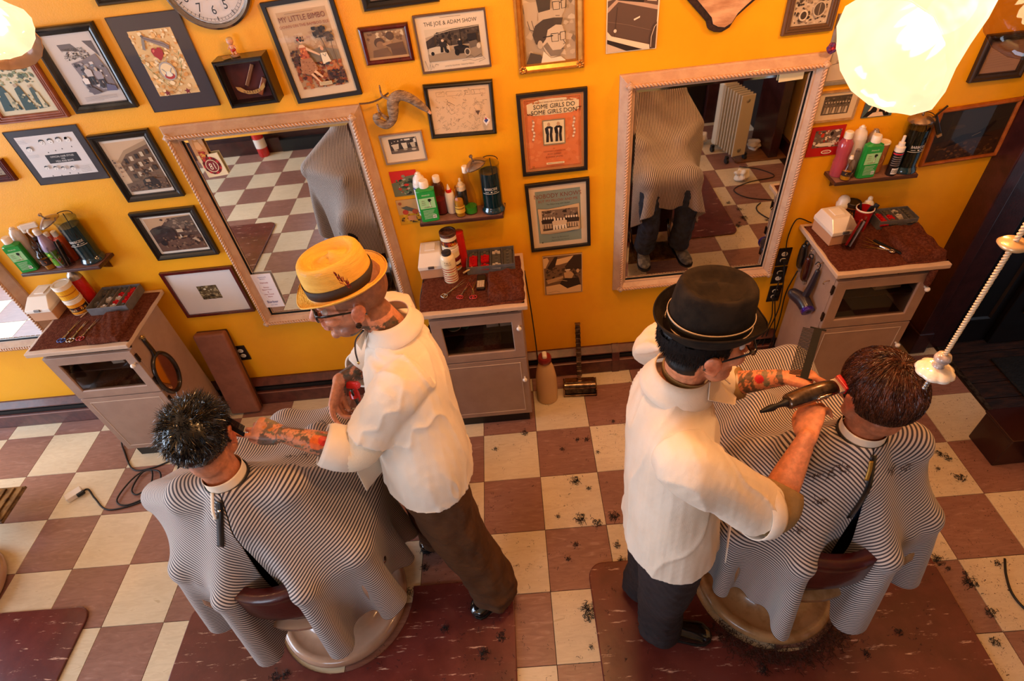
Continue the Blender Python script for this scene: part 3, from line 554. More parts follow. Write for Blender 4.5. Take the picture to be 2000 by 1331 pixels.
picture('unframed teal skeleton couple picture below the glowing lamp shade', 1.646, 1.53, .133, .147, None, M('red_panel_edge','#7a2010',.6),
 [('r',0,0,1,1,'#4a5c5c'),('p',[(.05,.97),(.25,.68),(.4,.6),(.8,.62),(.9,.98)],'#170d0c'),('p',[(.2,.98),(.35,.86),(.5,.84),(.66,.86),(.74,.98)],'#e8c8a4'),('r',.45,.74,.53,.87,'#d8b48e'),('e',.5,.66,.10,.10,'#f0d8b4'),('e',.46,.64,.025,.028,'#170d0c'),('e',.55,.64,.025,.028,'#170d0c'),('r',.45,.72,.55,.735,'#170d0c'),('b',.38,.52,.64,.6,26,.025,['#8a2c1a','#c8603a'],26),
  ('p',[(.28,.5),(.4,.42),(.66,.42),(.84,.5),(.82,.58),(.7,.5),(.38,.5),(.22,.78),(.15,.80)],'#ecd0aa'),('p',[(.82,.5),(.9,.68),(.76,.88),(.72,.84),(.82,.68),(.76,.54)],'#ecd0aa'),('r',.5,.32,.57,.44,'#d8b48e'),('e',.54,.22,.105,.11,'#f0d8b4'),('e',.50,.2,.026,.03,'#170d0c'),('e',.59,.2,.026,.03,'#170d0c'),('p',[(.42,.15),(.5,.04),(.62,.03),(.66,.08),(.62,.15)],'#2a1210'),
  ('p',[(.24,.5),(.2,.38),(.26,.28),(.33,.38),(.3,.5)],'#c8683c'),('p',[(.74,.42),(.76,.28),(.86,.24),(.9,.34),(.84,.44)],'#c8683c')])
picture('red-bordered postcard on the wall behind the pink bottle', 1.452, 1.364, .15, .142, None, M('red_card_edge','#a01010',.6),
 [('r',0,0,1,1,'#b01414'),('r',.12,.12,.9,.7,'#6a5a50'),('b',.12,.12,.9,.7,60,.06,['#d8c8b8','#3a302c','#a03020','#8a7a6c'],27),('e',.35,.28,.05,.07,'#c03a20'),('e',.62,.24,.05,.07,'#2a1c18'),('e',.5,.6,.3,.06,'#e0d4c4'),('e',.6,.86,.16,.07,'#e8dcc8'),('e',.6,.86,.12,.045,'#b01414'),txt('Hello',.6,.885,.07,'#e8dcc8')])
picture('large dark horse-race print in an orange wooden frame beside the doorway', 2.108, 1.33, .352, .276, 'round', wood_f,
 [('r',0,0,1,1,'#2c2018'),('p',[(0,0),(1,0),(1,.5),(.5,.55),(0,.6)],'#33291e'),('p',[(0,.62),(.5,.58),(1,.5),(1,1),(0,1)],'#3d2412'),('b',.1,.66,.95,.98,90,.03,['#5c3818','#4a2c14','#6e4822','#2c190e'],28),('p',[(.3,.56),(.42,.50),(.6,.50),(.74,.38),(.80,.30),(.82,.34),(.76,.46),(.72,.56),(.86,.62),(.70,.6),(.5,.62),(.36,.68),(.2,.72),(.34,.62)],'#140c08'),('e',.3,.33,.1,.04,'#46341f'),('l',[(.55,.56),(.66,.5)],.006,'#8a7458'),('l',[(.8,.3),(.95,.26)],.006,'#4a3824')], tilt=3)
picture('brown frame with a tan handwritten sheet, half hidden under the lamp at the right edge', 2.099, 1.663, .218, .188, 'wide', M('dark_bronze_frame','#3a2818',.35,.3),
 [('r',0,0,1,1,'#a87848')]+[('l',[(.1+.02*(i%3),.2+.08*i),(.4,.17+.08*i),(.9-.05*(i%4),.14+.08*i)],.006,'#8a5c32') for i in range(9)])
def face(x, y, s, fl=1): return [('e',x,y,.6*s,.75*s,'#efe9e4'),('p',[(x-.6*s,y-.1*s),(x-.5*s,y-.75*s),(x,y-1.0*s),(x+.5*s*fl,y-.8*s),(x+.62*s*fl,y-.2*s),(x+.3*s*fl,y-.5*s),(x-.3*s*fl,y-.45*s)],'#1c1a1c'),('l',[(x-.15*s,y+.35*s),(x+.2*s,y+.33*s)],.006,'#3a3638'),('l',[(x-.3*s,y-.1*s),(x-.1*s,y-.12*s)],.006,'#2a2628'),('l',[(x+.15*s,y-.12*s),(x+.35*s,y-.1*s)],.006,'#2a2628')]
picture('wide black-matted haircut chart with small drawn heads and a black title bar', -1.981, 1.685, .327, .249, 'board', charc,
 [('r',0,0,1,1,'#3b3234'),('r',.1,.11,.9,.86,'#e9e3e2'),('r',.34,.46,.78,.62,'#2a2426'),txt('OFFICIAL HAIR STYLES',.56,.52,.045,'#efe9e6',.95),txt('FOR',.56,.56,.035,'#efe9e6'),txt('MEN AND BOYS',.56,.605,.045,'#efe9e6')]
 +face(.42,.24,.06)+face(.54,.23,.055)+face(.66,.22,.055)+face(.78,.23,.055,-1)+face(.21,.33,.055)+face(.27,.68,.045)+face(.39,.7,.045)+face(.49,.72,.045)+face(.62,.73,.05)
 +[('r',.13+.01*i,.16+.022*i,.24+.01*i,.164+.022*i,'#8a8486') for i in range(3)]+[('r',.72,.70+.025*i,.86,.704+.025*i,'#7a7476') for i in range(5)]+[('r',.14,.42+.02*i,.3,.423+.02*i,'#8a8486') for i in range(3)]+[('e',x,y,.008,.012,'#3a3638') for x, y in ((.45,.4),(.56,.38),(.66,.36),(.8,.34),(.3,.82),(.42,.83),(.55,.8),(.66,.82))])
win = [('r',.3+.13*i,.34+.14*j-.03*i,.37+.13*i,.42+.14*j-.03*i,'#d9c2a4' if (i+j)%2 else '#3a2a20') for i in range(5) for j in range(3)]
picture('thick black frame with sepia photo of a corner building and old cars', -1.663, 1.599, .272, .322, 'wide', blk,
 [('r',0,0,1,1,'#ecdccb'),('r',.06,.05,.94,.93,'#d9b894'),('p',[(.2,.93),(.18,.36),(.4,.22),(.94,.1),(.94,.93)],'#7a5c44'),('p',[(.16,.36),(.4,.2),(.94,.07),(.94,.14),(.4,.27),(.18,.42)],'#b39370')]+win+[('b',.2,.4,.94,.75,50,.03,['#5a4232','#8e6e52','#4a3426'],31),
  ('p',[(.06,.93),(.06,.78),(.5,.72),(.94,.74),(.94,.93)],'#6a4e3a'),('p',[(.42,.86),(.44,.74),(.54,.70),(.70,.70),(.78,.78),(.78,.88)],'#2e211a'),('r',.5,.73,.6,.78,'#a58a6c'),('e',.5,.88,.045,.04,'#1c1410'),('e',.7,.88,.045,.04,'#1c1410'),('b',.08,.8,.94,.92,30,.03,['#4e382a','#8a6a4e','#3a281e'],32),('b',.07,.3,.18,.7,14,.03,['#5a4232','#8e6e52'],33)], tilt=.7)
picture('thick black frame with sepia photo of a dark car on a street, above the white-matted print', -1.674, 1.243, .319, .275, 'wide', blk,
 [('r',0,0,1,1,'#efe3d6'),('r',.06,.06,.95,.93,'#c9a27c'),('p',[(.3,.3),(.5,.1),(.95,.08),(.95,.6),(.3,.55)],'#5a4236'),('b',.32,.1,.95,.5,60,.035,['#7d6250','#3c2b23','#a0826a'],34),('p',[(.06,.36),(.14,.3),(.3,.26),(.46,.3),(.52,.44),(.5,.66),(.3,.72),(.06,.70)],'#3a2722'),('p',[(.12,.36),(.28,.3),(.42,.34),(.44,.44),(.14,.48)],'#241713'),
  ('p',[(.06,.7),(.5,.64),(.95,.55),(.95,.93),(.06,.93)],'#6a4a3a'),('b',.2,.55,.95,.92,70,.035,['#4a3228','#8a6a52','#332018'],35),('r',.56,.38,.68,.46,'#c8b092'),('p',[(.76,.66),(.84,.62),(.9,.74),(.86,.76),(.82,.7)],'#c2a284'),('e',.2,.7,.06,.07,'#1c120f'),('r',.58,.52,.6,.6,'#dccbb6')], tilt=.3)
picture('mahogany frame with a wide white mat around a tiny street photo', -1.683, .87, .386, .309, 'flat', maho,
 [('r',0,0,1,1,'#ece4e2'),('r',.36,.34,.66,.66,'#6a5a3c'),('b',.36,.34,.66,.66,90,.025,['#3c3222','#8a7a54','#b8a880','#2a2318','#5a4c34'],36),('e',.47,.41,.02,.02,'#f2e8cc'),('e',.56,.43,.012,.012,'#efe2c0'),('l',[(.36,.58),(.5,.5),(.66,.6)],.006,'#c8b88c')])
rg = random.Random(4); scr = []
for _ in range(150):
    x, y = rg.uniform(.08,.92), rg.uniform(.08,.92)
    if x < .75 and .15 < y < .35 and rg.random() < .7: continue
    pts = [(x,y)]; 
    for _k in range(rg.choice((3,4,6))): pts.append((pts[-1][0]+rg.uniform(-.03,.03), pts[-1][1]+rg.uniform(-.035,.035)))
    scr.append(('l', pts, .0035, rg.choice(('#8a6c50','#a08468','#6a503c'))))
picture('black frame with a cream sheet of crowded pencil cartoons and a small sticker', -.183, 1.691, .291, .232, 'round', blk,
 [('r',0,0,1,1,'#ecc9a0')]+[('l',[(a,.1),(b,.1),(b,.19),(a,.19),(a,.1)],.004,'#8a6c50') for a, b in ((.13,.26),(.3,.55),(.6,.68),(.7,.93))]+scr+[('l',[(.3,.28),(.33,.26),(.42,.34)],.006,'#4a3628'),('l',[(.28,.4),(.3,.28),(.36,.44),(.46,.48),(.34,.52),(.28,.4)],.004,'#6a503c'),('p',[(.74,.48),(.82,.48),(.78,.58)],'#5a4436'),('p',[(.9,.62),(.97,.7),(.9,.82),(.85,.72)],'#e8e0dc'),('p',[(.9,.65),(.94,.7),(.9,.76),(.87,.71)],'#3a4a8a'),('e',.9,.66,.015,.018,'#b02020')], tilt=-1.6)
picture('small silver frame with a cream-matted photo of a barber shop interior', -.464, 1.552, .191, .137, 'thin', silv_f,
 [('r',0,0,1,1,'#ecd2b0'),('r',.17,.15,.86,.68,'#3e342e'),('b',.18,.16,.85,.4,26,.03,['#6a5c50','#d8ccb8','#2a2320'],38),('p',[(.22,.35),(.4,.33),(.38,.52),(.26,.54)],'#d8c8ae'),('p',[(.46,.32),(.6,.32),(.6,.52),(.5,.54)],'#e0d2b8'),('p',[(.68,.34),(.8,.32),(.8,.54),(.72,.56)],'#c4b498'),('r',.56,.18,.7,.24,'#e4d8c4'),('r',.78,.2,.84,.34,'#e8dcc8'),('p',[(.18,.56),(.85,.5),(.85,.67),(.2,.68)],'#6c5d50'),('e',.3,.56,.05,.03,'#b8a88e'),('e',.54,.56,.05,.03,'#b8a88e'),('e',.75,.58,.06,.04,'#c8b89e')], tilt=1)
picture('black frame with an orange sheet music cover, two suited men in its middle', .208, 1.542, .302, .376, 'flat', blkfelt,
 [('r',0,0,1,1,'#c9844a'),('r',.05,.04,.95,.96,'#e8824a'),('b',.05,.04,.95,.96,60,.06,['#ec8a50','#e07840','#ee9058'],40),('l',[(.07,.05),(.93,.05),(.93,.95),(.07,.95),(.07,.05)],.008,'#a8602c'),('l',[(.09,.06),(.91,.06),(.91,.94),(.09,.94),(.09,.06)],.003,'#7a3e1e'),
  ('p',[(.1,.1),(.3,.055),(.5,.05),(.7,.055),(.92,.09),(.92,.21),(.8,.245),(.5,.25),(.2,.245),(.1,.21)],'#f0d6a8'),('b',.08,.05,.3,.1,18,.02,['#c86a3a','#d88a50'],41),('b',.72,.05,.93,.1,18,.02,['#c86a3a','#d88a50'],42),
  txt('A FOX TROT SONG FOR A FOXY GIRL AND A BOY',.52,.095,.024,'#6a3a20',.9),txt('SOME GIRLS DO',.53,.165,.078,'#201410',.92),txt("SOME GIRLS DON'T",.56,.235,.078,'#201410',.92),txt('AND',.145,.235,.04,'#201410'),
  ('r',.33,.31,.69,.64,'#8a7c64'),('r',.345,.325,.675,.625,'#efd8aa'),('l',[(.33,.31),(.69,.31),(.69,.64),(.33,.64),(.33,.31)],.006,'#b89a60')]+person(.43,.6,.22,'#2a1f1b','#241b18','#c09468')+person(.58,.6,.22,'#2a1f1b','#1f1714','#c09468')
 +[('p',[(.42,.42),(.45,.42),(.435,.52)],'#e6d6bc'),('p',[(.57,.42),(.6,.42),(.585,.52)],'#e6d6bc')]+[('e',x,y,.018,.014,'#e0c8a8' if k%2 else '#b08060') for k, (x, y) in enumerate([(s+.012*math.sin(i), .30+.022*i) for s in (.18,.83) for i in range(12)])]
 +[txt('BY',.5,.69,.022,'#7a2a18'),txt('HOWARD JOHNSON',.5,.725,.03,'#7a2a18'),txt('ALEX GERBER',.5,.765,.03,'#7a2a18'),txt('& HARRY JENTES',.5,.805,.03,'#7a2a18'),('r',.36,.87,.66,.895,'#efd6a4'),('r',.38,.88,.64,.885,'#4a3424'),('r',.12,.9,.16,.93,'#a8602c')])
picture('black frame with a blue-green sheet music cover of a stage chorus line', .217, 1.118, .307, .385, 'flat', blkfelt,
 [('r',0,0,1,1,'#e8ccaa'),('r',.11,.09,.89,.92,'#8c988a'),txt('NOBODY KNOWS',.5,.2,.092,'#8a4632',.84),txt('BUT MY PILLOW AND ME',.5,.265,.056,'#a8502e',.84),txt('The Pillow Song with Ukulele',.5,.31,.03,'#4a4a3e',.9),
  ('p',[(.13,.35),(.3,.37),(.6,.35),(.87,.33),(.88,.74),(.6,.77),(.3,.78),(.15,.76)],'#e3bd8c'),('l',[(.13,.35),(.3,.37),(.6,.35),(.87,.33),(.88,.74),(.6,.77),(.3,.78),(.15,.76),(.13,.35)],.006,'#4a3a2a'),('r',.2,.39,.84,.73,'#5a4434'),('p',[(.2,.39),(.84,.39),(.84,.5),(.5,.54),(.2,.5)],'#8c7058'),('b',.2,.39,.84,.5,30,.04,['#6a5240','#b0967a','#4a382c'],43)]
 +sum([person(.23+.045*i,.68,.16,'#c2a27c','#3c2c22','#e6ceac') for i in range(5)],[])+sum([person(.63+.045*i,.68,.16,'#c2a27c','#3c2c22','#e6ceac') for i in range(5)],[])+sum([person(.42+.055*i,.71,.17,'#e6d0ae','#d0b088','#e6ceac') for i in range(4)],[])
 +[('p',[(.2,.70),(.84,.68),(.84,.73),(.2,.73)],'#c4a67e'),txt('Music by Blackmore',.5,.83,.03,'#3a3a30'),txt('Featured by the Chorus',.5,.875,.026,'#3a3a30'),('e',.17,.89,.015,.012,'#4a4a3e')], tilt=1)
picture('small unframed sepia photo panel of a cowboy, lowest between the two mirrors', .226, .749, .21, .264, None, M('brown_panel_edge','#6a4a24',.6),
 [('r',0,0,1,1,'#cfa878'),('r',.02,.02,.98,.98,'#7a5a40'),('p',[(.02,.06),(.12,.04),(.16,.12),(.06,.3),(.02,.3)],'#dcb482'),('p',[(.36,.1),(.8,.04),(.62,.2),(.4,.24),(.28,.24)],'#e0b886'),('p',[(.3,.04),(.38,.04),(.3,.28),(.16,.34),(.1,.3)],'#33231a'),('p',[(.78,.04),(.98,.04),(.98,.4),(.6,.4),(.55,.3)],'#3c2a1e'),('b',.04,.3,.96,.6,60,.05,['#2e2018','#4e3a2a','#6e5440'],45),
  ('p',[(.06,.6),(.5,.52),(.5,.58),(.1,.7)],'#b89066'),('p',[(.04,.76),(.5,.72),(.96,.8),(.96,.97),(.04,.97)],'#dcb484'),('p',[(.4,.72),(.6,.86),(.94,.78),(.9,.6),(.5,.6)],'#2e2018'),('p',[(.52,.44),(.7,.42),(.78,.5),(.72,.6),(.54,.58)],'#c49a6e'),('e',.62,.40,.05,.04,'#c8a078'),('r',.55,.365,.69,.385,'#f0e0c4'),('e',.88,.42,.04,.05,'#c8a078'),('l',[(.1,.93),(.3,.9),(.4,.93)],.006,'#4a3424'),('l',[(.08,.68),(.45,.62),(.6,.66)],.012,'#dcb484')])
picture('red and green postcard pinned above the other card, left of the middle shelf', -.498, 1.378, .124, .127, None, M('card_edge_red','#b8402a',.6),
 [('r',0,0,1,1,'#6b6a4c'),('p',[(0,0),(1,0),(1,.18),(.6,.22),(.3,.4),(0,.45)],'#c4231c'),('b',.1,.3,.95,.95,60,.07,['#3a4a34','#5d7050','#2a3026','#a8a088','#b04028'],47),('e',.5,.2,.07,.06,'#8a7a60'),('e',.55,.55,.1,.05,'#c83020')])
picture('faded comic postcard with a leaping figure, left of the middle shelf end', -.505, 1.227, .118, .134, None, M('card_edge_yellow','#a8783c',.6),
 [('r',0,0,1,1,'#c49a62'),('p',[(0,.6),(1,.55),(1,1),(0,1)],'#c89418'),('b',.05,.6,.95,.95,26,.07,['#8a5a20','#d8a830','#4a3820'],49),('p',[(.15,.3),(.4,.25),(.7,.4),(.85,.5),(.6,.5),(.35,.42)],'#5a5a50'),('e',.3,.5,.12,.1,'#b8402a'),('e',.7,.5,.12,.1,'#b8502a'),('e',.15,.14,.07,.06,'#a05a3a'),('r',.35,.65,.7,.85,'#d08a5a')])
q = picture('narrow reddish wooden strip hanging beneath the lit lamp shade', 1.631, 1.648, .044, .085, None, M('reddish_wood','#8a4428',.4,col2='#733420',ns=30), [('r',0,0,1,1,'#8a4a2c'),('b',0,0,1,1,20,.2,['#7a3a20','#96522f'],50)], cat='plaque', name='wooden_strip')

# ---- papers tucked into the mirrors
picture("white business card with red and blue lettering in the left mirror's lower corner", -1.362, .85, .105, .225, None, M('white_card','#ded6da',.5),
 [('r',0,0,1,1,'#e9e0e4'),txt('Appointments',.5,.1,.045,'#3a3a8a',.8),txt('Barbers',.5,.15,.04,'#3a3a8a'),txt('Haircuts',.5,.27,.07,'#a02030',.8),txt('Shaves',.5,.40,.05,'#a02030'),txt('Beard Trims',.5,.47,.05,'#a02030',.9),txt('&',.5,.54,.05,'#a02030'),txt('Hot Towel',.5,.61,.05,'#a02030'),txt('Shave',.5,.68,.05,'#a02030'),txt('Barber',.5,.86,.11,'#3a3a8a',.9),txt('open daily',.5,.93,.04,'#3a3a8a'),('l',[(.1,.1),(.2,.3),(.14,.5),(.4,.8)],.006,'#9a9ab8')], tilt=-1, cat='card', name='business_card').location.y = W-.018
picture('painted figure sticker in the upper left corner of the mirror behind the yellow hat', -1.349, 1.655, .06, .125, None, M('sticker_edge','#c89868',.5),
 [('p',[(.3,.1),(.5,0),(.65,.1),(.7,.3),(.95,.45),(.9,.7),(.7,1),(.3,1),(.25,.6),(.2,.35)],'#c88a4a'),('e',.48,.13,.13,.09,'#e0b088'),('p',[(.35,.04),(.5,0),(.64,.06),(.66,.2),(.58,.1),(.4,.1)],'#3a1c14'),('p',[(.34,.26),(.66,.26),(.8,.5),(.5,.56),(.28,.5)],'#e0a870'),('p',[(.3,.62),(.75,.6),(.72,.95),(.34,.95)],'#b03a20'),('b',.3,.55,.8,.95,20,.1,['#d8a040','#8a2418','#c86838'],51)], cat='sticker', name='sticker').location.y = W-.018
picture('square card with a red ring badge reading 81 on the mirror behind the yellow hat', -1.325, 1.573, .095, .105, None, M('badge_card','#dccfa8',.5),
 [('r',0,0,1,1,'#e6d8b4'),('e',.48,.5,.42,.4,'#8a1c24')]+[('e',.48+.37*math.cos(i*.45),.5+.35*math.sin(i*.45),.05,.05,'#c83038' if i%2 else '#5a0c14') for i in range(14)]+[('e',.48,.5,.3,.29,'#d8c2a0'),('e',.48,.5,.26,.25,'#7a1c22'),txt('81',.48,.66,.42,'#efe2c4',.75)], tilt=4, cat='card', name='badge_card').location.y = W-.018
picture('yellowed note taped to the top right of the mirror above the black hat', 1.213, 1.697, .1, .062, None, M('note_paper','#d8c69a',.7),
 [('r',0,0,1,1,'#dccca2'),('l',[(.3,.5),(.45,.42),(.6,.5),(.5,.58),(.3,.5)],.008,'#c2b086'),('l',[(.65,.45),(.85,.5)],.008,'#c2b086')], tilt=2, cat='note', name='paper_note').location.y = W-.018

# ---- wall clock
t = thing('wall_clock', 'round white wall clock with steel rim and bold black numerals, cut by the top edge', 'clock', (-1.035, W-.001, 2.268))
m = MB(); m.lathe([(0,0),(.165,0),(.168,.01),(.166,.03),(.158,.036),(.150,.032),(.147,.02),(0,.02)], 64, rot=Rx(PI/2)); m.build('rim', M('brushed_steel','#9a938e',.22,.95), t, smooth=40)
it = [('e',.5,.5,.5,.5,'#e6dedc')]
for i in range(60):
    a = i*PI/30; r0 = .44 if i % 5 else .42; it.append(('l',[(.5+r0*math.sin(a),.5-r0*math.cos(a)),(.5+.47*math.sin(a),.5-.47*math.cos(a))],.006 if i%5 else .012,'#2a2626'))
it.append(('l',[(.5+.475*math.sin(i*PI/24),.5-.475*math.cos(i*PI/24)) for i in range(49)],.004,'#3a3636')); it.append(('l',[(.5+.44*math.sin(i*PI/24),.5-.44*math.cos(i*PI/24)) for i in range(49)],.003,'#3a3636'))
for i in range(1, 13): a = i*PI/6; it.append(txt(str(i), .5+.335*math.sin(a), .5-.335*math.cos(a)+.05, .15, '#16120f', .9))
it.append(txt('QUARTZ', .5, .72, .02, '#5a5454')); it.append(txt('8', .5, .2, .01, '#e6dedc'))
art('clock_face', t, .29, .29, it, mp=lambda x, y, d: (x, -.0205-d, y))
m = MB(); m.box((0,-.024,.03),(.008,.002,.09)); m.build('hour_hand', black_m, t); m = MB(); m.box((.05,-.027,.02),(.12,.002,.006),Ry(-.4)); m.build('minute_hand', black_m, t)
m = MB(); m.lathe([(0,.0),(.149,.0),(.149,.002),(0,.004)], 48, rot=Rx(PI/2), c=(0,-.029,0)); m.build('glass', pglass, t, smooth=30)

# ---- shadow box with straight razor, card and figurine on top
t = thing('shadow_box', 'black shadow box with a straight razor and gold ribbon on maroon velvet', 'display box', (-1.008, W-.001, 1.917), rot=(0, math.radians(-1), 0))
m = MB(); m.frame(.2, .18, [(0,0),(0,.075),(.004,.082),(.010,.082),(.012,.076),(.016,.078),(.018,.072),(.018,.03)]); m.build('case', blk, t)
m = MB(); m.b2(-.084,.084,-.032,0,-.074,.074); m.build('velvet_back', M('maroon_velvet','#4a1a1e',.9,col2='#5a2226',ns=14,sheen=.5), t)
m = MB(); R_ = Ry(.62); m.box((.012,-.042,.018),(.014,.006,.095),R_); m.build('razor_blade', M('razor_steel','#8a5a3a',.3,.6), t, bevel=.002)
m = MB(); m.box((.045,-.044,-.028),(.02,.008,.075),R_); m.build('razor_handle', M('razor_scales','#9a5228',.3,coat=.4), t, bevel=.003)
it = [('p',[(.0,.2),(.16,.3),(.3,.62),(.5,.7),(.75,.6),(.92,.25),(1,.1),(.98,.5),(.86,.75),(.6,.98),(.34,.95),(.12,.7),(.03,.5)],'#c89a50')]+[txt(c,.24+.09*i,.86-.1*abs(i-3)*0+.02*(3-abs(i-3))-.02,.3,'#4a2a14') for i, c in enumerate('BARBERS')]
art('ribbon_banner', t, .12, .045, it, mp=lambda x, y, d: (x, -.05-d, y-.03))
m = MB(); m.b2(-.084,.084,-.0705,-.07,-.074,.074); m.build('glass', pglass, t)
t2 = thing('figurine', 'small painted figurine in red shorts standing on the shadow box', 'figurine', (-1.02, W-.045, 2.009))
m = MB(); m.lathe([(.017,0),(.018,.004),(.016,.008)], 16, sx=1, sy=.8); m.build('base', M('figurine_base','#9a7050',.5), t2, smooth=30)
m = MB(); m.limb([(-.006,0,.008),(-.006,0,.022)],[.004,.0045],8); m.limb([(.006,0,.008),(.006,0,.022)],[.004,.0045],8); m.build('legs', M('figurine_skin','#d89a78',.4), t2, smooth=True)
m = MB(); m.ell((0,0,.024),(.011,.008,.008)); m.build('shorts', M('figurine_red','#b02818',.4), t2, smooth=True)
m = MB(); m.ell((0,0,.034),(.010,.008,.011)); m.limb([(-.009,0,.038),(-.014,-.004,.03)],[.003,.003],8); m.limb([(.009,0,.038),(.014,-.004,.03)],[.003,.003],8); m.ell((0,0,.054),(.013,.012,.013)); m.build('torso_and_head', M('figurine_skin','#d89a78',.4), t2, smooth=True)
m = MB(); m.ell((0,.002,.061),(.013,.012,.008)); m.build('cap', M('figurine_cap','#c8a878',.5), t2, smooth=True)
m = MB(); m.box((-1.052, W-.055, 2.0125), (.03,.035,.002), Rz(.5)); tag(m.build('paper_slip', M('slip_paper','#b08a50',.7)), 'small tan paper slip lying on the shadow box beside the figurine', 'paper')

# ---- carved root hanging from a twine, cow hide plaque, bow, razor strop
t = thing('carved_root', 'gnarled driftwood root with a curled end hanging from twine on the wall', 'driftwood', (-.43, W-.035, 1.76))
dw = M('weathered_root','#a08468',.75,col2='#6e5440',ns=30,bump=.6,bs=70,stretch=(1,1,3))
P = np.array([(.115,-.03,-.035),(.09,-.03,-.01),(.05,-.03,.025),(.01,-.03,.04),(-.02,-.03,.02),(-.03,-.03,-.02),(-.04,-.03,-.055),(-.07,-.03,-.075),(-.10,-.03,-.06),(-.105,-.035,-.035),(-.085,-.045,-.025)])
m = MB(); m.tube(P, [.009,.016,.019,.021,.024,.023,.017,.017,.016,.014,.010], 12, smooth=5); m.build('root', dw, t, smooth=True)
m = MB(); m.limb([(.115,-.03,-.035),(.122,-.03,-.045)],[.008,.006],8); m.build('carved_tip', M('pale_root_tip','#d0a080',.6), t, smooth=True)
m = MB(); m.tube([(-.03,-.03,.03),(-.06,-.025,.045),(-.062,-.02,.085)],[.007,.005,.003],8,smooth=4); m.tube([(-.06,-.03,-.05),(-.085,-.03,-.02),(-.088,-.03,.015)],[.009,.006,.004],8,smooth=4); m.build('side_twig', dw, t, smooth=True)
m = MB()
for ph in (0, PI):
    pts = [(-.165+.13*s, -.012+.0022*math.sin(60*s+ph), .018+.03*s-.012*math.sin(PI*s)+.0022*math.cos(60*s+ph)) for s in np.linspace(0,1,50)]; m.tube(pts, .0022, 5)
m.build('twine', M('hemp_twine','#6a4a2c',.9), t, smooth=True)
rg = random.Random(3); P = [(-.2,.2),(-.185,.12),(-.15,.05),(-.1,.0),(-.065,-.035),(-.055,-.062),(-.03,-.075),(.0,-.08),(.03,-.065),(.05,-.03),(.085,.0),(.13,.035),(.18,.07),(.21,.12),(.22,.2)]
t = thing('wood_slab_plaque', 'live-edge wooden slab plaque with dark bark rim at the top of the wall', 'plaque', (.89, W-.001, 1.965))
m = MB(); m.prism([(x, z) for x, z in reversed(P)], 0, -.022, axis=1); m.build('bark_edge', M('bark','#33190e',.7,col2='#1f0f08',ns=30,bump=.5), t, bevel=.006)
Q = [(x*.86+.008, z*.9+.012) for x, z in P]
m = MB(); m.prism([(x, z) for x, z in reversed(Q)], -.022, -.026, axis=1); m.build('polished_face', M('slab_wood','#b07c58',.3,col2='#d8a880',ns=6,coat=.5,bump=.1,stretch=(1,1,4)), t, bevel=.001)
t = thing('fabric_flower', 'tiny purple and red fabric flower on the top right corner of the right mirror', 'ornament', (1.335, W-.05, 1.79))
m = MB()
for k in range(9): m.ell((.012*math.cos(k*.7), -.004*(k%3), .012*math.sin(k*.7)), (.012,.006,.008), Ry(k*.7), 8, 6)
m.build('petals', M('flower_cloth','#4a2a5a',.8,col2='#8a1c2c',ns=60), t, smooth=True)
m = MB(); m.ell((0,-.012,0),(.006,.005,.006)); m.build('flower_centre', M('flower_red','#b02030',.6), t, smooth=True)
t = thing('hanging_razor', 'black folded razor hanging from a peg between the dark jar and horse-race frame', 'razor', (1.885, W-.03, 1.44))
m = MB(); m.box((.03,-.01,-.035),(.02,.012,.1),Ry(-.55)); m.build('handle', blk, t, bevel=.004)
m = MB(); m.box((.022,-.012,.03),(.006,.008,.055),Ry(.75)); m.build('hook', blk, t, bevel=.001)
m = MB(); m.box((.06,-.01,-.087),(.02,.013,.014),Ry(-.55)); m.build('metal_tip', M('worn_nickel','#c8a070',.3,.7), t, bevel=.002)
# ---- outlets
def outlet(x, z, label, grp=None, plugs=0):
    t = thing('wall_outlet', label, 'outlet', (x, W-.001, z), group=grp)
    m = MB(); m.box((0,-.003,0),(.07,.006,.115)); m.build('cover_plate', M('black_outlet_plate','#1a1412',.3,coat=.3), t, bevel=.002)
    for k in (-1, 1):
        m = MB(); m.lathe([(.0165,0),(.0165,.003),(.015,.004)], 20, c=(0,-.005,k*.02), rot=Rx(PI/2), sy=.85); s = m.build('socket', M('white_socket','#d8ccb8',.4), t, smooth=30)
        q = MB(); q.box((-.006,-.0095,k*.02+.003),(.002,.001,.008)); q.box((.006,-.0095,k*.02+.003),(.002,.001,.008)); q.build('slots', black_m, s)
        if (plugs >> (k > 0)) & 1:
            q = MB(); q.box((0,-.022,k*.02),(.026,.028,.022)); q.build('plug', M('plug_rubber','#141212',.5), t, bevel=.004)
outlet(-1.704, .402, 'black double outlet low on the wall beside the leaning padded board')
outlet(1.413, .720, 'top black outlet of three beside the right mirror, with plugs in', plugs=1)
outlet(1.416, .596, 'middle black outlet of three beside the right mirror', plugs=2)
outlet(1.42, .464, 'lowest black outlet of three beside the right cabinet', plugs=3)
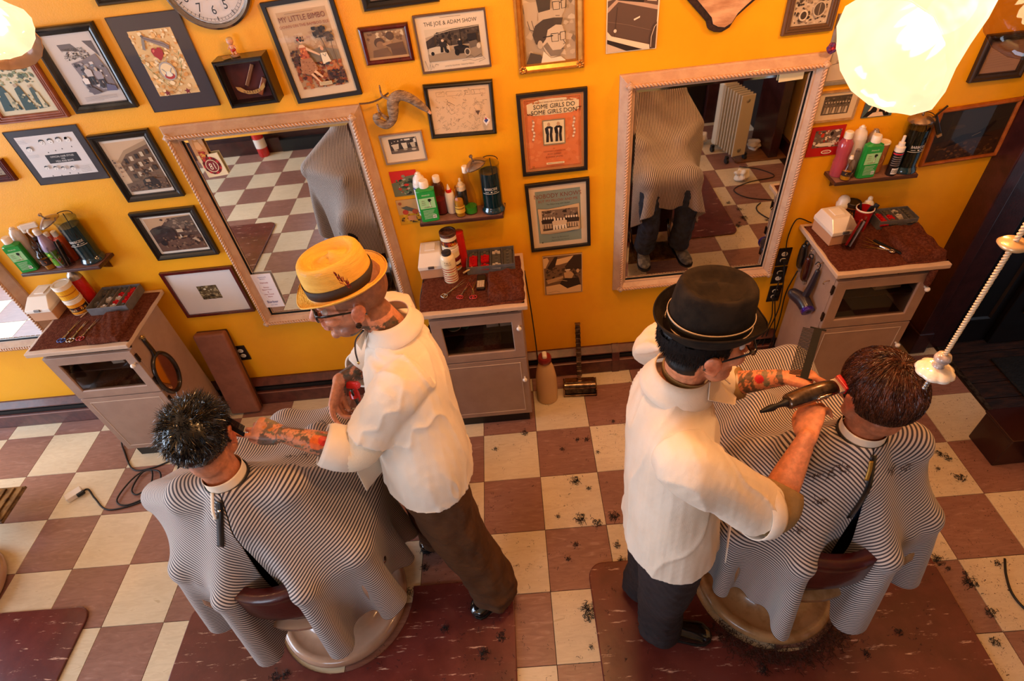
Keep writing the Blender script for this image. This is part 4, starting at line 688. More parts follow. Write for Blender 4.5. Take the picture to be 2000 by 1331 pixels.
# ------------------------------------------------------------------ cabinets
cabm = M('cabinet_taupe_paint', '#a98a78', .4, col2='#a28372', ns=10, bump=.05, bs=60, coat=.1)
cabtop = M('cabinet_top_paint', '#cbb09a', .3, coat=.3, col2='#c4a892', ns=8)
knobm = M('white_porcelain', '#efe6dc', .12, coat=.8)
dark_in = M('cabinet_inside', '#3a2018', .7)
towel_m = M('brown_terry', '#5e2e20', 1, col2='#74412f', ns=90, bump=1, bs=260, spec=.1)
cglass = glass('cabinet_glass', '#e8e4e0', .93, .015)
def cabinet(x0, label, hinge_left=False, handed=1):
    t = thing('supply_cabinet', label, 'cabinet', (x0, 0, 0)); w = .455; f = .062; H = .895
    m = MB(); m.b2(.0, .018, f+.018, W-.07, .1, H); m.b2(w-.018, w, f+.018, W-.07, .1, H); m.b2(.018, w-.018, W-.085, W-.07, .1, H); m.b2(.018, w-.018, f+.018, W-.085, .1, .115); m.b2(.018, w-.018, f+.018, W-.085, .535, .55)
    m.b2(.0, w, f+.018, f+.03, .86, H); m.build('body', cabm, t, bevel=.0015)
    m = MB(); m.b2(.019, w-.019, f+.03, W-.087, .552, .556); m.b2(.02, w-.02, W-.089, W-.086, .55, H); m.build('lining', dark_in, t)
    m = MB(); m.b2(.018, w-.018, f+.05, W-.09, .70, .708); m.build('inner_shelf', dark_in, t)
    m = MB(); m.b2(.02, w-.02, f+.03, W-.08, 0, .1); m.build('plinth', M('black_plinth', '#1d1613', .5), t)
    m = MB(); m.b2(-.03, w+.03, .035, W-.005, H, H+.025); m.build('cabinet_top', cabtop, t, bevel=.004)
    d = MB(); d.frame(w-.006, .30, [(.0,0),(.0,.017),(.002,.019),(.05,.019),(.054,.015),(.054,0)]); d = d.build('door', cabm, t, loc=(w/2, f+.018, .705))
    q = MB(); a = w/2-.055; q.b2(-a, a, -.011, -.009, -.097, .097); q.build('door_glass', cglass, d)
    kx = w/2-.022 if not hinge_left else w/2-.022
    def knob(par, z): 
        k = MB(); k.lathe([(.006,0),(.005,.01),(.009,.014),(.0125,.02),(.0125,.025),(.008,.031),(.002,.033)], 20, rot=Rx(PI/2)); k.build('knob', knobm, par, smooth=True, loc=(kx, -.018, z))
    knob(d, .07)
    d = MB(); d.b2(-w/2+.003, w/2-.003, -.018, 0, -.225, .225); d2 = d.build('door', cabm, t, loc=(w/2, f+.018, .322), bevel=.002)
    q = MB(); q.frame(w-.07, .39, [(0,.0179),(.001,.0195),(.004,.0195),(.005,.0179)]); q.build('door_bead', cabtop, d2); knob(d2, .08)
    for z in (.80, .63, .48, .2):
        q = MB(); q.box((-.002 if hinge_left else w+.002, f+.012, z), (.006, .014, .045)); q.tube([(-.004 if hinge_left else w+.004, f+.004, z-.024), (-.004 if hinge_left else w+.004, f+.004, z+.024)], .004, 8); q.build('hinge', M('hinge_bronze', '#2c1c14', .4, .6), t)
    return t
cL = cabinet(-2.40, 'taupe barber cabinet at the far left, between the black-haired customer and the wall')
cM = cabinet(-.465, 'taupe barber cabinet behind the barber in the yellow hat', True)
cR = cabinet(1.478, 'taupe barber cabinet at the right, beside the dark doorway', True)
def soft(name, x0, x1, y0, y1, z, h, mat, label, seed, cat='towel', n=26, wav=.004, roll=.012, group=None, rz=0):
    """a folded cloth: rounded slab with an uneven top"""
    rg = np.random.RandomState(seed); ph = rg.rand(6)*6; V = []; F = []
    cx, cy = (x0+x1)/2, (y0+y1)/2; w, d = (x1-x0)/2, (y1-y0)/2
    for j in range(n+1):
        for i in range(n+1):
            a, b = -1+2*i/n, -1+2*j/n; e = min(1-abs(a), 1-abs(b))*min(w, d); e = max(e, 0)
            hh = h*min(1, math.sqrt(max(0, 1-(1-min(e/roll, 1))**2)))
            hh += wav*(math.sin(5*a+ph[0]+2*b)+math.sin(7*b+ph[1]-3*a)+.6*math.sin(13*a+9*b+ph[2]))*.5*min(1, e/roll)
            V.append((a*w+.002*math.sin(8*b+ph[3]), b*d+.002*math.sin(9*a+ph[4]), max(hh, .001)))
    F = [(j*(n+1)+i, j*(n+1)+i+1, (j+1)*(n+1)+i+1, (j+1)*(n+1)+i) for j in range(n) for i in range(n)]
    k = len(V); bd = [i for i in range(n+1)]+[(j*(n+1)+n) for j in range(1, n+1)]+[n*(n+1)+i for i in range(n-1, -1, -1)]+[j*(n+1) for j in range(n-1, 0, -1)]
    F.append(tuple(reversed(bd)))
    m = MB(); m.add(V, F); o = m.build(name, mat, None, smooth=60, loc=(cx, cy, z), rot=(0, 0, rz)); return tag(o, label, cat, group)
ZT = .9205
for x0, lab, s in ((-2.415, 'thin brown towel lining the top of the far left cabinet', 1), (-.495, 'thin brown towel lining the top of the middle cabinet', 2), (1.46, 'thin brown towel lining the top of the right cabinet', 3)):
    soft('towel', x0, x0+.50, .06, .44, ZT, .007, towel_m, lab, s, wav=.0012, roll=.006, n=30)
zt = ZT+.0075
soft('towel', -2.115, -1.955, .058, .275, zt, .03, towel_m, 'brown hand towel folded on the far left cabinet, right of the scissors', 5, wav=.006)
soft('towel', -.165, .012, .075, .285, zt, .036, towel_m, 'brown hand towel folded on the middle cabinet, right of the phone', 6, wav=.008)
soft('towel', 1.775, 1.955, .07, .33, zt, .034, towel_m, 'crumpled brown hand towel on the right cabinet', 7, wav=.013)
# towel roll hung over the cabinet corner, and towels inside
def cyl(name, x, y, z, prof, mat, par=None, n=24, rot=None, smooth=40, **k):
    m = MB(); m.lathe(prof, n, rot=rot, **k); return m.build(name, mat, par, smooth=smooth, loc=(x, y, z))
tag(cyl('towel', 1.90, .045, .80, [(.0,0),(.014,.004),(.017,.05),(.015,.09),(0,.095)], towel_m, n=14), 'dangling brown towel end hanging at the front corner of the right cabinet', 'towel')
white = M('white_plastic', '#e6dace', .35, coat=.3); ivory = M('ivory_plastic', '#e4d2b8', .4, coat=.2)
def white_box(x, y, label, rz=0):
    t = thing('neck_strip_dispenser', label, 'dispenser', (x, y, zt), rz)
    m = MB(); m.b2(-.062, .062, -.08, .08, 0, .055); m.build('cardboard_base', M('buff_carton', '#c2906c', .7), t, bevel=.003)
    m = MB(); m.b2(-.065, .065, -.085, .085, .055, .075); m.add([(-.065,-.085,.075),(.065,-.085,.075),(.065,.085,.075),(-.065,.085,.075),(-.05,-.03,.12),(.05,-.03,.12),(.05,.07,.12),(-.05,.07,.12)], [(4,5,6,7),(0,1,5,4),(1,2,6,5),(2,3,7,6),(3,0,4,7)]); m.build('lid', white, t, bevel=.003)
    m = MB(); m.box((0,-.087,.07),(.03,.008,.012)); m.build('latch', M('steel_latch', '#8a8a8a', .3, .9), t, bevel=.001)
    m = MB(); m.box((.0,.02,.1225),(.05,.06,.004)); m.build('paper_strip', M('strip_paper', '#f1e6da', .8), t, bevel=.001)
white_box(-2.475+.03, .36, 'white lidded strip dispenser on the far left cabinet')
white_box(-.44, .39, 'white lidded strip dispenser on the middle cabinet', .03)
white_box(1.55, .335, 'white lidded strip dispenser on the right cabinet, in front of the mirror corner', .1)

# ---- jars, cans, bottles
def jar(x, y, z, r, h, body, lid, label, cols=None, lh=.02, cat='jar', name='product_jar', txtc=None, group=None):
    t = thing(name, label, cat, (x, y, z), group=group)
    m = MB(); m.lathe([(r*.9,0),(r,.003),(r,h-lh-.004),(r*.96,h-lh)], 28); m.build('body', body, t, smooth=40)
    m = MB(); m.lathe([(r*.97,h-lh-.002),(r*1.05,h-lh),(r*1.05,h-.002),(r*1.0,h),(r*.8,h-.001),(r*.78,h-.003)], 28); m.build('lid', lid, t, smooth=40)
    if cols: art('label', t, 2*PI*r*.62, (h-lh)*.86, cols, mp=cylmap(r+.0005, 0, 0, (h-lh)/2), seg=16)
    return t
wl = M('white_lid', '#e9ddcc', .35, coat=.3); dl = M('dark_lid', '#3c2f2c', .35, coat=.3)
def waxlab(a, b, s='WAX'): return [('r',0,0,1,1,a),('r',0,.32,1,.74,b),('b',.1,.35,.9,.7,20,.07,['#c86a1c','#e0a030','#5a1c10'],60),txt(s,.5,.66,.26,'#f0d8a0',.8),('r',0,.92,1,.95,'#6a1010')]
jar(-2.285, .335, zt, .042, .095, wl, wl, 'orange and black labelled wax jar, lower of two stacked on the far left cabinet', waxlab('#e09018','#2a1c18','WAX'))
jar(-2.285, .335, zt+.096, .042, .085, wl, wl, 'orange banded wax jar, upper of two stacked on the far left cabinet', [('r',0,0,1,1,'#e8a81c'),('r',0,.45,1,.55,'#b86a10')])
def spraycan(x, y, z, r, h, body, top, label, lab=None, nozzle='#e8e0d8'):
    t = thing('spray_can', label, 'spray can', (x, y, z)); hb = h*.74
    m = MB(); m.lathe([(r*.93,0),(r,.004),(r,hb),(r*.97,hb+.003)], 28); m.build('body', body, t, smooth=40)
    m = MB(); m.lathe([(r*.95,hb+.003),(r*.93,hb+.012),(r*.75,hb+.032),(r*.45,hb+.042),(r*.42,hb+.05)], 28); m.build('shoulder', top, t, smooth=40)
    m = MB(); m.lathe([(.008,hb+.05),(.008,h-.004),(.005,h)], 14); m.build('nozzle', M('nozzle_'+nozzle[1:], nozzle, .4), t, smooth=40)
    if lab: art('label', t, 2*PI*r*.6, hb*.9, lab, mp=cylmap(r+.0005, 0, 0, hb/2), seg=16)
    return t
silvr = M('brushed_tin', '#b8aca4', .3, .7)
spraycan(-2.268, .415, zt, .034, .2, M('red_can', '#c01c14', .3, coat=.5), silvr, 'red aerosol can with silver shoulder behind the stacked wax jars, far left cabinet')
clearp = glass('clear_plastic', '#f0e8e4', .9, .05)
def bottle(x, y, z, prof, n, label, body, cap, caph, liquid=None, lh=0, lab=None, labz=0, labh=.05, name='bottle', sq=None, cat='bottle'):
    """prof = (radius, height) outline of the bottle; caph = cap outline"""
    t = thing(name, label, cat, (x, y, z)); kw = {}
    m = MB(); m.lathe(prof, n, **kw); m.build('body', body, t, smooth=50)
    m = MB(); m.lathe(caph, 18); m.build('cap', cap, t, smooth=40)
    if liquid:
        P = [(r*.9, max(h, .003)) for r, h in prof if h < lh]; rl = np.interp(lh, [h for r, h in prof], [r for r, h in prof]); P.append((rl*.9, lh)); m = MB(); m.lathe(P, n); m.build('liquid', liquid, t, smooth=50)
    if lab: R = max(r for r, h in prof); art('label', t, 2*PI*R*.5, labh, lab, mp=cylmap(R+.0006, 0, 0, labz), seg=14)
    return t
liq = lambda nm, c: M(nm, c, .15, coat=.6, trans=.25)
def flatbottle(x, y, z, w, d, h, label, rz=0, seed=1):
    t = thing('tonic_bottle', label, 'bottle', (x, y, z), rz); g = M('green_tonic', '#1f9a3c', .25, coat=.6, trans=.15)
    c = w*.18; P = [(-w/2+c,-d/2),(w/2-c,-d/2),(w/2,-d/2+c*.6),(w/2,d/2-c*.6),(w/2-c,d/2),(-w/2+c,d/2),(-w/2,d/2-c*.6),(-w/2,-d/2+c*.6)]
    m = MB(); m.prism(P, 0, h*.78); o = m.build('body', g, t, bevel=.003)
    m = MB(); V = [(a, b, h*.78) for a, b in P]+[(a*.42, b*.6, h*.84) for a, b in P]; m.add(V, [(i, (i+1) % 8, 8+(i+1) % 8, 8+i) for i in range(8)]); m.build('shoulder', g, t)
    m = MB(); m.lathe([(w*.22,h*.83),(w*.26,h*.84),(w*.26,h*.97),(w*.22,h)], 20); m.build('cap', wl, t, smooth=40)
    it = [('r',0,0,1,1,'#239a40'),txt('PINAUD',.5,.13,.07,'#cfe6c0',.95),('r',.04,.2,.96,.55,'#9fd49a'),('l',[(.04,.2),(.96,.2),(.96,.55),(.04,.55),(.04,.2)],.008,'#e6efd8'),txt('CLUBMAN',.5,.53,.06,'#8a3a34',.85),
      ('p',[(.56,.25),(.62,.23),(.74,.24),(.78,.3),(.7,.31),(.68,.45),(.62,.46),(.6,.32),(.56,.3)],'#141c14'),('p',[(.62,.34),(.66,.34),(.66,.5),(.62,.5)],'#e8f0dc'),txt('After',.28,.3,.05,'#7a5a4a'),txt('Shave',.28,.36,.05,'#7a5a4a'),txt('Lotion',.28,.42,.05,'#7a5a4a')]
    it += [('r',.15,.61+.045*i,.85-.05*(i%3),.622+.045*i,'#d8ecd0') for i in range(7)]+[('r',.68,.78,.9,.9,'#e8ece0')]+[('r',.70+.03*i,.8,.712+.03*i,.88,'#2a2a2a') for i in range(6)]
    art('label', t, w*.9, h*.74, it, mp=lambda a, b, dd: (a, -d/2-.0008-dd, b+h*.39)); return t
whbody = M('white_bottle', '#e8dccc', .35, coat=.3); pinkl = liq('pink_liquid', '#b84a58')
# shelves
shm = M('shelf_dark_wood', '#4a2620', .35, col2='#35180f', ns=10, coat=.3, bump=.06, stretch=(1,8,8))
shm2 = M('shelf_dusty_top', '#8a6458', .5, col2='#7a5448', ns=16)
def shelf(x0, x1, z, label):
    t = thing('wall_shelf', label, 'shelf', ((x0+x1)/2, W, z)); a = (x1-x0)/2
    m = MB(); m.prism([(-a,-.001),(a,-.001),(a-.015,-.118),(-a,-.118)], -.018, -.001); m.build('board', shm, t, bevel=.003)
    m = MB(); m.prism([(-a+.004,-.004),(a-.006,-.004),(a-.02,-.112),(-a+.004,-.112)], -.001, -.0002); m.build('board_top', shm2, t)
    for s in (-.72, .72):
        m = MB(); m.prism([(-.002,-.018),(-.085,-.018),(-.08,-.03),(-.05,-.04),(-.04,-.055),(-.022,-.07),(-.002,-.085)], s*a-.011, s*a+.011, axis=0); m.build('bracket', shm, t, bevel=.002)
    return t
shelf(-2.455, -2.04, 1.172, 'dark wooden wall shelf of bottles above the far left cabinet')
shelf(-.452, -.038, 1.222, 'dark wooden wall shelf of bottles above the middle cabinet')
shelf(1.492, 1.885, 1.21, 'dark wooden wall shelf of bottles above the right cabinet')
def barbi(x, y, z, label, lid_open=True, liqc='#07303c', rz=0):
    t = thing('disinfectant_jar', label, 'jar', (x, y, z), rz); R = .048
    m = MB(); m.lathe([(.050,0),(.056,.004),(.056,.012),(.050,.022),(.047,.03)], 32); m.build('foot', M('jar_foot_glass', '#14303c', .08, coat=1), t, smooth=40)
    m = MB(); m.lathe([(R-.003,.03),(R-.003,.2)], 32); m.build('liquid', M('blue_disinfectant' if liqc == '#07303c' else 'dark_disinfectant', liqc, .12, coat=.8), t, smooth=40)
    m = MB(); m.lathe([(R,.028),(R,.225),(R+.002,.228),(R+.002,.234),(R-.001,.236)], 32, cap=False); m.build('glass_cylinder', glass('jar_glass', '#dfe6e4', .93, .02), t, smooth=40)
    art('label', t, .1, .05, [txt('BARBICIDE',.5,.52,.36,'#ded8d0',.72),('r',.22,.66,.4,.7,'#ded8d0'),('r',.48,.62,.56,.72,'#ded8d0'),('r',.62,.66,.8,.7,'#ded8d0'),('r',.1,.82,.9,.86,'#ded8d0')], mp=cylmap(R+.0006, 0, 0, .125), seg=10)
    m = MB(); st = M('steel_lid', '#a89a90', .2, .95, bump=.1, bs=60); m.lathe([(.052,0),(.053,.005),(.046,.012),(.03,.022),(.012,.03),(.0,.032)], 32, cap=False); m.lathe([(.004,.03),(.004,.042),(.009,.045),(.008,.053),(0,.056)], 14)
    lo = (-.055,-.012,.238) if lid_open else (-.006,0,.234); m.build('lid', st, t, smooth=40, loc=lo, rot=(0, -.35 if lid_open else -.06, 0))
    m = MB(); m.tube([(.01,0,.26),(.012,-.008,.24),(.02,-.05,.15)], .0022, 6); m.tube([(.04*math.cos(a)+.005, .0+.02*math.sin(a), .25+.012*math.sin(a)) for a in np.linspace(0, PI, 12)], .002, 6); m.build('lift_rod', M('dark_steel_rod', '#3a3430', .3, .9), t, smooth=True)
    return t
z1, z2, z3 = 1.173, 1.223, 1.211
flatbottle(-2.415, .385, z1, .075, .042, .19, 'green flat tonic bottle at the left end of the far left shelf', .25)
ribw = M('white_ribbed_can', '#c9bcb6', .3, coat=.4)
spraycan(-2.405, .44, z1, .03, .21, ribw, M('pearl_shoulder', '#d8ccc4', .25, coat=.5), 'pearly white aerosol can behind the green tonic bottle, far left shelf')
bprof = [(.022,0),(.025,.004),(.025,.09),(.022,.11),(.011,.135),(.010,.165)]
capp = [(.0125,.163),(.0125,.185),(.011,.188)]
bottle(-2.345, .435, z1, [(r*1.05, h*1.1) for r, h in bprof], 22, 'clear bottle with a white cap, behind the amber bottles on the far left shelf', clearp, wl, [(.014,.18),(.014,.205),(.012,.207)])
bottle(-2.31, .385, z1, [(r*1.05, h*.72) for r, h in bprof], 22, 'small bottle with golden liquid and dark label on the far left shelf', clearp, dl, [(.012,.117),(.012,.133)], liq('amber_liquid', '#c88a14'), .05, [('r',0,0,1,1,'#2a1a14'),('e',.5,.5,.2,.3,'#c86a1c')], .045, .035)
bottle(-2.32, .43, z1, [(r*1.1, h*.85) for r, h in bprof], 22, 'brown-tinted bottle with golden liquid behind the small dark-labelled one', glass('amber_glass', '#a08040', .8, .03), dl, [(.0125,.138),(.0125,.155)], liq('amber_liquid', '#c88a14'), .07)
def trigger(x, y, z, label, rz=0, body=None, labitems=None, liquid=None, head=None, h=.16, r=.03):
    t = thing('spray_bottle', label, 'spray bottle', (x, y, z), rz)
    m = MB(); m.lathe([(r*.9,0),(r,.004),(r,h*.55),(r*.75,h*.75),(.013,h*.9),(.013,h)], 24); m.build('body', body or clearp, t, smooth=50)
    hd = head or white
    m = MB(); m.lathe([(.016,h-.012),(.016,h+.012),(.010,h+.02)], 16); m.box((-.012,0,h+.04),(.07,.016,.026)); m.box((-.05,0,h+.042),(.014,.012,.016)); m.build('spray_head', hd, t, bevel=.003)
    m = MB(); m.tube([(-.022,0,h+.028),(-.034,0,h+.01),(-.03,0,h-.018)], [.005,.004,.0035], 8, smooth=3); m.build('trigger', hd, t, smooth=True)
    m = MB(); m.tube([(0,0,h),(0.004,0,.01)], .0022, 6); m.build('dip_tube', clearp, t)
    if liquid: m = MB(); m.lathe([(r*.86,.004),(r*.94,.008),(r*.94,h*.38)], 24); m.build('liquid', liquid, t, smooth=50)
    if labitems: art('label', t, 2*PI*r*.45, h*.42, labitems, mp=cylmap(r+.0006, 0, 0, h*.28), seg=12)
    return t
trigger(-2.262, .40, z1, 'white trigger spray bottle with a bright green label on the far left shelf', .3, M('lilac_clear', '#c8b4d4', .2, trans=.5), [('r',0,0,1,1,'#5a9a1c'),('b',0,0,1,1,30,.12,['#a8d81c','#2a5a14','#e8f0a0','#d05a2c'],61)], h=.19)
def tumbler(x, y, z, label, h=.12, r=.036, comb=True, seed=1):
    t = thing('glass_tumbler', label, 'glass', (x, y, z)); m = MB(); m.lathe([(r*.8,0),(r*.85,.004),(r,h),(r*.96,h),(r*.8,.008),(0,.008)], 26, cap=False); m.build('glass', glass('tumbler_glass', '#efeae6', .93, .02), t, smooth=50); rg = random.Random(seed)
    for i in range(5):
        a = i*1.3; c = thing('comb' if i % 2 else 'clipper_brush', ('black' if i % 2 else 'steel')+' grooming tool %s in the glass tumbler' % ['nearest the rim','leaning left','leaning right','at the back','in the middle'][i]+(' on the far left shelf' if x < 0 else ' on the right cabinet'), 'comb' if i % 2 else 'brush', (x+.008*math.cos(a), y+.008*math.sin(a), z+.01))
        q = MB(); q.box((0,0,.07),(.012,.003,.14)); q.build('handle', (black_m, silvr, M('red_tool', '#b02018', .4))[i % 3], c, bevel=.001, rot=(.18*math.sin(a), .2*math.cos(a), a))
    return t
tumbler(-2.215, .38, z1, 'clear glass tumbler of combs in front of the dark jar, far left shelf')
bottle(-2.225, .44, z1, [(.024,0),(.026,.004),(.026,.12),(.012,.14)], 22, 'orange plastic bottle between spray bottle and dark jar, far left shelf', M('orange_bottle', '#d8561c', .3, coat=.4), wl, [(.013,.138),(.013,.165),(.01,.167)])
bottle(-2.275, .45, z1, [(.022,0),(.024,.004),(.024,.12),(.010,.14)], 22, 'rose-coloured bottle behind the spray trigger, far left shelf', M('rose_bottle', '#b04a50', .3, coat=.4), wl, [(.012,.138),(.012,.155),(.01,.157)])
barbi(-2.112, .42, z1, 'tall dark blue disinfectant jar with open steel lid on the far left shelf', rz=.3)
# middle shelf
spraycan(-.425, .437, z2, .032, .22, M('white_blue_can', '#e6e0da', .3, coat=.4), white, 'white aerosol can with blue bands at the left end of the middle shelf', [('r',0,0,1,1,'#e6e0da'),('r',0,.02,1,.08,'#2a4a9a'),('p',[(0,.2),(.6,.15),(.6,.4),(0,.45)],'#2a4a9a'),('r',0,.9,1,.94,'#2a4a9a')])
flatbottle(-.398, .382, z2, .085, .042, .205, 'green flat tonic bottle at the left end of the middle shelf', .12)
bottle(-.345, .435, z2, [(.028,0),(.030,.005),(.030,.13),(.026,.15),(.014,.165)], 24, 'translucent bottle half full of pink lotion on the middle shelf', glass('frosted_plastic', '#e8d0c4', .75, .2), wl, [(.015,.163),(.017,.165),(.017,.19),(.015,.193)], pinkl, .075)
t = bottle(-.297, .43, z2, [(.020,0),(.022,.004),(.022,.10),(.018,.108)], 22, 'slim white bottle with a red collar and pointed tip on the middle shelf', whbody, M('red_cap', '#c81c18', .35, coat=.3), [(.0135,.106),(.014,.108),(.014,.12),(.010,.122)]); cyl('tip', 0, 0, 0, [(.009,.121),(.003,.142),(.002,.147),(0,.148)], wl, t)
bottle(-.253, .39, z2, [(.022,0),(.023,.004),(.023,.075),(.018,.095),(.009,.115),(.009,.145),(.011,.147)], 22, 'small clear glass bottle of golden oil on the middle shelf', glass('clear_glass', '#f4efe8', .95, .02), glass('clear_glass', '#f4efe8', .95, .02), [(.010,.147),(.0095,.155)], liq('golden_oil', '#d89a1c'), .085, [('r',0,0,1,1,'#d8a83c'),('r',.1,.2,.9,.4,'#8a5a1c')], .04, .035)
t = bottle(-.238, .437, z2, [(.022,0),(.024,.004),(.024,.10),(.02,.11)], 22, 'dark bottle with a cream pump top behind the golden oil, middle shelf', M('dark_bottle', '#1c1818', .3, coat=.4), ivory, [(.022,.11),(.022,.13),(.014,.133),(.012,.145),(.006,.147),(.006,.165),(.003,.168)])
bottle(-.203, .41, z2, [(.029,0),(.032,.005),(.032,.09),(.027,.12),(.014,.165),(.012,.21)], 24, 'tall clear bottle with bright green liquid at its bottom, middle shelf', glass('clear_glass', '#f4efe8', .95, .02), wl, [(.0145,.208),(.0145,.235),(.012,.238)], liq('green_liquid', '#2fa82c'), .035)
barbi(-.096, .415, z2, 'tall blue disinfectant jar with open lid at the right end of the middle shelf')
# right shelf
bottle(1.527, .425, z3, [(.030,0),(.032,.005),(.032,.07),(.027,.09),(.032,.12),(.031,.16),(.018,.178),(.016,.182)], 24, 'waisted bottle of pink liquid at the left end of the right shelf', pinkl, wl, [(.018,.18),(.018,.207),(.015,.21)])
bottle(1.545, .378, z3, [(.022,0),(.024,.004),(.022,.045),(.008,.07),(.008,.1)], 22, 'tiny bottle of yellow oil at the front left of the right shelf', glass('clear_glass', '#f4efe8', .95, .02), wl, [(.009,.1),(.007,.115)], liq('golden_oil', '#d89a1c'), .035, [('r',0,0,1,1,'#2a1a14'),('e',.5,.5,.25,.3,'#d8a83c')], .035, .022)
bottle(1.575, .395, z3, [(.018,0),(.02,.004),(.02,.06),(.011,.09),(.01,.125)], 22, 'slim clear bottle between the yellow oil and green tonic, right shelf', clearp, clearp, [(.011,.125),(.009,.135)])
spraycan(1.588, .44, z3, .032, .225, ribw, M('pearl_shoulder', '#d8ccc4', .25, coat=.5), 'silver-white ribbed aerosol can behind the green tonic bottle, right shelf')
flatbottle(1.633, .385, z3, .078, .04, .2, 'green flat tonic bottle in the middle of the right shelf', .05)
spraycan(1.655, .44, z3, .028, .2, silvr, silvr, 'dull silver aerosol can half hidden behind the green tonic, right shelf', nozzle='#9a8a80')
jar(1.70, .425, z3, .027, .145, M('kraft_tube', '#9a5a30', .6), wl, 'brown cardboard tube with a round label and cream lid, right shelf', [('e',.4,.5,.2,.22,'#c8905c'),('r',.25,.49,.55,.51,'#7a4420')], lh=.008, cat='tube', name='powder_tube')
t = bottle(1.752, .378, z3, [(.020,0),(.022,.004),(.022,.11),(.021,.115)], 22, 'black bottle with red stripe and white pump cap, right shelf', M('black_bottle', '#1c1212', .3, coat=.5), white, [(.021,.112),(.021,.135),(.014,.14),(.013,.155),(.007,.158),(.006,.185),(.003,.187)], None, 0, [('r',0,0,1,.06,'#c8283c')]+[('r',.1,.15+.1*i,.9,.18+.1*i,'#8a7a74') for i in range(5)]+[('r',.3,.7,.8,.98,'#e8e0d8')]+[('r',.33+.06*i,.75,.36+.06*i,.93,'#1c1212') for i in range(7)], .06, .1)
barbi(1.825, .41, z3, 'dark disinfectant jar with closed steel lid at the right end of the right shelf', False, '#0d1512')
# middle cabinet top
WX = [('r',0,0,1,1,'#e8d8b8'),('r',0,.3,1,.8,'#2a1a14'),('b',.05,.32,.95,.78,22,.1,['#c8501c','#e0a030','#8a2010'],62)]
jar(-.335, .385, zt, .040, .078, wl, M('dark_red_lid', '#6a1414', .4), 'dark jar, lowest of the rear stack on the middle cabinet', WX)
jar(-.335, .385, zt+.079, .040, .055, wl, wl, 'yellow-banded jar in the middle of the rear stack, middle cabinet', [('r',0,0,1,1,'#ecd8a8'),('p',[(0,.9),(.3,.2),(.6,.7),(1,.3),(1,1),(0,1)],'#e8a020')])
jar(-.335, .385, zt+.135, .040, .085, wl, M('black_printed_lid', '#3a241c', .4, col2='#6a4030', ns=60), 'pomade jar with a black printed lid, top of the rear stack, middle cabinet', WX, lh=.018)
tag(cyl('canister', -.285, .40, zt, [(.024,0),(.025,.004),(.025,.20),(.02,.204)], M('red_can', '#c01c14', .3, coat=.5)), 'tall red canister hidden behind the jar stack on the middle cabinet', 'canister')
t = thing('talc_bottle', 'cream talc bottle with red stripes and a dark cap on the middle cabinet', 'bottle', (-.345, .285, zt))
m = MB(); m.lathe([(.034,0),(.036,.004)]+[(.036-.0015*(i % 2), .01+.0055*i) for i in range(14)]+[(.036,.092),(.036,.135),(.034,.145),(.024,.155)], 30); m.build('body', M('cream_bottle', '#e9d6b0', .35, coat=.4), t, smooth=40)
m = MB(); m.lathe([(.022,.154),(.0235,.156),(.0235,.168),(.020,.17)], 24); m.build('cap', M('grey_black_cap', '#2f2c30', .4), t, smooth=40)
for i in range(6): m = MB(); m.lathe([(.0362,.012+.014*i),(.0366,.013+.014*i),(.0366,.0155+.014*i),(.0362,.0165+.014*i)], 30, cap=False); m.build('red_stripe', M('red_stripe', '#a8241c', .4), t, smooth=40)
art('label', t, .06, .035, [txt('TALC',.5,.55,.45,'#6a4a2c',.9),('r',.2,.7,.8,.76,'#6a4a2c')], mp=cylmap(.0366, 0, 0, .12), seg=8); art('label', t, .045, .014, [('r',0,0,1,1,'#e9d6b0'),txt('powder',.5,.8,.8,'#2a5a3c',.9)], mp=cylmap(.0372, 0, 0, .06, .3), seg=8)
# clipper-guard organisers
def guards(x0, y0, w, d, label, where, red, seed, rz=0):
    t = thing('guard_organiser', label, 'organiser', (x0, y0, zt), rz); gy = M('grey_tray', '#6a6668', .45, col2='#5c585a', ns=20)
    m = MB(); m.b2(0, w, 0, d, 0, .018); m.b2(0, w, -.004, 0, 0, .045); m.b2(-.004, 0, -.004, d, 0, .05); m.b2(w, w+.004, -.004, d, 0, .05); m.b2(-.004, w+.004, d, d+.004, 0, .05)
    for i in range(1, 4): m.b2(w*i/4-.0015, w*i/4+.0015, 0, d, .018, .046)
    m.build('tray', gy, t, bevel=.001)
    gm = bpy.data.meshes.new('guard'); q = MB(); q.box((0,0,.006),(.042,.022,.012)); 
    for k in range(7): q.box((-.018+.006*k,-.013,.008),(.003,.012,.008))
    q.box((0,.008,.014),(.012,.01,.006)); gm.from_pydata(np.concatenate(q.v).tolist(), [], q.f)
    rg = random.Random(seed); c, s = math.cos(rz), math.sin(rz); nn = 0
    for i in range(4):
        for j in range(5):
            isr = (i, j) in red
            if not isr and rg.random() < .25: continue
            me = gm.copy(); me.materials.append(M('red_guard', '#b4121a', .25, coat=.6) if isr else M('smoke_guard', '#55504c', .3, coat=.4) if rg.random() < .8 else M('clear_guard', '#b8aca4', .25, coat=.5))
            o = bpy.data.objects.new('clipper_guard', me); C.objects.link(o); a, b = w*(i+.5)/4, d*(j+.6)/5.3; o.location = (x0+a*c-b*s, y0+a*s+b*c, zt+.022); o.rotation_euler = (.35, rg.uniform(-.06, .06), rz+rg.uniform(-.1, .1))
            tag(o, '%s clipper guard in the tray on the %s: %s column, %s row' % ('red' if isr else 'smoke grey', where, ('leftmost','second','third','rightmost')[i], ('front','second','middle','fourth','back')[j]), 'clipper guard', ('red' if isr else 'grey')+' clipper guards on the '+where)
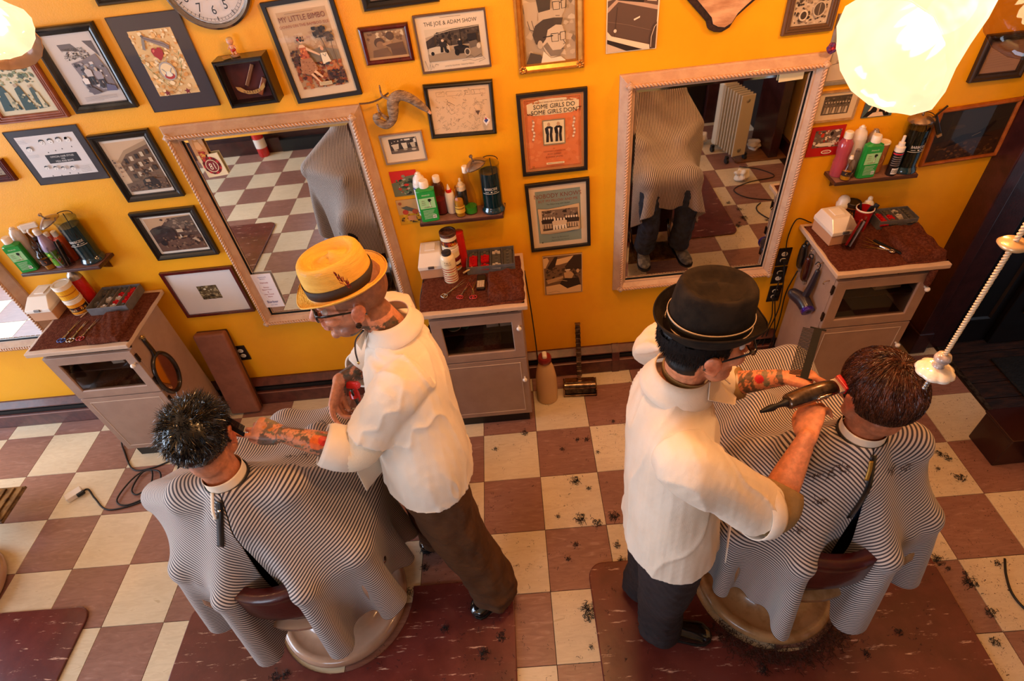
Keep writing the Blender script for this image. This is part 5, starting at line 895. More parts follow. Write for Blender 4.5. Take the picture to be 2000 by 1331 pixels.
guards(-2.205, .285, .2, .165, 'grey organiser tray of clipper guards on the far left cabinet', 'far left cabinet', {(3,4),(3,3),(3,2),(2,3),(2,1),(3,1)}, 3)
guards(-.262, .31, .235, .14, 'grey organiser tray of clipper guards on the middle cabinet', 'middle cabinet', {(0,1),(0,2),(0,3),(1,2),(1,3),(1,0)}, 4)
guards(1.775, .345, .18, .1, 'dark organiser tray of clipper guards on the right cabinet', 'right cabinet', {(0,0),(0,1),(0,2),(1,1),(0,3),(1,2)}, 5)
# scissors, phone, razor
stl = M('scissor_steel', '#c8bcb0', .18, 1)
def scissors(x, y, rz, label, ring=None, open_=.12, L=.085, z=None):
    t = thing('scissors', label, 'scissors', (x, y, (z or zt)+.003), rz)
    for s in (-1, 1):
        c, sn = math.cos(s*open_), math.sin(s*open_); R_ = Rz(s*open_)
        m = MB(); m.add((np.array([(-.003,0,-.001),(.003,0,-.001),(.0008,L,-.0005),(-.0008,L,-.0005),(-.003,0,.0015),(.003,0,.0015),(.0008,L,.0008),(-.0008,L,.0008)])+np.array((0,0,.001*s))) @ R_.T, [(0,3,2,1),(4,5,6,7),(0,1,5,4),(1,2,6,5),(2,3,7,6),(3,0,4,7)])
        m.tube([np.dot(R_, (0, 0, .001*s)), np.dot(R_, (-s*.004, -.025, 0)), np.dot(R_, (-s*.010, -.048, 0))], [.003,.0028,.0026], 8, smooth=3); m.build('blade', stl, t, smooth=30)
        p = np.dot(R_, (-s*.012, -.060, 0)); m = MB(); m.tube([(p[0]+.0105*math.cos(a), p[1]+.0125*math.sin(a), .001) for a in np.linspace(0, 2*PI, 20, endpoint=False)], .0026, 6, closed=True, cap=False); m.build('finger_ring', ring or stl, t, smooth=True)
    m = MB(); m.lathe([(.004,-.002),(.004,.004),(.002,.005)], 12); m.build('pivot_screw', M('brass_screw', '#a8823c', .3, .9), t, smooth=True)
blu = M('blue_ring', '#1c4aa8', .35, coat=.4); rdr = M('red_ring', '#a82c30', .35, coat=.4)
scissors(-2.262, .165, -.12, 'scissors with blue finger rings, leftmost of three on the far left cabinet', blu, .05)
scissors(-2.215, .16, -.10, 'plain steel scissors in the middle of three on the far left cabinet', None, .06)
scissors(-2.165, .165, -.14, 'scissors with red finger rings beside the folded towel, far left cabinet', rdr, .06)
scissors(-.335, .20, -.75, 'slim steel scissors, leftmost of three on the middle cabinet', None, .10, .1)
scissors(-.275, .19, -.42, 'steel scissors with dark red rings, middle of three on the middle cabinet', rdr, .12, .09)
scissors(-.238, .185, .05, 'short steel scissors with a red ring beside the phone, middle cabinet', rdr, .3, .06)
scissors(1.70, .19, 1.1, 'steel scissors with red rings lying under another pair on the right cabinet', rdr, .2)
scissors(1.715, .205, .6, 'crossed steel scissors on top of the red-ringed pair, right cabinet', None, .25, z=zt+.004)
m = MB(); m.box((0,0,.004),(.012,.14,.006)); tag(m.build('comb', black_m, bevel=.001, loc=(1.745,.19,zt+.004), rot=(0,0,.5)), 'black comb across the scissors on the right cabinet', 'comb')
m = MB(); m.box((0,0,.0),(.006,.15,.002)); tag(m.build('wooden_stick', M('pale_stick', '#c89a70', .6), loc=(-2.235,.345,zt+.003), rot=(0,0,-.35), bevel=.0005), 'pale wooden spatula stick between wax jars and tray, far left cabinet', 'stick')
m = MB(); m.tube([(-.285,.30,zt+.02),(-.235,.315,zt+.04)], .005, 8); tag(m.build('striped_straw', M('cream_stick', '#e0c490', .5), smooth=True), 'cream handled small brush propped above the scissors, middle cabinet', 'brush')
t = thing('mobile_phone', 'black and silver keypad phone between scissors and towel, middle cabinet', 'phone', (-.196, .225, zt+.001), -.04)
m = MB(); m.box((0,0,.009),(.044,.112,.016)); m.build('case', M('phone_black', '#1a1512', .2, coat=.7), t, bevel=.005)
m = MB(); m.box((0,-.022,.0178),(.038,.055,.0012)); kp = m.build('keypad', M('phone_silver', '#a8947e', .35, .6), t, bevel=.0004)
for i in range(3):
    for j in range(4): q = MB(); q.box(((i-1)*.0115,-.04+.012*j,.0188),(.009,.007,.0012)); q.build('key', M('phone_key', '#d8c2a4', .4), kp, bevel=.0003)
m = MB(); m.box((0,.027,.0175),(.034,.038,.001)); m.build('screen', M('phone_screen', '#241a1c', .05, coat=1), t)
# right cabinet top
tumbler(1.575, .225, zt, 'tall clear glass holding combs and razors on the right cabinet', .17, .036, seed=3)
t = thing('barber_cup', 'red paper cup with a pale rim holding black tools, right cabinet', 'cup', (1.69, .365, zt)); m = MB(); m.lathe([(.030,0),(.040,.12),(.037,.12),(.027,.006),(0,.006)], 26, cap=False); m.build('cup', M('red_cup', '#b0161a', .35, coat=.4), t, smooth=50); m = MB(); m.lathe([(.040,.112),(.042,.116),(.041,.122),(.038,.12)], 26, cap=False); m.build('rim', wl, t, smooth=True)
for i, (a, b) in enumerate(((.1,.2),(-.25,.1),(.3,-.1))): m = MB(); m.box((0,0,.075),(.024,.008,.11)); tag(m.build('clipper_comb', black_m, bevel=.003, loc=(1.685+.008*i,.36,zt+.012), rot=(a,b,i)), ['black comb in the red cup, upright','black comb in the red cup, tilted left','black comb in the red cup, tilted towards the wall'][i], 'comb')
jar(1.665, .43, zt, .034, .12, M('amber_jar', '#7a4a1c', .25, coat=.5), M('black_gold_lid', '#2a1c14', .35), 'amber jar with a white-edged dark lid behind the red cup, right cabinet', [('r',0,0,1,1,'#2a1a14'),('b',0,0,1,1,20,.1,['#e0a030','#a8601c'],63)])
t = thing('talc_shaker', 'white and red shaker with a domed slotted top behind the dispenser, right cabinet', 'shaker', (1.625, .447, zt)); m = MB(); m.lathe([(.028,0),(.030,.004),(.030,.09)], 24); m.build('body', M('red_can', '#c01c14', .3), t, smooth=40); m = MB(); m.lathe([(.031,.09),(.032,.105),(.027,.112),(.027,.125),(.020,.14),(.008,.148),(0,.149)], 24); m.build('domed_top', wl, t, smooth=40)
t = bottle(1.735, .42, zt, [(.025,0),(.028,.004),(.028,.09),(.020,.115),(.01,.125)], 24, 'white dropper bottle with a round tip behind the red cup, right cabinet', whbody, wl, [(.009,.124),(.011,.13),(.009,.142),(0,.147)])
# things inside the cabinets
for x, lab in ((-2.13, 'far left'), (-.10, 'middle'), (1.80, 'right')):
    for k in range(2 if x > -1 else 1):
        if lab == 'right' and k: continue
        m = MB(); n = 1
        for i in range(9): m.box((0,0,.005*i),(.062 if lab != 'right' else .13,.11,.0044))
        tag(m.build('folded_towels', M('white_cloth_stack', '#e8dcd4', .8, col2='#dccfc6', ns=20), loc=(x+(-.07*k), .2, .7105 if lab != 'x' else 0), rot=(0,0,.05), bevel=.001), ('left' if k else 'right' if lab == 'middle' else 'white')+' stack of folded white paper towels behind the glass of the %s cabinet' % lab, 'paper towels')
jar(-.365, .17, .7085, .037, .085, wl, dl, 'white tub with a teal label inside the middle cabinet', [('r',.1,.15,.75,.9,'#3f7a74'),('r',.2,.3,.6,.36,'#d8e0d8')])
jar(-2.30, .2, .7085, .045, .10, M('grey_tub', '#5a6468', .4), dl, 'grey tub standing inside the far left cabinet', [('e',.5,.5,.12,.16,'#a85a2c')])
m = MB(); m.box((0,0,.012),(.035,.1,.02),taper=.3); tag(m.build('ointment_tube', M('teal_tube', '#5a8a78', .4), bevel=.003, loc=(-.29,.19,.709), rot=(0,0,-.5)), 'small teal ointment tube beside the tub in the middle cabinet', 'tube')
soft('towel', -.34, -.14, .12, .30, .5565, .04, towel_m, 'dark red-brown towel on the lower level inside the middle cabinet', 9, wav=.004)
soft('towel', -2.33, -2.08, .12, .30, .5565, .04, towel_m, 'dark folded towel on the lower level inside the far left cabinet', 10, wav=.004)

# ---- cords, hand mirror, dryer and clippers hung on the cabinets
cordm = M('black_cord', '#141010', .5)
def cord(pts, r, label, name='power_cord', mat=None, n=8, sm=6):
    return tag(MB().tube(pts, r, n, smooth=sm).build(name, mat or cordm, smooth=True), label, 'cord')
t = thing('hand_mirror', 'black oval hand mirror frame hanging on the side of the far left cabinet', 'hand mirror', (-1.937, .16, .84))
m = MB(); m.tube([(0,.01,0),(0,.012,-.08),(0,.005,-.13)], [(.006,.012),(.007,.014),(.007,.022)], 10, smooth=4, side=(1,0,0)); m.build('handle', M('black_ebony', '#1a100c', .25, coat=.6), t, smooth=True)
m = MB(); m.tube([(.0,.0+.083*math.cos(a),-.245+.125*math.sin(a)) for a in np.linspace(0, 2*PI, 40, endpoint=False)], .0105, 8, closed=True, cap=False); m.build('oval_frame', MATS['black_ebony'], t, smooth=True)
m = MB(); m.ell((-.002,0,-.245),(.002,.078,.12),n=36,m=6); m.build('mirror_glass', M('dull_mirror', '#c89a78', .08, 1), t, smooth=30)
m = MB(); m.tube([(-.005,0,.01),(.02,0,.012),(.022,0,.03)], .003, 6, smooth=3); m.ell((.012,-.005,.02),(.009,.009,.012)); m.build('brass_hook', M('polished_brass', '#d0a860', .2, .9), t, smooth=True)
t = thing('hair_dryer', 'black hair dryer with a purple ring hanging on the right cabinet', 'hair dryer', (1.45, .20, .66), -.25)
gm_ = M('dryer_black', '#2a2430', .3, coat=.4)
m = MB(); m.limb([(-.055,.05,-.03),(-.02,.01,-.035),(.0,-.03,-.05)], [.03,.036,.034], 16); m.build('barrel', gm_, t, smooth=True)
m = MB(); m.lathe([(.031,0),(.034,.01),(.033,.022),(.02,.024)], 24, rot=basis((.3,-.8,-.3)), c=(.0,-.035,-.052)); m.build('nozzle_ring', M('purple_metallic', '#3a1c9a', .2, .6, coat=.6), t, smooth=40)
m = MB(); m.limb([(-.012,.01,-.02),(0,.01,.06),(.008,.012,.15)], [.018,.016,.012], 12); m.build('handle', gm_, t, smooth=True)
m = MB(); m.tube([(.008,.012,.155),(.012,.012,.185),(.0,.02,.2),(-.01,.02,.185)], .003, 6, smooth=4); m.build('hanging_loop', cordm, t, smooth=True)
for k, (y, z, lab, c) in enumerate(((.30,.77,'dark red hair clippers hanging between the dryer and outlets, right cabinet','#3a100e'),(.37,.80,'black hair clippers hanging nearest the wall, right cabinet','#17120f'))):
    t = thing('hair_clippers', lab, 'clippers', (1.455, y, z), 0, rot=(.12, -.12, 0)); m = MB(); m.tube([(0,0,-.09),(0,0,-.07),(0,0,-.01),(0,0,.05),(0,0,.07)], [(.014,.018),(.019,.024),(.02,.024),(.016,.019),(.008,.010)], 14, smooth=3, side=(1,0,0)); m.build('body', M('clipper_%d' % k, c, .2, coat=.7), t, smooth=True)
    m = MB(); m.box((0,0,-.1),(.012,.045,.02)); m.build('blade', silvr, t, bevel=.001); m = MB(); m.tube([(0,0,.07),(0,.0,.09),(.005,-.02,.1),(.0,-.03,.085)], .004, 6, smooth=4); m.build('hang_loop', cordm, t, smooth=True)
for k in range(4):
    t = MB(); z = (.90,.88,.86,.82)[k]; y = (.37,.30,.21,.12)[k]; t.tube([(1.478,y,z),(1.455,y,z-.004),(1.45,y,z-.016),(1.458,y,z-.02)], .002, 6, smooth=3); tag(t.build('cup_hook', M('brass_hook_metal', '#c8a070', .25, .9), smooth=True), ['cup hook carrying the clippers nearest the wall','cup hook carrying the dark red clippers','cup hook carrying the hair dryer','empty cup hook on the side of the right cabinet'][k], 'hook')
cord([(1.413,.44,.70),(1.42,.41,.60),(1.44,.41,.40),(1.43,.43,.2),(1.40,.40,.06),(1.34,.33,.012)], .0035, 'black cord dropping from the top outlet beside the right cabinet')
cord([(1.413,.44,.57),(1.40,.42,.45),(1.42,.42,.3),(1.38,.42,.1),(1.30,.36,.012)], .0035, 'black cord dropping from the middle outlet beside the right cabinet')
cord([(1.42,.44,.44),(1.44,.41,.3),(1.455,.38,.15),(1.44,.35,.02)], .0035, 'black cord dropping from the lowest outlet beside the right cabinet')
cord([(1.45,.36,.70),(1.46,.42,.5),(1.47,.42,.3),(1.45,.4,.1),(1.40,.36,.012)], .0035, 'black cord hanging from the clippers beside the right cabinet')
cord([(1.50,.455,.93),(1.42,.455,.96),(1.40,.455,.85),(1.413,.45,.74)], .003, 'black cord looping from the right cabinet top down to the top outlet')
cord([(.02,.40,.85),(.035,.38,.6),(.045,.40,.3),(.05,.36,.05),(.04,.3,.012)], .0035, 'black cord running down beside the middle cabinet')
cord([(-.49,.30,.93),(-.515,.2,.85),(-.51,.15,.7),(-.50,.2,.5)], .003, 'black cord hanging at the left side of the middle cabinet')
# left floor cord with its plug box
cord([(-2.52,.30,.10),(-2.545,.20,.02),(-2.50,.12,.006),(-2.38,-.02,.006),(-2.26,-.02,.006),(-2.14,.02,.008),(-2.10,-.06,.006),(-2.16,-.18,.006),(-2.30,-.26,.008),(-2.38,-.22,.012),(-2.34,-.08,.014),(-2.26,-.04,.014),(-2.22,-.14,.012),(-2.27,-.2,.012),(-2.32,-.16,.012),(-2.3,-.05,.016),(-2.2,-.06,.016),(-2.17,-.15,.01),(-2.22,-.24,.006),(-2.40,-.28,.006),(-2.52,-.2,.006),(-2.60,-.13,.006),(-2.63,-.16,.008)], .0045, 'black tangled extension cord on the tiles before the far left cabinet')
t = thing('power_strip', 'white plug block at the end of the tangled cord on the left tiles', 'plug', (-2.655,-.165,.0005), .75); m = MB(); m.box((0,0,.016),(.085,.05,.03)); m.build('case', white, t, bevel=.004); m = MB(); m.box((.03,-.03,.02),(.04,.02,.02)); m.build('plug', cordm, t, bevel=.004)
# leaning padded board, jug, model razor, box, paper balls
t = thing('padded_board', 'brown padded booster board leaning on the wall beside the far left cabinet', 'padded board', (-1.80, .352, .012), rot=(-.155, 0, 0))
m = MB(); m.b2(-.092, .092, -.03, .018, 0, .60); m.build('cushion', M('brown_vinyl', '#8a5540', .5, col2='#7e4c38', ns=14, bump=.1), t, bevel=.014, seg=4); m = MB(); m.b2(-.088, .088, .018, .032, .004, .596); m.build('backing', M('board_ply', '#4a2a1c', .6), t, bevel=.002)
t = thing('cleaner_jug', 'large translucent cleaner jug with a red cap by the middle cabinet', 'jug', (.085, .235, .0005))
m = MB(); m.lathe([(.055,0),(.062,.006),(.063,.10),(.060,.20),(.050,.27),(.036,.315),(.030,.33)], 30, sy=.8); m.build('body', M('translucent_jug', '#cfa878', .45, coat=.2, sss=.2), t, smooth=40)
m = MB(); m.lathe([(.034,.325),(.038,.33),(.038,.362),(.033,.368)], 26); m.build('cap', M('dark_red_cap', '#7a1410', .35, coat=.4), t, smooth=40); m = MB(); m.box((.0,-.004,.38),(.026,.045,.026)); m.build('spout', whbody, t, bevel=.008, seg=3)
t = thing('giant_safety_razor', 'oversized chrome safety razor standing on the tiles between cabinets', 'razor ornament', (.285, .275, .0005), -.06)
ch = M('tarnished_chrome', '#8a7460', .18, .95, col2='#5a4636', ns=30)
m = MB(); m.b2(-.1,.1,-.05,.05,.0,.012); m.b2(-.1,.1,-.055,-.045,.012,.022); m.b2(-.1,-.09,-.05,.05,.0,.06); m.b2(.09,.1,-.05,.05,.0,.06)
m.build('safety_bar', ch, t, bevel=.003)
m = MB(); m.lathe([(.026,-.092),(.026,.092)], 24, rot=Ry(PI/2), c=(0,-.012,.06)); m.build('roller_head', ch, t, smooth=40); m = MB(); m.prism([(-.05,.03),(-.012,.09),(.03,.085),(.05,.05),(.05,.04),(.02,.07)], -.088, .088, axis=0); m.build('head_plate', ch, t, bevel=.003)
m = MB(); R_ = Rx(-.3); m.box((0,.09,.25),(.028,.02,.34),R_); 
for k in range(12): m.box((0,.0415+.009*k,.1+.0295*k),(.032,.024,.006),R_)
m.build('handle', ch, t, bevel=.003)
t = thing('wooden_box', 'dark red wooden box at the right edge beside the doorway', 'box', (2.395, -.40, 0), .02); m = MB(); m.b2(-.14,.16,-.065,.12,.0,.2); m.build('box', M('dark_red_wood', '#2e0f0c', .4, coat=.2), t, bevel=.006); m = MB(); m.b2(-.145,.165,-.07,.125,.2,.215); m.build('lid', MATS['dark_red_wood'], t, bevel=.004)
# seen in the right mirror: oil radiator, crumpled towels, dark post and platform
t = thing('oil_radiator', 'white finned oil radiator on wheels reflected in the right mirror', 'radiator', (2.02, -2.06, 0), PI*.93)
rw = M('radiator_cream', '#c9bda8', .35, coat=.3)
for i in range(7): m = MB(); m.tube([(0,-.13+.042*i,.07),(0,-.13+.042*i,.60)], .0, 4); m = MB(); m.b2(-.065,.065,-.15+.044*i,-.15+.044*i+.012,.07,.62); m.build('fin', rw, t, bevel=.005)
m = MB(); m.tube([(0,-.15,.12),(0,.13,.12)], .02, 10); m.tube([(0,-.15,.57),(0,.13,.57)], .02, 10); m.build('oil_pipe', rw, t, smooth=True)
m = MB(); m.b2(-.07,.07,.14,.22,.05,.63); hd = m.build('control_housing', rw, t, bevel=.02, seg=4); m = MB(); m.b2(-.045,.045,.221,.226,.36,.59); m.b2(-.045,.045,.221,.226,.07,.2); m.build('dark_panel', M('radiator_panel', '#3a2c26', .3, coat=.4), hd, bevel=.004)
for i in range(4): m = MB(); m.lathe([(.026,-.012),(.026,.012)], 18, rot=Ry(PI/2), c=((-.09,.09)[i % 2], (-.12,.14)[i//2], .027)); m.box(((-.09,.09)[i % 2], (-.12,.14)[i//2], .055),(.03,.03,.03)); m.build('wheel', M('castor_black', '#1c1a1c', .5), t, bevel=.003)
def crumple(x, y, r, label, seed, mat):
    rg = np.random.RandomState(seed); m = MB(); n, k = 28, 18; m.ell((0,0,0), (1,1,1), n=n, m=k); V = m.v[0]; D = rg.randn(14, 3); D /= np.linalg.norm(D, axis=1)[:, None]; f = 1+.16*np.sum(np.sin(V @ D.T*7+rg.rand(14)*6), 1)/3.0; V = V*f[:, None]*r; V[:, 2] *= .75; V[:, 2] -= V[:, 2].min(); m.v[0] = V
    tag(m.build('crumpled_towel', mat, loc=(x, y, .001)), label, 'towel')
wt = M('crumpled_paper_white', '#e9dccb', .85)
crumple(1.99,-1.60,.062,'crumpled white towel nearest the mirror in the right reflection',1,wt); crumple(2.28,-2.14,.06,'crumpled white towel right of the radiator in the right reflection',2,wt); crumple(1.80,-2.34,.085,'crumpled white towel left of the radiator in the right reflection',3,wt)
cord([(2.05,-1.83,.006),(2.2,-1.75,.006),(2.28,-1.6,.006),(2.05,-1.55,.006),(1.88,-1.45,.006),(1.95,-1.3,.006),(2.2,-1.2,.006),(2.4,-1.1,.006)], .004, 'dark cord snaking from the radiator across the tiles, in the right mirror')
cord([(2.02,-.93,.006),(1.98,-1.0,.006),(1.955,-1.08,.006),(1.97,-1.15,.006),(2.02,-1.2,.006)], .005, 'short dark cord loop on the tiles at the right edge of the photo')
m = MB(); m.b2(2.34,2.42,-2.36,-1.92,0,2.6); m.b2(2.42,2.53,-2.36,-2.26,0,2.6); m.b2(2.0,2.34,-2.9,-2.8,0,2.6); struct(m.build('trim_3', trimw_m, bevel=.005))
m = MB(); m.b2(2.05,2.5,-2.5,-1.9,.0,.015); tag(m.build('wooden_platform', M('platform_oak', '#6a4428', .5, col2='#8a5c38', ns=8, stretch=(1,8,1)), bevel=.003), 'wooden floor board beside the radiator in the right mirror', 'floor board')
m = MB(); m.b2(1.55,2.0,-3.15,-2.85,0,1.3); q = m.build('dark_cupboard', M('dark_cupboard', '#140e0c', .4), bevel=.006); tag(q, 'black cupboard far back in the right mirror', 'cupboard')
for i in range(2): m = MB(); m.tube([(2.30+.08*i,-3.55,.2),(2.30+.08*i,-3.55,2.2)], .02, 10); tag(m.build('curtain', M('crimson_cloth', '#8a1230', .8), smooth=True), ['left crimson hanging in the right mirror','right crimson hanging in the right mirror'][i], 'curtain')
# seen in the left mirror: fire extinguisher and stands
t = thing('fire_extinguisher', 'red fire extinguisher reflected at the top of the left mirror', 'fire extinguisher', (-2.75,-3.2,0)); m = MB(); m.lathe([(.055,0),(.06,.01),(.06,.3),(.045,.35),(.02,.37),(.018,.39)], 24); m.build('cylinder', M('extinguisher_red', '#c01810', .25, coat=.6), t, smooth=40); m = MB(); m.lathe([(.0605,.1),(.0605,.2)], 24, cap=False); m.build('label', white, t, smooth=True); m = MB(); m.box((.02,0,.4),(.09,.02,.03)); m.tube([(0,0,.39),(-.07,0,.36),(-.08,0,.2)], .008, 8, smooth=4); m.build('valve', black_m, t)
# daylight-lit third chair base at the left edge is built with the barber chairs
# ------------------------------------------------------------------ barber chairs
enam = M('cream_enamel', '#b9937a', .22, col2='#ad876e', ns=6, coat=.6)
burg = M('burgundy_vinyl', '#45130f', .35, col2='#3a0f0c', ns=12, coat=.3, bump=.08)
chrm = M('chair_chrome', '#9a8a80', .15, 1)
def barber_chair(x, y, label, rz=0, full=True, rough=False):
    t = thing('barber_chair', label, 'barber chair', (x, y, 0), rz)
    em = enam if not rough else M('worn_cream_enamel', '#b38558', .3, col2='#9a6c40', ns=14, coat=.5, mixf=(.45,.62))
    m = MB(); m.lathe([(.272,.0115),(.285,.014),(.291,.03),(.285,.048),(.268,.058),(.252,.056),(.246,.052),(.2,.056),(.175,.066),(.165,.08),(.16,.084),(.13,.10),(.105,.14),(.095,.2),(.09,.26)], 64, c=(0,0,0)); m.build('base', em, t, smooth=50)
    m = MB(); m.lathe([(.05,.2),(.05,.42)], 24); m.build('hydraulic_column', chrm, t, smooth=40)
    m = MB(); m.lathe([(.09,.37),(.2,.385),(.275,.42),(.292,.455),(.292,.475),(.28,.483),(0,.483)], 48, sx=1, sy=.98); m.build('seat_shell', em, t, smooth=50)
    m = MB(); m.lathe([(.262,.48),(.27,.49),(.27,.55),(.25,.575),(.0,.58)], 40, sx=.95, sy=.95); m.build('seat', burg, t, smooth=50)
    V = []; F = []; n = 21
    for j, z in enumerate(np.linspace(.49, .80, 8)):
        for i in range(n):
            a = -PI/2+(i/(n-1)-.5)*2.3; r = .285-.01*abs(j-3.5); tilt = -.10*(z-.49)/.5
            V.append((r*math.cos(a)*(1-.12*j/7), r*math.sin(a)*.9+tilt+.02, z))
    F = [(j*n+i, j*n+i+1, (j+1)*n+i+1, (j+1)*n+i) for j in range(7) for i in range(n-1)]
    m = MB(); m.add(V, F); m.build('backrest', burg, t, smooth=True, solid=-.045)
    m = MB(); m.tube([V[i]+np.array((0,0,0)) if False else (V[i][0]*1.03, V[i][1]*1.03, V[i][2]-.004) for i in range(n)], .014, 8); m.build('back_trim', em, t, smooth=True)
    for s in (-1, 1):
        m = MB(); m.tube([(s*.285,-.2,.5),(s*.30,-.21,.66),(s*.30,-.12,.80),(s*.30,.10,.80),(s*.30,.17,.72),(s*.285,.15,.5)], [.018,.018,.02,.022,.02,.018], 10, smooth=4); ar = m.build('arm', em, t, smooth=True)
        m = MB(); m.b2(s*.30-.03, s*.30+.03, -.14, .13, .815, .845); m.build('arm_pad', burg, ar, bevel=.012, seg=3)
        m = MB(); m.ell((s*.33,-.1,.60),(.02,.02,.02)); m.lathe([(.035,0),(.03,.02)],20,rot=Ry(s*PI/2),c=(s*.30,-.1,.6)); m.build('ratchet_knob', chrm, ar, smooth=True)
    m = MB(); m.tube([(.2,-.1,.43),(.3,-.16,.44),(.36,-.2,.47)], [.011,.010,.012], 8, smooth=3); m.ell((.37,-.205,.475),(.018,.018,.018)); m.build('lift_lever', chrm, t, smooth=True)
    if full:
        m = MB(); m.b2(-.17, .17, .26, .285, .2, .46); m.build('leg_pad', burg, t, bevel=.01, seg=3)
        m = MB(); m.tube([(-.14,.2,.40),(-.14,.4,.16)], .012, 8); m.tube([(.14,.2,.40),(.14,.4,.16)], .012, 8); m.build('footrest_bar', chrm, t, smooth=True)
        m = MB(); m.b2(-.2, .2, .34, .56, .145, .16)
        for i in range(9): m.b2(-.19+.0475*i-.006, -.19+.0475*i+.006, .35, .55, .16, .168)
        m.build('footrest', M('footrest_iron', '#8a6a44', .4, .5, col2='#5a4028', ns=20), t, bevel=.003)
    return t
CL = (-.955, -.885); CR = (.955, -.925)
barber_chair(*CL, 'cream and burgundy barber chair under the black-haired customer', 0)
barber_chair(*CR, 'cream and burgundy barber chair with a worn base under the brown-haired customer', 0, rough=True)
barber_chair(-3.03, -.74, 'third barber chair, only the rim of its cream base in view at the left edge', 0)

# ------------------------------------------------------------------ body building
def remesh(mb, voxel, name='tmp', it=4, lam=.5):
    V = np.concatenate(mb.v); me = bpy.data.meshes.new(name); me.from_pydata(V.tolist(), [], mb.f); me.update()
    o = bpy.data.objects.new(name, me); C.objects.link(o); md = o.modifiers.new('r', 'REMESH'); md.mode = 'VOXEL'; md.voxel_size = voxel; md.use_smooth_shade = True
    dg = bpy.context.evaluated_depsgraph_get(); m2 = bpy.data.meshes.new_from_object(o.evaluated_get(dg)); bpy.data.objects.remove(o); bpy.data.meshes.remove(me)
    n = len(m2.vertices); P = np.zeros(n*3); m2.vertices.foreach_get('co', P); P = P.reshape(-1, 3)
    E_ = np.zeros(len(m2.edges)*2, int); m2.edges.foreach_get('vertices', E_); E_ = E_.reshape(-1, 2)
    deg = np.bincount(E_.ravel(), minlength=n).astype(float)[:, None]+1e-9
    for i in range(it):
        for l in (lam, -lam*1.03) if it > 3 and i > 1 else (lam,):
            S = np.stack([np.bincount(E_[:, 0], P[E_[:, 1], k], n)+np.bincount(E_[:, 1], P[E_[:, 0], k], n) for k in range(3)], 1); P = P+l*(S/deg-P)
    return m2, P
def finish(m2, P, name, mats, parent, cols=None):
    m2.vertices.foreach_set('co', P.ravel()); m2.materials.clear(); m2.materials.append(mats); smooth_mesh(m2); m2.update()
    if cols is not None: colattr(m2, cols)
    m2.name = name; o = bpy.data.objects.new(name, m2); C.objects.link(o); o.parent = parent; return o
def vnorm(m2, P):
    m2.vertices.foreach_set('co', P.ravel()); m2.update(); N = np.zeros(len(P)*3); m2.vertex_normals.foreach_get('vector', N); return N.reshape(-1, 3)
def fbm(P, s, seed=0, k=5):
    rg = np.random.RandomState(seed); r = np.zeros(len(P)); a = 1; 
    for i in range(k):
        D = rg.randn(3, 3)*s; ph = rg.rand(3)*6.3; q = np.sin(P @ D.T+ph); r += a*(q[:, 0]*q[:, 1]+.5*q[:, 2]); a *= .55; s *= 1.9
    return r
def tf(R_, o): 
    R_ = np.array(R_); o = np.array(o, float); return lambda p: np.dot(np.asarray(p, float), R_.T)+o
def head_parts(mb, R_, o, s=1.0, ears=True):
    """R_ columns: x = right, y = facing, z = up; o = centre between the ears"""
    T_ = tf(R_, o); R_ = np.array(R_)
    def E(c, r, rot=None): mb.ell(T_(np.array(c)*s), np.array(r)*s, R_ if rot is None else R_ @ rot, 22, 16)
    def Lm(p, r): mb.limb([T_(np.array(q)*s) for q in p], np.array(r)*s, 12, 4)
    E((0,-.014,.034), (.076,.096,.086)); E((0,.022,-.02), (.064,.072,.088)); E((0,.036,-.078), (.052,.05,.038)); E((0,.078,-.104), (.020,.016,.015)); E((0,.055,.045), (.06,.042,.05))
    Lm([(0,.094,.014),(0,.106,-.006),(0,.118,-.03)], [.009,.0105,.0135]); E((.013,.104,-.037), (.009,.011,.008)); E((-.013,.104,-.037), (.009,.011,.008))
    for q in (-1, 1):
        E((q*.030,.083,.022), (.024,.014,.008)); E((q*.044,.062,-.024), (.022,.026,.020)); E((q*.05,.03,-.07), (.016,.03,.02))
        if ears:
            a = Rz(-q*.35) @ Ry(q*.12); E((q*.080,-.008,-.006), (.0075,.021,.033), a); E((q*.086,-.014,.004), (.006,.019,.026), a); E((q*.077,.0,-.034), (.008,.010,.012), a)
    E((0,.098,-.0585), (.023,.010,.0062)); E((0,.095,-.0715), (.020,.0105,.0075)); E((0,.088,-.065), (.03,.012,.016))
def head_sculpt(P, R_, o, s=1.0):
    R_ = np.array(R_); Q = (P-np.array(o)) @ R_/s; D = np.zeros_like(Q)
    def g(c, r, v):
        w = np.exp(-(((Q-np.array(c))/np.array(r))**2).sum(1)); D[:] += w[:, None]*np.array(v)
    for q in (-1, 1):
        g((q*.031,.095,.002), (.017,.02,.012), (0,-.013,0)); g((q*.014,.1,.004), (.008,.02,.014), (0,-.004,0)); g((q*.089,-.006,.0), (.006,.011,.017), (-q*.007,0,0)); g((q*.013,.108,-.042), (.005,.008,.005), (0,-.002,.002))
    g((0,.112,-.065), (.026,.02,.0028), (0,-.006,0)); g((0,.10,-.086), (.018,.02,.007), (0,-.004,0))
    return P+(D*s) @ R_.T, Q
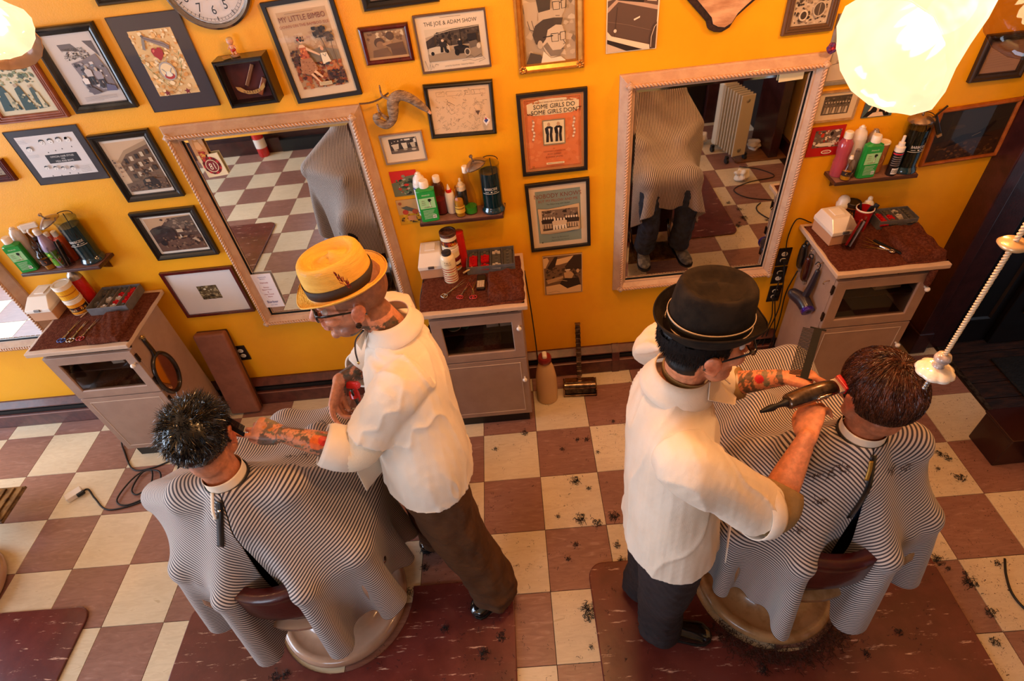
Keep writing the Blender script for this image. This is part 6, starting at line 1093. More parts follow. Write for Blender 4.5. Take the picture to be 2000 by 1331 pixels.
def eyes(parent, R_, o, s=1.0, look=(0,1,-.35), iris='#4a3424'):
    T_ = tf(R_, o); R_ = np.array(R_); ew = M('eye_white', '#e6dcd4', .1, coat=1)
    for q in (-1, 1):
        c = T_(np.array((q*.031,.077,.001))*s); d = R_ @ unit(look); m = MB(); m.ell(c, (.0125*s,)*3); e = m.build('eye', ew, parent, smooth=True)
        m = MB(); m.ell(c+d*.0088*s, (.0058*s,.0058*s,.0045*s), basis(d)); m.build('iris', M('iris_'+iris[1:], iris, .05, coat=1), e, smooth=True)
def hand(mb, wrist, X, N, thumb_side, curls, thumb=(.7,.55), s=1.0, spread=(.10,.03,-.04,-.11), bend0=0, rad=1.0):
    """X = finger direction, N = palm normal (fingers curl towards it), thumb_side = +1 / -1 along N x X"""
    X = unit(X); N = np.array(N, float); N = unit(N-X*np.dot(N, X)); S = np.cross(N, X)*thumb_side; w = np.array(wrist, float); out = []
    mb.limb([w-X*.01*s, w+X*.02*s, w+X*.055*s, w+X*.088*s], np.array([(.027,.019),(.033,.019),(.040,.0165),(.041,.014)])*s, 16, 4, side=S)
    base = (.030,.0105,-.010,-.029); Ls = ((.043,.026,.021),(.047,.030,.022),(.044,.027,.021),(.034,.020,.018)); rr = (.0088,.0092,.0086,.0076)
    for i in range(4):
        p = w+X*(.086-(.008 if i == 3 else .003*(i == 0)))*s+S*base[i]*s; c = curls[i]; c = (c, c*1.15, c*.8) if not hasattr(c, '__len__') else c; ang = bend0; pts = [p-X*.02*s, p]; d0 = unit(X+S*spread[i])
        for k in range(3):
            ang += c[k]; d = d0*math.cos(ang)+N*math.sin(ang); p = p+d*Ls[i][k]*s; pts.append(p)
        r = rr[i]*s*rad; mb.limb(pts, [r*.95, r*1.08, r, r*.93, r*.78], 10, 4); out.append(p)
    a, b = thumb; p = w+X*.018*s+S*.026*s+N*.006*s; pts = [p]; 
    d = unit(X*math.cos(a)+S*math.sin(a)+N*.25); p = p+d*.042*s; pts.append(p); d = unit(X*math.cos(a-b*.6)+S*math.sin(a-b*.6)+N*(.25+b*.6)); p = p+d*.033*s; pts.append(p); d = unit(X*math.cos(a-b*1.4)+S*math.sin(a-b*1.4)+N*(.25+b*1.0)); p = p+d*.027*s; pts.append(p)
    mb.limb(pts, np.array([.0145,.0125,.0108,.0088])*s, 10, 4); return out, p
SKIN = M('skin', '#d08a68', .45, attr='Col', ns=60, sss=.12, bump=.05, bs=300)
INK = [lin(c) for c in ('#2e3a34', '#3e4a3c', '#5a5a48', '#b8281c', '#d87a1c', '#6a7058')]
def tattoo(P, cols, mask, seed, dens=.15, heart=None):
    """ink drawn on the skin as solid-edged patches"""
    a = fbm(P, 42, seed); b = fbm(P, 60, seed+7); c = fbm(P, 26, seed+3)
    for k, sel in enumerate([(a > dens), (np.abs(b) < .16), (c > 1.15) & (b > .0), (c < -1.25) & (a < .2), (b > 1.2) & (a < 0), (a < -1.15)]):
        w = mask & sel; cols[w] = cols[w]*.22+np.array(INK[k])*.78
    if heart is not None:
        for hc, hr, col in heart: w = mask & (((P-np.array(hc))**2).sum(1) < hr*hr); cols[w] = lin(col)
    return cols
# ------------------------------------------------------------------ capes: a small cloth simulation that drapes a flat pattern over body and chair
stripe = bpy.data.materials.new('hickory_stripe'); stripe.use_nodes = True
def _st():
    nt = stripe.node_tree; N = nt.nodes; L = nt.links; b = N['Principled BSDF']; b.inputs['Roughness'].default_value = .75; b.inputs['Sheen Weight'].default_value = .15
    uv = N.new('ShaderNodeUVMap'); uv.uv_map = 'UV'; sx = N.new('ShaderNodeSeparateXYZ'); L.new(uv.outputs[0], sx.inputs[0])
    mt = N.new('ShaderNodeMath'); mt.operation = 'MULTIPLY'; mt.inputs[1].default_value = 2*PI/.0092; L.new(sx.outputs[0], mt.inputs[0])
    sn = N.new('ShaderNodeMath'); sn.operation = 'SINE'; L.new(mt.outputs[0], sn.inputs[0])
    mr = N.new('ShaderNodeMapRange'); mr.inputs[1].default_value = -.35; mr.inputs[2].default_value = .15; L.new(sn.outputs[0], mr.inputs[0])
    mx = N.new('ShaderNodeMix'); mx.data_type = 'RGBA'; mx.inputs[6].default_value = lin('#3a3138')+(1,); mx.inputs[7].default_value = lin('#c9bcb4')+(1,); L.new(mr.outputs[0], mx.inputs[0]); L.new(mx.outputs[2], b.inputs['Base Color'])
_st()
def cape(parent, neck, yaw, ext, caps, steps=190, seed=0, nr=58, ns=168, frac=.76, tilt=.25, clip=16, floor_z=.06):
    """ext = (side, back, front) half sizes of the flat sheet; caps = capsules (a, b, r) to rest on"""
    side, back, front = ext; th = -PI+2*PI*(np.arange(ns)+.5)/ns; tf_ = th*frac; rg = np.random.RandomState(seed)
    dx, dy = np.sin(tf_), np.cos(tf_); Rm = np.minimum(side/np.maximum(np.abs(dx), 1e-3), np.where(dy > 0, front, back)/np.maximum(np.abs(dy), 1e-3))
    Rm = np.minimum(Rm, np.where(dy > 0, 1.02, .82)); r0 = .062/frac*.98
    t = np.linspace(0, 1, nr)[:, None]; Rr = r0+(Rm[None]-r0)*t; FX = Rr*dx; FY = Rr*dy
    neck = np.array(neck); A = math.cos(yaw), math.sin(yaw)
    rad = Rr*frac; h = -(Rr-r0)*math.sqrt(1-frac**2)*.75; LX = np.sin(th)*rad*1.12; LY = np.cos(th)*rad*1.12
    P = np.stack([LX, LY, h+.02*np.sin(th*5+seed)*t], 2); P[..., 2] += np.cos(th)*(-tilt)*r0*frac*(1-t)
    X = P[..., 0]*A[0]-P[..., 1]*A[1]; Y = P[..., 0]*A[1]+P[..., 1]*A[0]; P = np.stack([X, Y, P[..., 2]], 2)+neck
    pin = P[0].copy(); V = np.zeros_like(P); F2 = np.stack([FX, FY], 2)
    def dist(a, b): return np.sqrt(((a-b)**2).sum(-1))
    cons = []
    for di, dj, k in ((1,0,1.),(0,1,1.),(1,1,.6),(1,-1,.6),(2,0,.18),(0,2,.18)):
        i0 = np.arange(nr-di); j0 = np.arange(ns)
        I, J = np.meshgrid(i0, j0, indexing='ij'); J2 = J+dj; ok = (J2 >= 0) & (J2 < ns); I, J, J2 = I[ok], J[ok], J2[ok]
        a = I*ns+J; b = (I+di)*ns+J2; Lr = dist(F2.reshape(-1, 2)[a], F2.reshape(-1, 2)[b])
        par = ((I//max(di, 1)) % 2) if di else ((J//max(dj, 1)) % 2)
        for q in (0, 1): s_ = par == q; cons.append((a[s_], b[s_], Lr[s_], k))
    # the two back edges are clipped together near the neck
    ii = np.arange(0, clip); cons.append((ii*ns, ii*ns+ns-1, np.full(clip, .004), .9))
    CA = np.array([c[0] for c in caps]); CB = np.array([c[1] for c in caps]); CR_ = np.array([c[2] for c in caps])
    p = P.reshape(-1, 3); v = V.reshape(-1, 3); dt = .011
    for s in range(steps):
        v *= .975; v[:, 2] -= 9.8*dt; old = p.copy(); p = p+v*dt
        for it in range(7):
            for a, b, Lr, k in cons:
                d = p[b]-p[a]; l = np.sqrt((d*d).sum(1))+1e-9; c = (d*((l-Lr)/l*.5*k)[:, None]); p[a] += c; p[b] -= c
            if it % 3 == 0:
                for ca, cb, r in zip(CA, CB, CR_):
                    ab = cb-ca; tt = np.clip(((p-ca) @ ab)/(ab @ ab+1e-9), 0, 1)[:, None]; d = p-(ca+tt*ab); l = np.sqrt((d*d).sum(1)); w = l < r
                    if w.any(): p[w] += d[w]/(l[w][:, None]+1e-9)*(r-l[w])[:, None]
            p[:ns] = pin; p[:, 2] = np.maximum(p[:, 2], floor_z)
        v = (p-old)/dt
        # friction where cloth rests on something
        for ca, cb, r in zip(CA, CB, CR_):
            ab = cb-ca; tt = np.clip(((p-ca) @ ab)/(ab @ ab+1e-9), 0, 1)[:, None]; d = p-(ca+tt*ab); l = np.sqrt((d*d).sum(1)); v[l < r+.004] *= .72
    F = [(i*ns+j, i*ns+j+1, (i+1)*ns+j+1, (i+1)*ns+j) for i in range(nr-1) for j in range(ns-1)]
    me = bpy.data.meshes.new('cape'); me.from_pydata(p.tolist(), [], F); uv = me.uv_layers.new(name='UV'); lv = np.zeros(len(me.loops), int); me.loops.foreach_get('vertex_index', lv); uv.data.foreach_set('uv', F2.reshape(-1, 2)[lv].ravel())
    me.materials.append(stripe); smooth_mesh(me); me.update(); o = bpy.data.objects.new('cape', me); C.objects.link(o); o.parent = parent
    sb = o.modifiers.new('u', 'SUBSURF'); sb.levels = 1; sb.render_levels = 1; sd = o.modifiers.new('s', 'SOLIDIFY'); sd.thickness = .0016; sd.offset = 0
    return o, p.reshape(nr, ns, 3)
# ------------------------------------------------------------------ hair
def hair_ok(Q, kind):
    x, y, z = Q[:, 0], Q[:, 1], Q[:, 2]; line = np.where(y < -.03, -.060, np.where(np.abs(x) > .045, np.interp(y, [-.03, -.012, .012, .035, .06], [-.050, .015, .012, -.012, .05]), .068))
    line = np.where((y > .045), .058+(np.abs(x) > .05)*.0, line)
    if kind == 'under_hat': return (z > line) & (z < .055) & (y < .03)
    return z > line
def scalp_points(n, seed, kind, grow=0):
    rg = np.random.RandomState(seed); D = rg.randn(n*2, 3); D /= np.linalg.norm(D, axis=1)[:, None]; r = np.array((.0765+grow, .0965+grow, .087+grow)); Q = D*r+np.array((0, -.014, .034)); N_ = D/r; N_ /= np.linalg.norm(N_, axis=1)[:, None]
    low = Q[:, 2] < -.01; Q[low, 0] *= np.interp(Q[low, 2], [-.06, -.01], [.86, 1]); ok = hair_ok(Q, kind); return Q[ok][:n], N_[ok][:n], rg
def hair(parent, R_, o, s, kind, mat, n, seed, whorl=(.0, -.05, .115), L=.03, lift=.01, cap=.006):
    T_ = tf(R_, o); m = MB(); mm = MB(); mm.ell((0,-.014,.034), (.0765+cap,.0965+cap,.087+cap), n=56, m=40); V = mm.v[0]
    low = V[:, 2] < -.01; V[low, 0] *= np.interp(V[low, 2], [-.06, -.01], [.86, 1])
    bump_ = fbm(V, 60, seed, 3)*(.0022 if kind == 'spiky' else .0012); dirn = V-np.array((0,-.014,.034)); V = V+dirn/np.linalg.norm(dirn, axis=1)[:, None]*bump_[:, None]
    ok = hair_ok(V, kind); F = [f for f in mm.f if all(ok[i] for i in f)]; used = sorted({i for f in F for i in f}); ix = {k: i for i, k in enumerate(used)}
    hm_ = MB().add(T_(V[used]*s), [tuple(ix[i] for i in f) for f in F]).build('hair', mat, parent, smooth=True)
    Q, N_, rg = scalp_points(n, seed, kind); wh = np.array(whorl); VV = []; FF = []; c = 0
    for q, nn in zip(Q, N_):
        away = q-wh; away -= nn*np.dot(away, nn); da = np.linalg.norm(away)+1e-6; away /= da; side = np.cross(nn, away)
        if kind == 'spiky':
            f = min(1, max(.12, (q[2]+.03)/.09)); top = q[2] > .06; d = unit(nn*.50+away*.75+np.array((0, .15, .15 if top else -.25))+rg.randn(3)*.20+.35*np.sin(q*140)); ln = L*f*rg.uniform(.6, 1.25); st = 3; bend = rg.randn(3)*.15+np.array((0, 0, -.12)); w = .0011
        elif kind == 'under_hat': d = unit(nn*.35+np.array((0, -.1, -1))+rg.randn(3)*.12); ln = L*rg.uniform(.6, 1.1); st = 2; bend = np.zeros(3); w = .0010
        else: d = unit(away+side*.55*math.exp(-da/.05)+nn*.22+rg.randn(3)*.07); ln = L*rg.uniform(.7, 1.2); st = 5; bend = np.zeros(3); w = .0010
        p = q+nn*cap*rg.uniform(.3, 1.0); pts = [p]
        for k in range(st):
            p = p+d*ln/st
            if kind == 'flat':
                e = (p-np.array((0,-.014,.034)))/np.array((.0765,.0965,.087)); rr = np.linalg.norm(e); want = 1+(cap+lift*rg.uniform(.2, 1))/.085; 
                if rr < want or k > 0: p = np.array((0,-.014,.034))+(p-np.array((0,-.014,.034)))*(want/rr)
                nn2 = unit(e/np.array((.0765,.0965,.087))); d = unit(d-nn2*np.dot(d, nn2)+np.array((0,0,-.04)))
            else: d = unit(d+bend)
            pts.append(p)
        pts = np.array(pts); sd = unit(np.cross(pts[-1]-pts[0], nn+.001)+rg.randn(3)*.2)
        for k, pt in enumerate(pts):
            ww = w*(1-.85*k/(len(pts)-1)); VV.append(pt+sd*ww); VV.append(pt-sd*ww)
        for k in range(len(pts)-1): b = c+2*k; FF.append((b, b+1, b+3, b+2))
        c += 2*len(pts)
    hs = MB().add(T_(np.array(VV)*s), FF).build('hair_strands', mat, hm_, smooth=True); hs['kind'] = 'stuff'
    return hm_
def hat(parent, R_, o, s, mat, band, label, tilt=.0, height=.105, stripes=None, under=None, brim=.05, roll=.022, flat=.35, underside=None, name='hat'):
    """trilby: oval crown with teardrop dent, ribbon, rolled brim; R_ as for heads"""
    R2 = np.array(R_) @ Rx(tilt); T_ = tf(R2, np.array(o)+R2 @ np.array((0, -.008, .062*s))); n = 64; V = []; ax, ay = .083*s, .102*s
    rings = []
    def ring(k, z, dz=None): rings.append([(k*ax*math.cos(a), k*ay*math.sin(a)*(1+.04*math.cos(2*a)), z(a) if callable(z) else z) for a in np.linspace(0, 2*PI, n, endpoint=False)])
    up = lambda q: (lambda a: q*(roll*(flat+(1-flat)*abs(math.cos(a))**1.3)-(.014 if math.sin(a) > .6 else 0)*(math.sin(a)-.6)/.4)+.0)
    bx = 1+brim/ax; 
    for f, z in ((bx+.03, up(1.12)), (bx+.045, up(1.0)), (bx+.02, up(.9)), (1+(bx-1)*.75, up(.42)), (1+(bx-1)*.4, up(.06)), (1.06, up(0)), (1.015, lambda a: .004)): ring(f, z)
    H = height*s
    for q, f in ((.12, 1.01), (.3, 1.0), (.55, .985), (.8, .955), (.93, .915), (.985, .87), (1.0, .80)): ring(f, lambda a, q=q: H*q*(1+.03*math.sin(a)*-1))
    for f, dd in ((.70, -.006), (.60, -.017), (.48, -.022), (.34, -.018), (.2, -.012), (.08, -.009)):
        ring(f, lambda a, f=f, dd=dd: H+dd*s+.010*s*max(0, -math.sin(a))*(1 if f < .5 else .3)-.004*math.cos(2*a))
    m = len(rings); V = [T_(p) for r in rings for p in r]; F = [(i*n+k, i*n+(k+1) % n, (i+1)*n+(k+1) % n, (i+1)*n+k) for i in range(m-1) for k in range(n)]; F.append(tuple((m-1)*n+k for k in range(n)))
    h = MB().add(V, F).build(name, mat, parent, smooth=True, solid=.0025); h['label'] = label
    def rib(z0, z1, off, mt, nm):
        R3 = [[((1.02+off)*ax*math.cos(a), (1.02+off)*ay*math.sin(a)*(1+.04*math.cos(2*a)), z) for a in np.linspace(0, 2*PI, n, endpoint=False)] for z in (z0, z1)]
        q = MB().add([T_(p) for r in R3 for p in r], [(k, (k+1) % n, n+(k+1) % n, n+k) for k in range(n)]).build(nm, mt, h, smooth=True, solid=.0016); return q
    rib(.006, .036*s, .012, band, 'hat_band')
    if stripes: rib(.007, .0125, .032, stripes, 'band_stripe'); rib(.032*s, .037*s, .030, stripes, 'band_stripe')
    return h, T_
def glasses(parent, R_, o, s, label='black-rimmed eyeglasses'):
    T_ = tf(R_, o); g = MB(); bl = M('spectacle_black', '#120e0e', .15, coat=.8)
    for q in (-1, 1):
        pts = [T_(np.array((q*.033+.0275*math.cos(a)*(1+.0*q), .104-.006*abs(math.cos(a))*0-.004*(q*math.cos(a) > .3), .002+.0195*np.sign(math.sin(a))*abs(math.sin(a))**.7))*s) for a in np.linspace(0, 2*PI, 28, endpoint=False)]
        g.tube(pts, .0026*s, 8, closed=True, cap=False)
        g.tube([T_(np.array(c)*s) for c in ((q*.060,.100,.012),(q*.072,.08,.012),(q*.082,.02,.010),(q*.084,-.012,.006),(q*.082,-.03,-.012))], np.array([(.0035,.0016),(.0045,.0016),(.0035,.0014),(.003,.0014),(.0028,.0014)])*s, 8, smooth=4)
    g.tube([T_(np.array(c)*s) for c in ((-.008,.104,.006),(0,.107,.009),(.008,.104,.006))], .0024*s, 8, smooth=3)
    o_ = g.build('eyeglasses', bl, parent, smooth=True); o_['label'] = label
    for q in (-1, 1):
        m = MB(); m.lathe([(.0,0),(.027*s,0),(.027*s,.0006),(0,.0006)], 24, rot=np.array(R_) @ Rx(-PI/2), sy=.72, c=T_(np.array((q*.033,.1035,.002))*s)); m.build('lens', glass('lens_glass', '#c8c4c8', .85, .01), o_)
def shoe(parent, heel, toe, mat, w=.045, label=None, ankle=.10):
    h, t = np.array(heel, float), np.array(toe, float); d = t-h; L = np.linalg.norm(d[:2]); u = unit((d[0], d[1], 0)); n = np.array((-u[1], u[0], 0)); z0 = h[2]
    S = [(-.02,.6),(0,.78),(.25,.80),(.5,.86),(.75,1.0),(.9,.92),(1.0,.55),(1.03,.1)]
    out = [(h+u*L*a+n*w*b) for a, b in S]+[(h+u*L*a-n*w*b) for a, b in reversed(S)]; m = MB(); k = len(out)
    V = [(p[0], p[1], z0) for p in out]+[(p[0], p[1], z0+.014) for p in out]; m.add(V, [tuple(reversed(range(k))), tuple(range(k, 2*k))]+[(i, (i+1) % k, k+(i+1) % k, k+i) for i in range(k)])
    so = m.build('sole', M('shoe_sole_black', '#100c0b', .5), parent, bevel=.003)
    mb = MB(); P = lambda a, z: h+u*L*a+np.array((0, 0, z))
    mb.limb([P(.02,.035), P(.3,.038), P(.6,.034), P(.85,.028), P(.94,.024)], np.array([(w*.75,.034),(w*.78,.036),(w*.92,.03),(w*.9,.022),(w*.6,.016)]), 16, 4, side=n)
    mb.limb([P(.12,.03), P(.14,ankle)], np.array([(w*.7,w*.85),(w*.62,w*.75)]), 14, 2, side=n); me, Pp = remesh(mb, .005, it=2); Pp[:, 2] = np.maximum(Pp[:, 2], z0+.012)
    s_ = finish(me, Pp, 'shoe', mat, parent); so.parent = s_
    if label: s_['label'] = label
    m = MB()
    for i in range(4):
        c = P(.36+.07*i, .072-.007*i); m.tube([c-n*.014, c+np.array((0,0,.003)), c+n*.014], .0018, 6)
    m.build('laces', M('lace_black', '#1a1412', .7), s_, smooth=True); return s_
def trousers(parent, pel, hw, legs, mat, name='trousers', seed=1, amp=.005, rr=((.10,.11),(.085,.09),(.075,.075),(.078,.08))):
    mb = MB(); pel = np.array(pel, float); mb.limb([pel+np.array((0,0,.12)), pel, pel-np.array((0,0,.06))], np.array([(.165,.125),(.175,.135),(.14,.12)]), 22, 3, side=hw)
    for L in legs:
        L = [np.array(p, float) for p in L]; mb.tube(catmull(np.array(L), 5), catmull(np.array(rr[:len(L)]), 5), 20, side=hw)
    me, P = remesh(mb, .008, it=3); N_ = vnorm(me, P); lo = min(p[2] for L in legs for p in L)
    f = fbm(P*np.array((1,1,.6)), 18, seed, 4)+.8*np.sin(P[:, 2]*95+3*fbm(P, 9, seed+1, 2))*np.exp(-((P[:, 2]-lo)/.16)**2); return finish(me, P+N_*(f*amp)[:, None], name, mat, parent)
def shirt(parent, spine, rad, side, sleeves, mat, seed, name='barber_jacket', amp=.0045, vox=.0065, hem=0):
    mb = MB(); mb.tube(catmull(np.array(spine), 5), catmull(np.array(rad), 5), 28, side=side)
    for pts, r in sleeves: mb.tube(catmull(np.array(pts), 6), catmull(np.array([(q, q) if not hasattr(q, '__len__') else q for q in r]), 6), 20)
    me, P = remesh(mb, vox, it=5); N_ = vnorm(me, P)
    a = fbm(P*np.array((1.2,1.2,.45)), 15, seed, 4); b = 1-np.abs(np.sin(fbm(P*np.array((1,1,.8)), 7, seed+5, 3)*2.2)); c = fbm(P, 55, seed+9, 2)
    f = .7*a+1.5*b**3+.12*c; P = P+N_*((f-.6)*amp)[:, None]
    return finish(me, P, name, mat, parent)
def loop(name, parent, c, axis, rx, ry, prof, mat, a0=0, a1=2*PI, xdir=(1,0,0), n=48, solid=.002):
    """band around an axis; prof = (scale, height) rings"""
    B = basis(axis, xdir); V = []; full = abs(a1-a0-2*PI) < 1e-6; A = np.linspace(a0, a1, n, endpoint=not full)
    for f, h in prof:
        for a in A: V.append(np.array(c)+B @ np.array((rx*f*math.cos(a), ry*f*math.sin(a), h)))
    F = [(i*n+k, i*n+(k+1) % n, (i+1)*n+(k+1) % n, (i+1)*n+k) for i in range(len(prof)-1) for k in range(n if full else n-1)]
    return MB().add(V, F).build(name, mat, parent, smooth=True, solid=solid)
def face_frame(f, roll=0):
    f = unit(f); r = unit(np.cross(f, (0,0,1))); u = np.cross(r, f); R_ = np.stack([r, f, u], 1); return R_ @ Ry(roll)
def skin_cols(P, base='#c98563', Q=None, stub=None, red=.35, lips=True, seed=0):
    c = np.tile(np.array(lin(base)), (len(P), 1)); f = fbm(P, 30, seed, 3)[:, None]*.03; c = c*(1+f)
    if Q is not None:
        def blend(mask, col, a): c[:] = c*(1-mask[:, None]*a)+np.array(lin(col))*mask[:, None]*a
        g = lambda ce, r: np.exp(-(((Q-np.array(ce))/np.array(r))**2).sum(1)); near = (np.abs(Q) < .16).all(1)
        for q in (-1, 1): blend(g((q*.086,-.01,-.004), (.014,.028,.034))*near, '#b83c22', .55); blend(g((q*.045,.07,-.03), (.02,.03,.02))*near, '#c45a3c', .3); blend(g((q*.031,.086,.028), (.022,.02,.0045))*near, '#2a1a12', .8)
        blend(g((0,.116,-.03), (.018,.02,.018))*near, '#c25036', .35)
        if lips: blend(np.clip(g((0,.103,-.065), (.024,.02,.0125))*1.6, 0, 1)*near, '#a84a40', .75)
        if stub: m_ = near & (Q[:, 2] < -.035-.25*np.clip(Q[:, 1]-.03, 0, 1)*0) & (Q[:, 2] > -.13) & (Q[:, 1] > -.02) & ~((np.abs(Q[:, 0]) < .028) & (Q[:, 2] > -.083) & (Q[:, 2] < -.05)); fade = np.clip((-.03-Q[:, 2])/.02, 0, 1)*np.clip((np.abs(Q[:, 0])+.0)/.03, .4, 1); blend(m_*fade, stub[0], stub[1])
    return c
ws = M('white_barber_cotton', '#eadccb', .8, col2='#e6d6c4', ns=5, bump=.12, bs=350, sheen=.1)
blackleather = M('black_polished_leather', '#120c0a', .16, coat=.9, col2='#1c1310', ns=20)

# ------------------------------------------------------------------ seated customers
def customer(x, y, head_c, face, label, base, hairargs, pants, shoes, seed, neck, kf=0, kz=0):
    t = thing('person', label, 'person', (0, 0, 0)); R_ = face_frame(face); mb = MB(); s = 1.06; nk = np.array(neck)
    head_parts(mb, R_, head_c, s); hc = np.array(head_c)
    mb.limb([hc+R_ @ np.array((0,-.03,-.06)), (hc+nk)/2+np.array((0,-.012,-.02)), nk+np.array((0,0,-.05))], [.058,.055,.060], 16, 4)
    mb.limb([nk+np.array((0,0,-.10)), (x, y-.03, .95), (x, y+.02, .68)], np.array([(.11,.07),(.15,.105),(.165,.13)]), 22, 4, side=(1,0,0))
    mb.limb([nk+np.array((-.165,.0,-.105)), nk+np.array((.165,.0,-.105))], [.05,.05], 14, 2)
    for q in (-1, 1):
        el = (x+q*.255, y+.07, .90); wr = (x+q*.12, y+.27, .855); mb.limb([nk+np.array((q*.175,0,-.11)), el], [.046,.04], 12, 3); mb.limb([el, wr], [.042,.028], 12, 3)
        hand(mb, wr, (-.5*q,1,-.12), (0,0,-1), -q, (.35,.35,.4,.45))
        kn = (x+q*.115, y+.50+kf, .685+kz); an = (x+q*.12, y+.47+kf*.5, .27); mb.limb([(x+q*.09, y+.03, .66), kn], [.085,.062], 14, 3); mb.limb([kn, an], [.055,.036], 12, 3)
    me, P = remesh(mb, .0045, it=3); P, Q = head_sculpt(P, R_, hc, s); c = skin_cols(P, base, Q/1.0, None, seed=seed)
    N_ = vnorm(me, P); hd = hair_ok(Q, 'x') & (np.abs(Q) < .14).all(1) & (np.abs(Q[:, 0]) < .081); wgt = (hd*np.clip((Q[:, 2]+.058)/.035, .15, 1))[:, None]; c = c*(1-wgt)+np.array(lin(hairargs['scalp']))*wgt; body = finish(me, P, 'body', SKIN, t, c)
    eyes(body, R_, hc, s); hair(t, R_, hc, s, hairargs['kind'], hairargs['mat'], hairargs['n'], seed, whorl=hairargs['whorl'], L=hairargs['L'], lift=.010, cap=hairargs['cap'])
    trousers(t, (x, y, .69), (1,0,0), [[(x+q*.09, y+.04, .665), (x+q*.11, y+.30+kf*.5, .675+kz*.6), (x+q*.118, y+.49+kf, .672+kz), (x+q*.12, y+.505+kf, .60+kz), (x+q*.12, y+.49+kf, .42), (x+q*.12, y+.47+kf*.5, .25)] for q in (-1, 1)], pants, seed=seed, rr=((.10,.09),(.09,.085),(.08,.078),(.078,.078),(.068,.072),(.075,.082)))
    for q in (-1, 1): shoe(t, (x+q*.12, y+.42, .169), (x+q*.15, y+.69, .169), shoes, .047)
    up = np.array(hc-nk); up = unit(up+np.array((0,0,.25)))
    loop('neck_strip', t, nk+np.array((0,0,.004)), up, .0625, .0655, [(1.02,-.012),(1.0,.0),(.985,.02),(.99,.028)], M('white_neck_paper', '#ead8c2', .8), solid=.0012)
    return t, nk
hbk = M('glossy_black_hair', '#0b0807', .22, coat=.4); hbr = M('brown_hair', '#35180c', .38, col2='#5a2d16', ns=45, coat=.12, stretch=(1,1,.3)); hdk = M('dark_hair', '#120a08', .75, spec=.2)
jeans = M('blue_jeans', '#37435c', .85, col2='#2a3346', ns=30, bump=.2, bs=300); blackp = M('black_trousers', '#15131a', .8)
cu1, n1 = customer(-.985, -.885, (-.995,-.915,1.335), (-.2,.95,-.22), 'seated customer with wet spiky black hair under a striped cape, seen from behind', '#c07a58',
  dict(kind='spiky', mat=hbk, n=9000, L=.030, cap=.009, whorl=(.01,-.06,.105), scalp='#0f0a08'), blackp, blackleather, 11, (-.975,-.955,1.185))
cu2, n2 = customer(1.0, -.925, (.995,-.965,1.32), (-.12,.97,-.26), 'seated customer with straight brown hair and a crown whorl under a striped cape', '#b8704c',
  dict(kind='flat', mat=hbr, n=15000, L=.062, cap=.008, whorl=(.012,-.045,.118), scalp='#5a2412'), jeans, M('grey_sneaker', '#8a8680', .6, col2='#4a4a50', ns=25), 12, (.99,-.985,1.17), .07, .08)
def body_caps(x, y, nk, kf=0, kz=0, el=(.27,.27)):
    nk = np.array(nk); c = [((nk[0],nk[1],.70),(nk[0],nk[1],nk[2]-.16),.135), (tuple(nk+np.array((-.165,0,-.085))), tuple(nk+np.array((.165,0,-.085))), .072), (tuple(nk-np.array((0,0,.09))), tuple(nk+np.array((0,0,.0))), .066)]
    for q in (-1, 1):
        e_ = el[q > 0]; c += [(tuple(nk+np.array((q*.175,0,-.1))), (x+q*e_,y+.07,.90), .062), ((x+q*e_,y+.07,.90),(x+q*.12,y+.30,.88),.055), ((x+q*.09,y+.03,.67),(x+q*.115,y+.50+kf,.70+kz),.09), ((x+q*.115,y+.50+kf,.69+kz),(x+q*.12,y+.48+kf*.6,.3),.078)]
    return c
def chair_caps(cx, cy):
    c = []
    for q in (-1, 1): c += [((cx+q*.3,cy-.16,.80),(cx+q*.3,cy+.14,.80),.066), ((cx+q*.3,cy-.17,.80),(cx+q*.3,cy-.17,.5),.05), ((cx+q*.3,cy+.15,.78),(cx+q*.3,cy+.15,.5),.045)]
    for i in range(5):
        a = -PI/2+(i/4-.5)*2.1; c.append(((cx+.285*math.cos(a), cy+.26*math.sin(a), .5), (cx+.27*math.cos(a), cy+.25*math.sin(a)-.06, .78), .05))
    return c
cp1, G1 = cape(cu1, n1-np.array((0,0,.008)), .08, (.80,.53,1.0), body_caps(-.985,-.885,n1,el=(.42,.27))+chair_caps(*CL), seed=2)
cp2, G2 = cape(cu2, n2-np.array((0,0,.008)), .0, (.74,.52,1.04), body_caps(1.0,-.925,n2,.07,.08)+chair_caps(*CR), seed=5)
for cu, nk, rz, lab in ((cu1, n1, 2.3, 'black snap strap'), (cu2, n2, 0, '')):
    loop('cape_collar', cu, nk+np.array((0,0,-.008)), (0,.05,1), .067, .069, [(1.0,-.004),(1.03,.006),(1.0,.012)], M('black_collar_tape', '#17110f', .5))
def orient(o, x, y):
    x = unit(x); y = A(y, float); y = unit(y-x*np.dot(x, y)); z = np.cross(x, y); o.rotation_euler = Matrix(np.stack([x, y, z], 1).tolist()).to_euler()
A = np.array
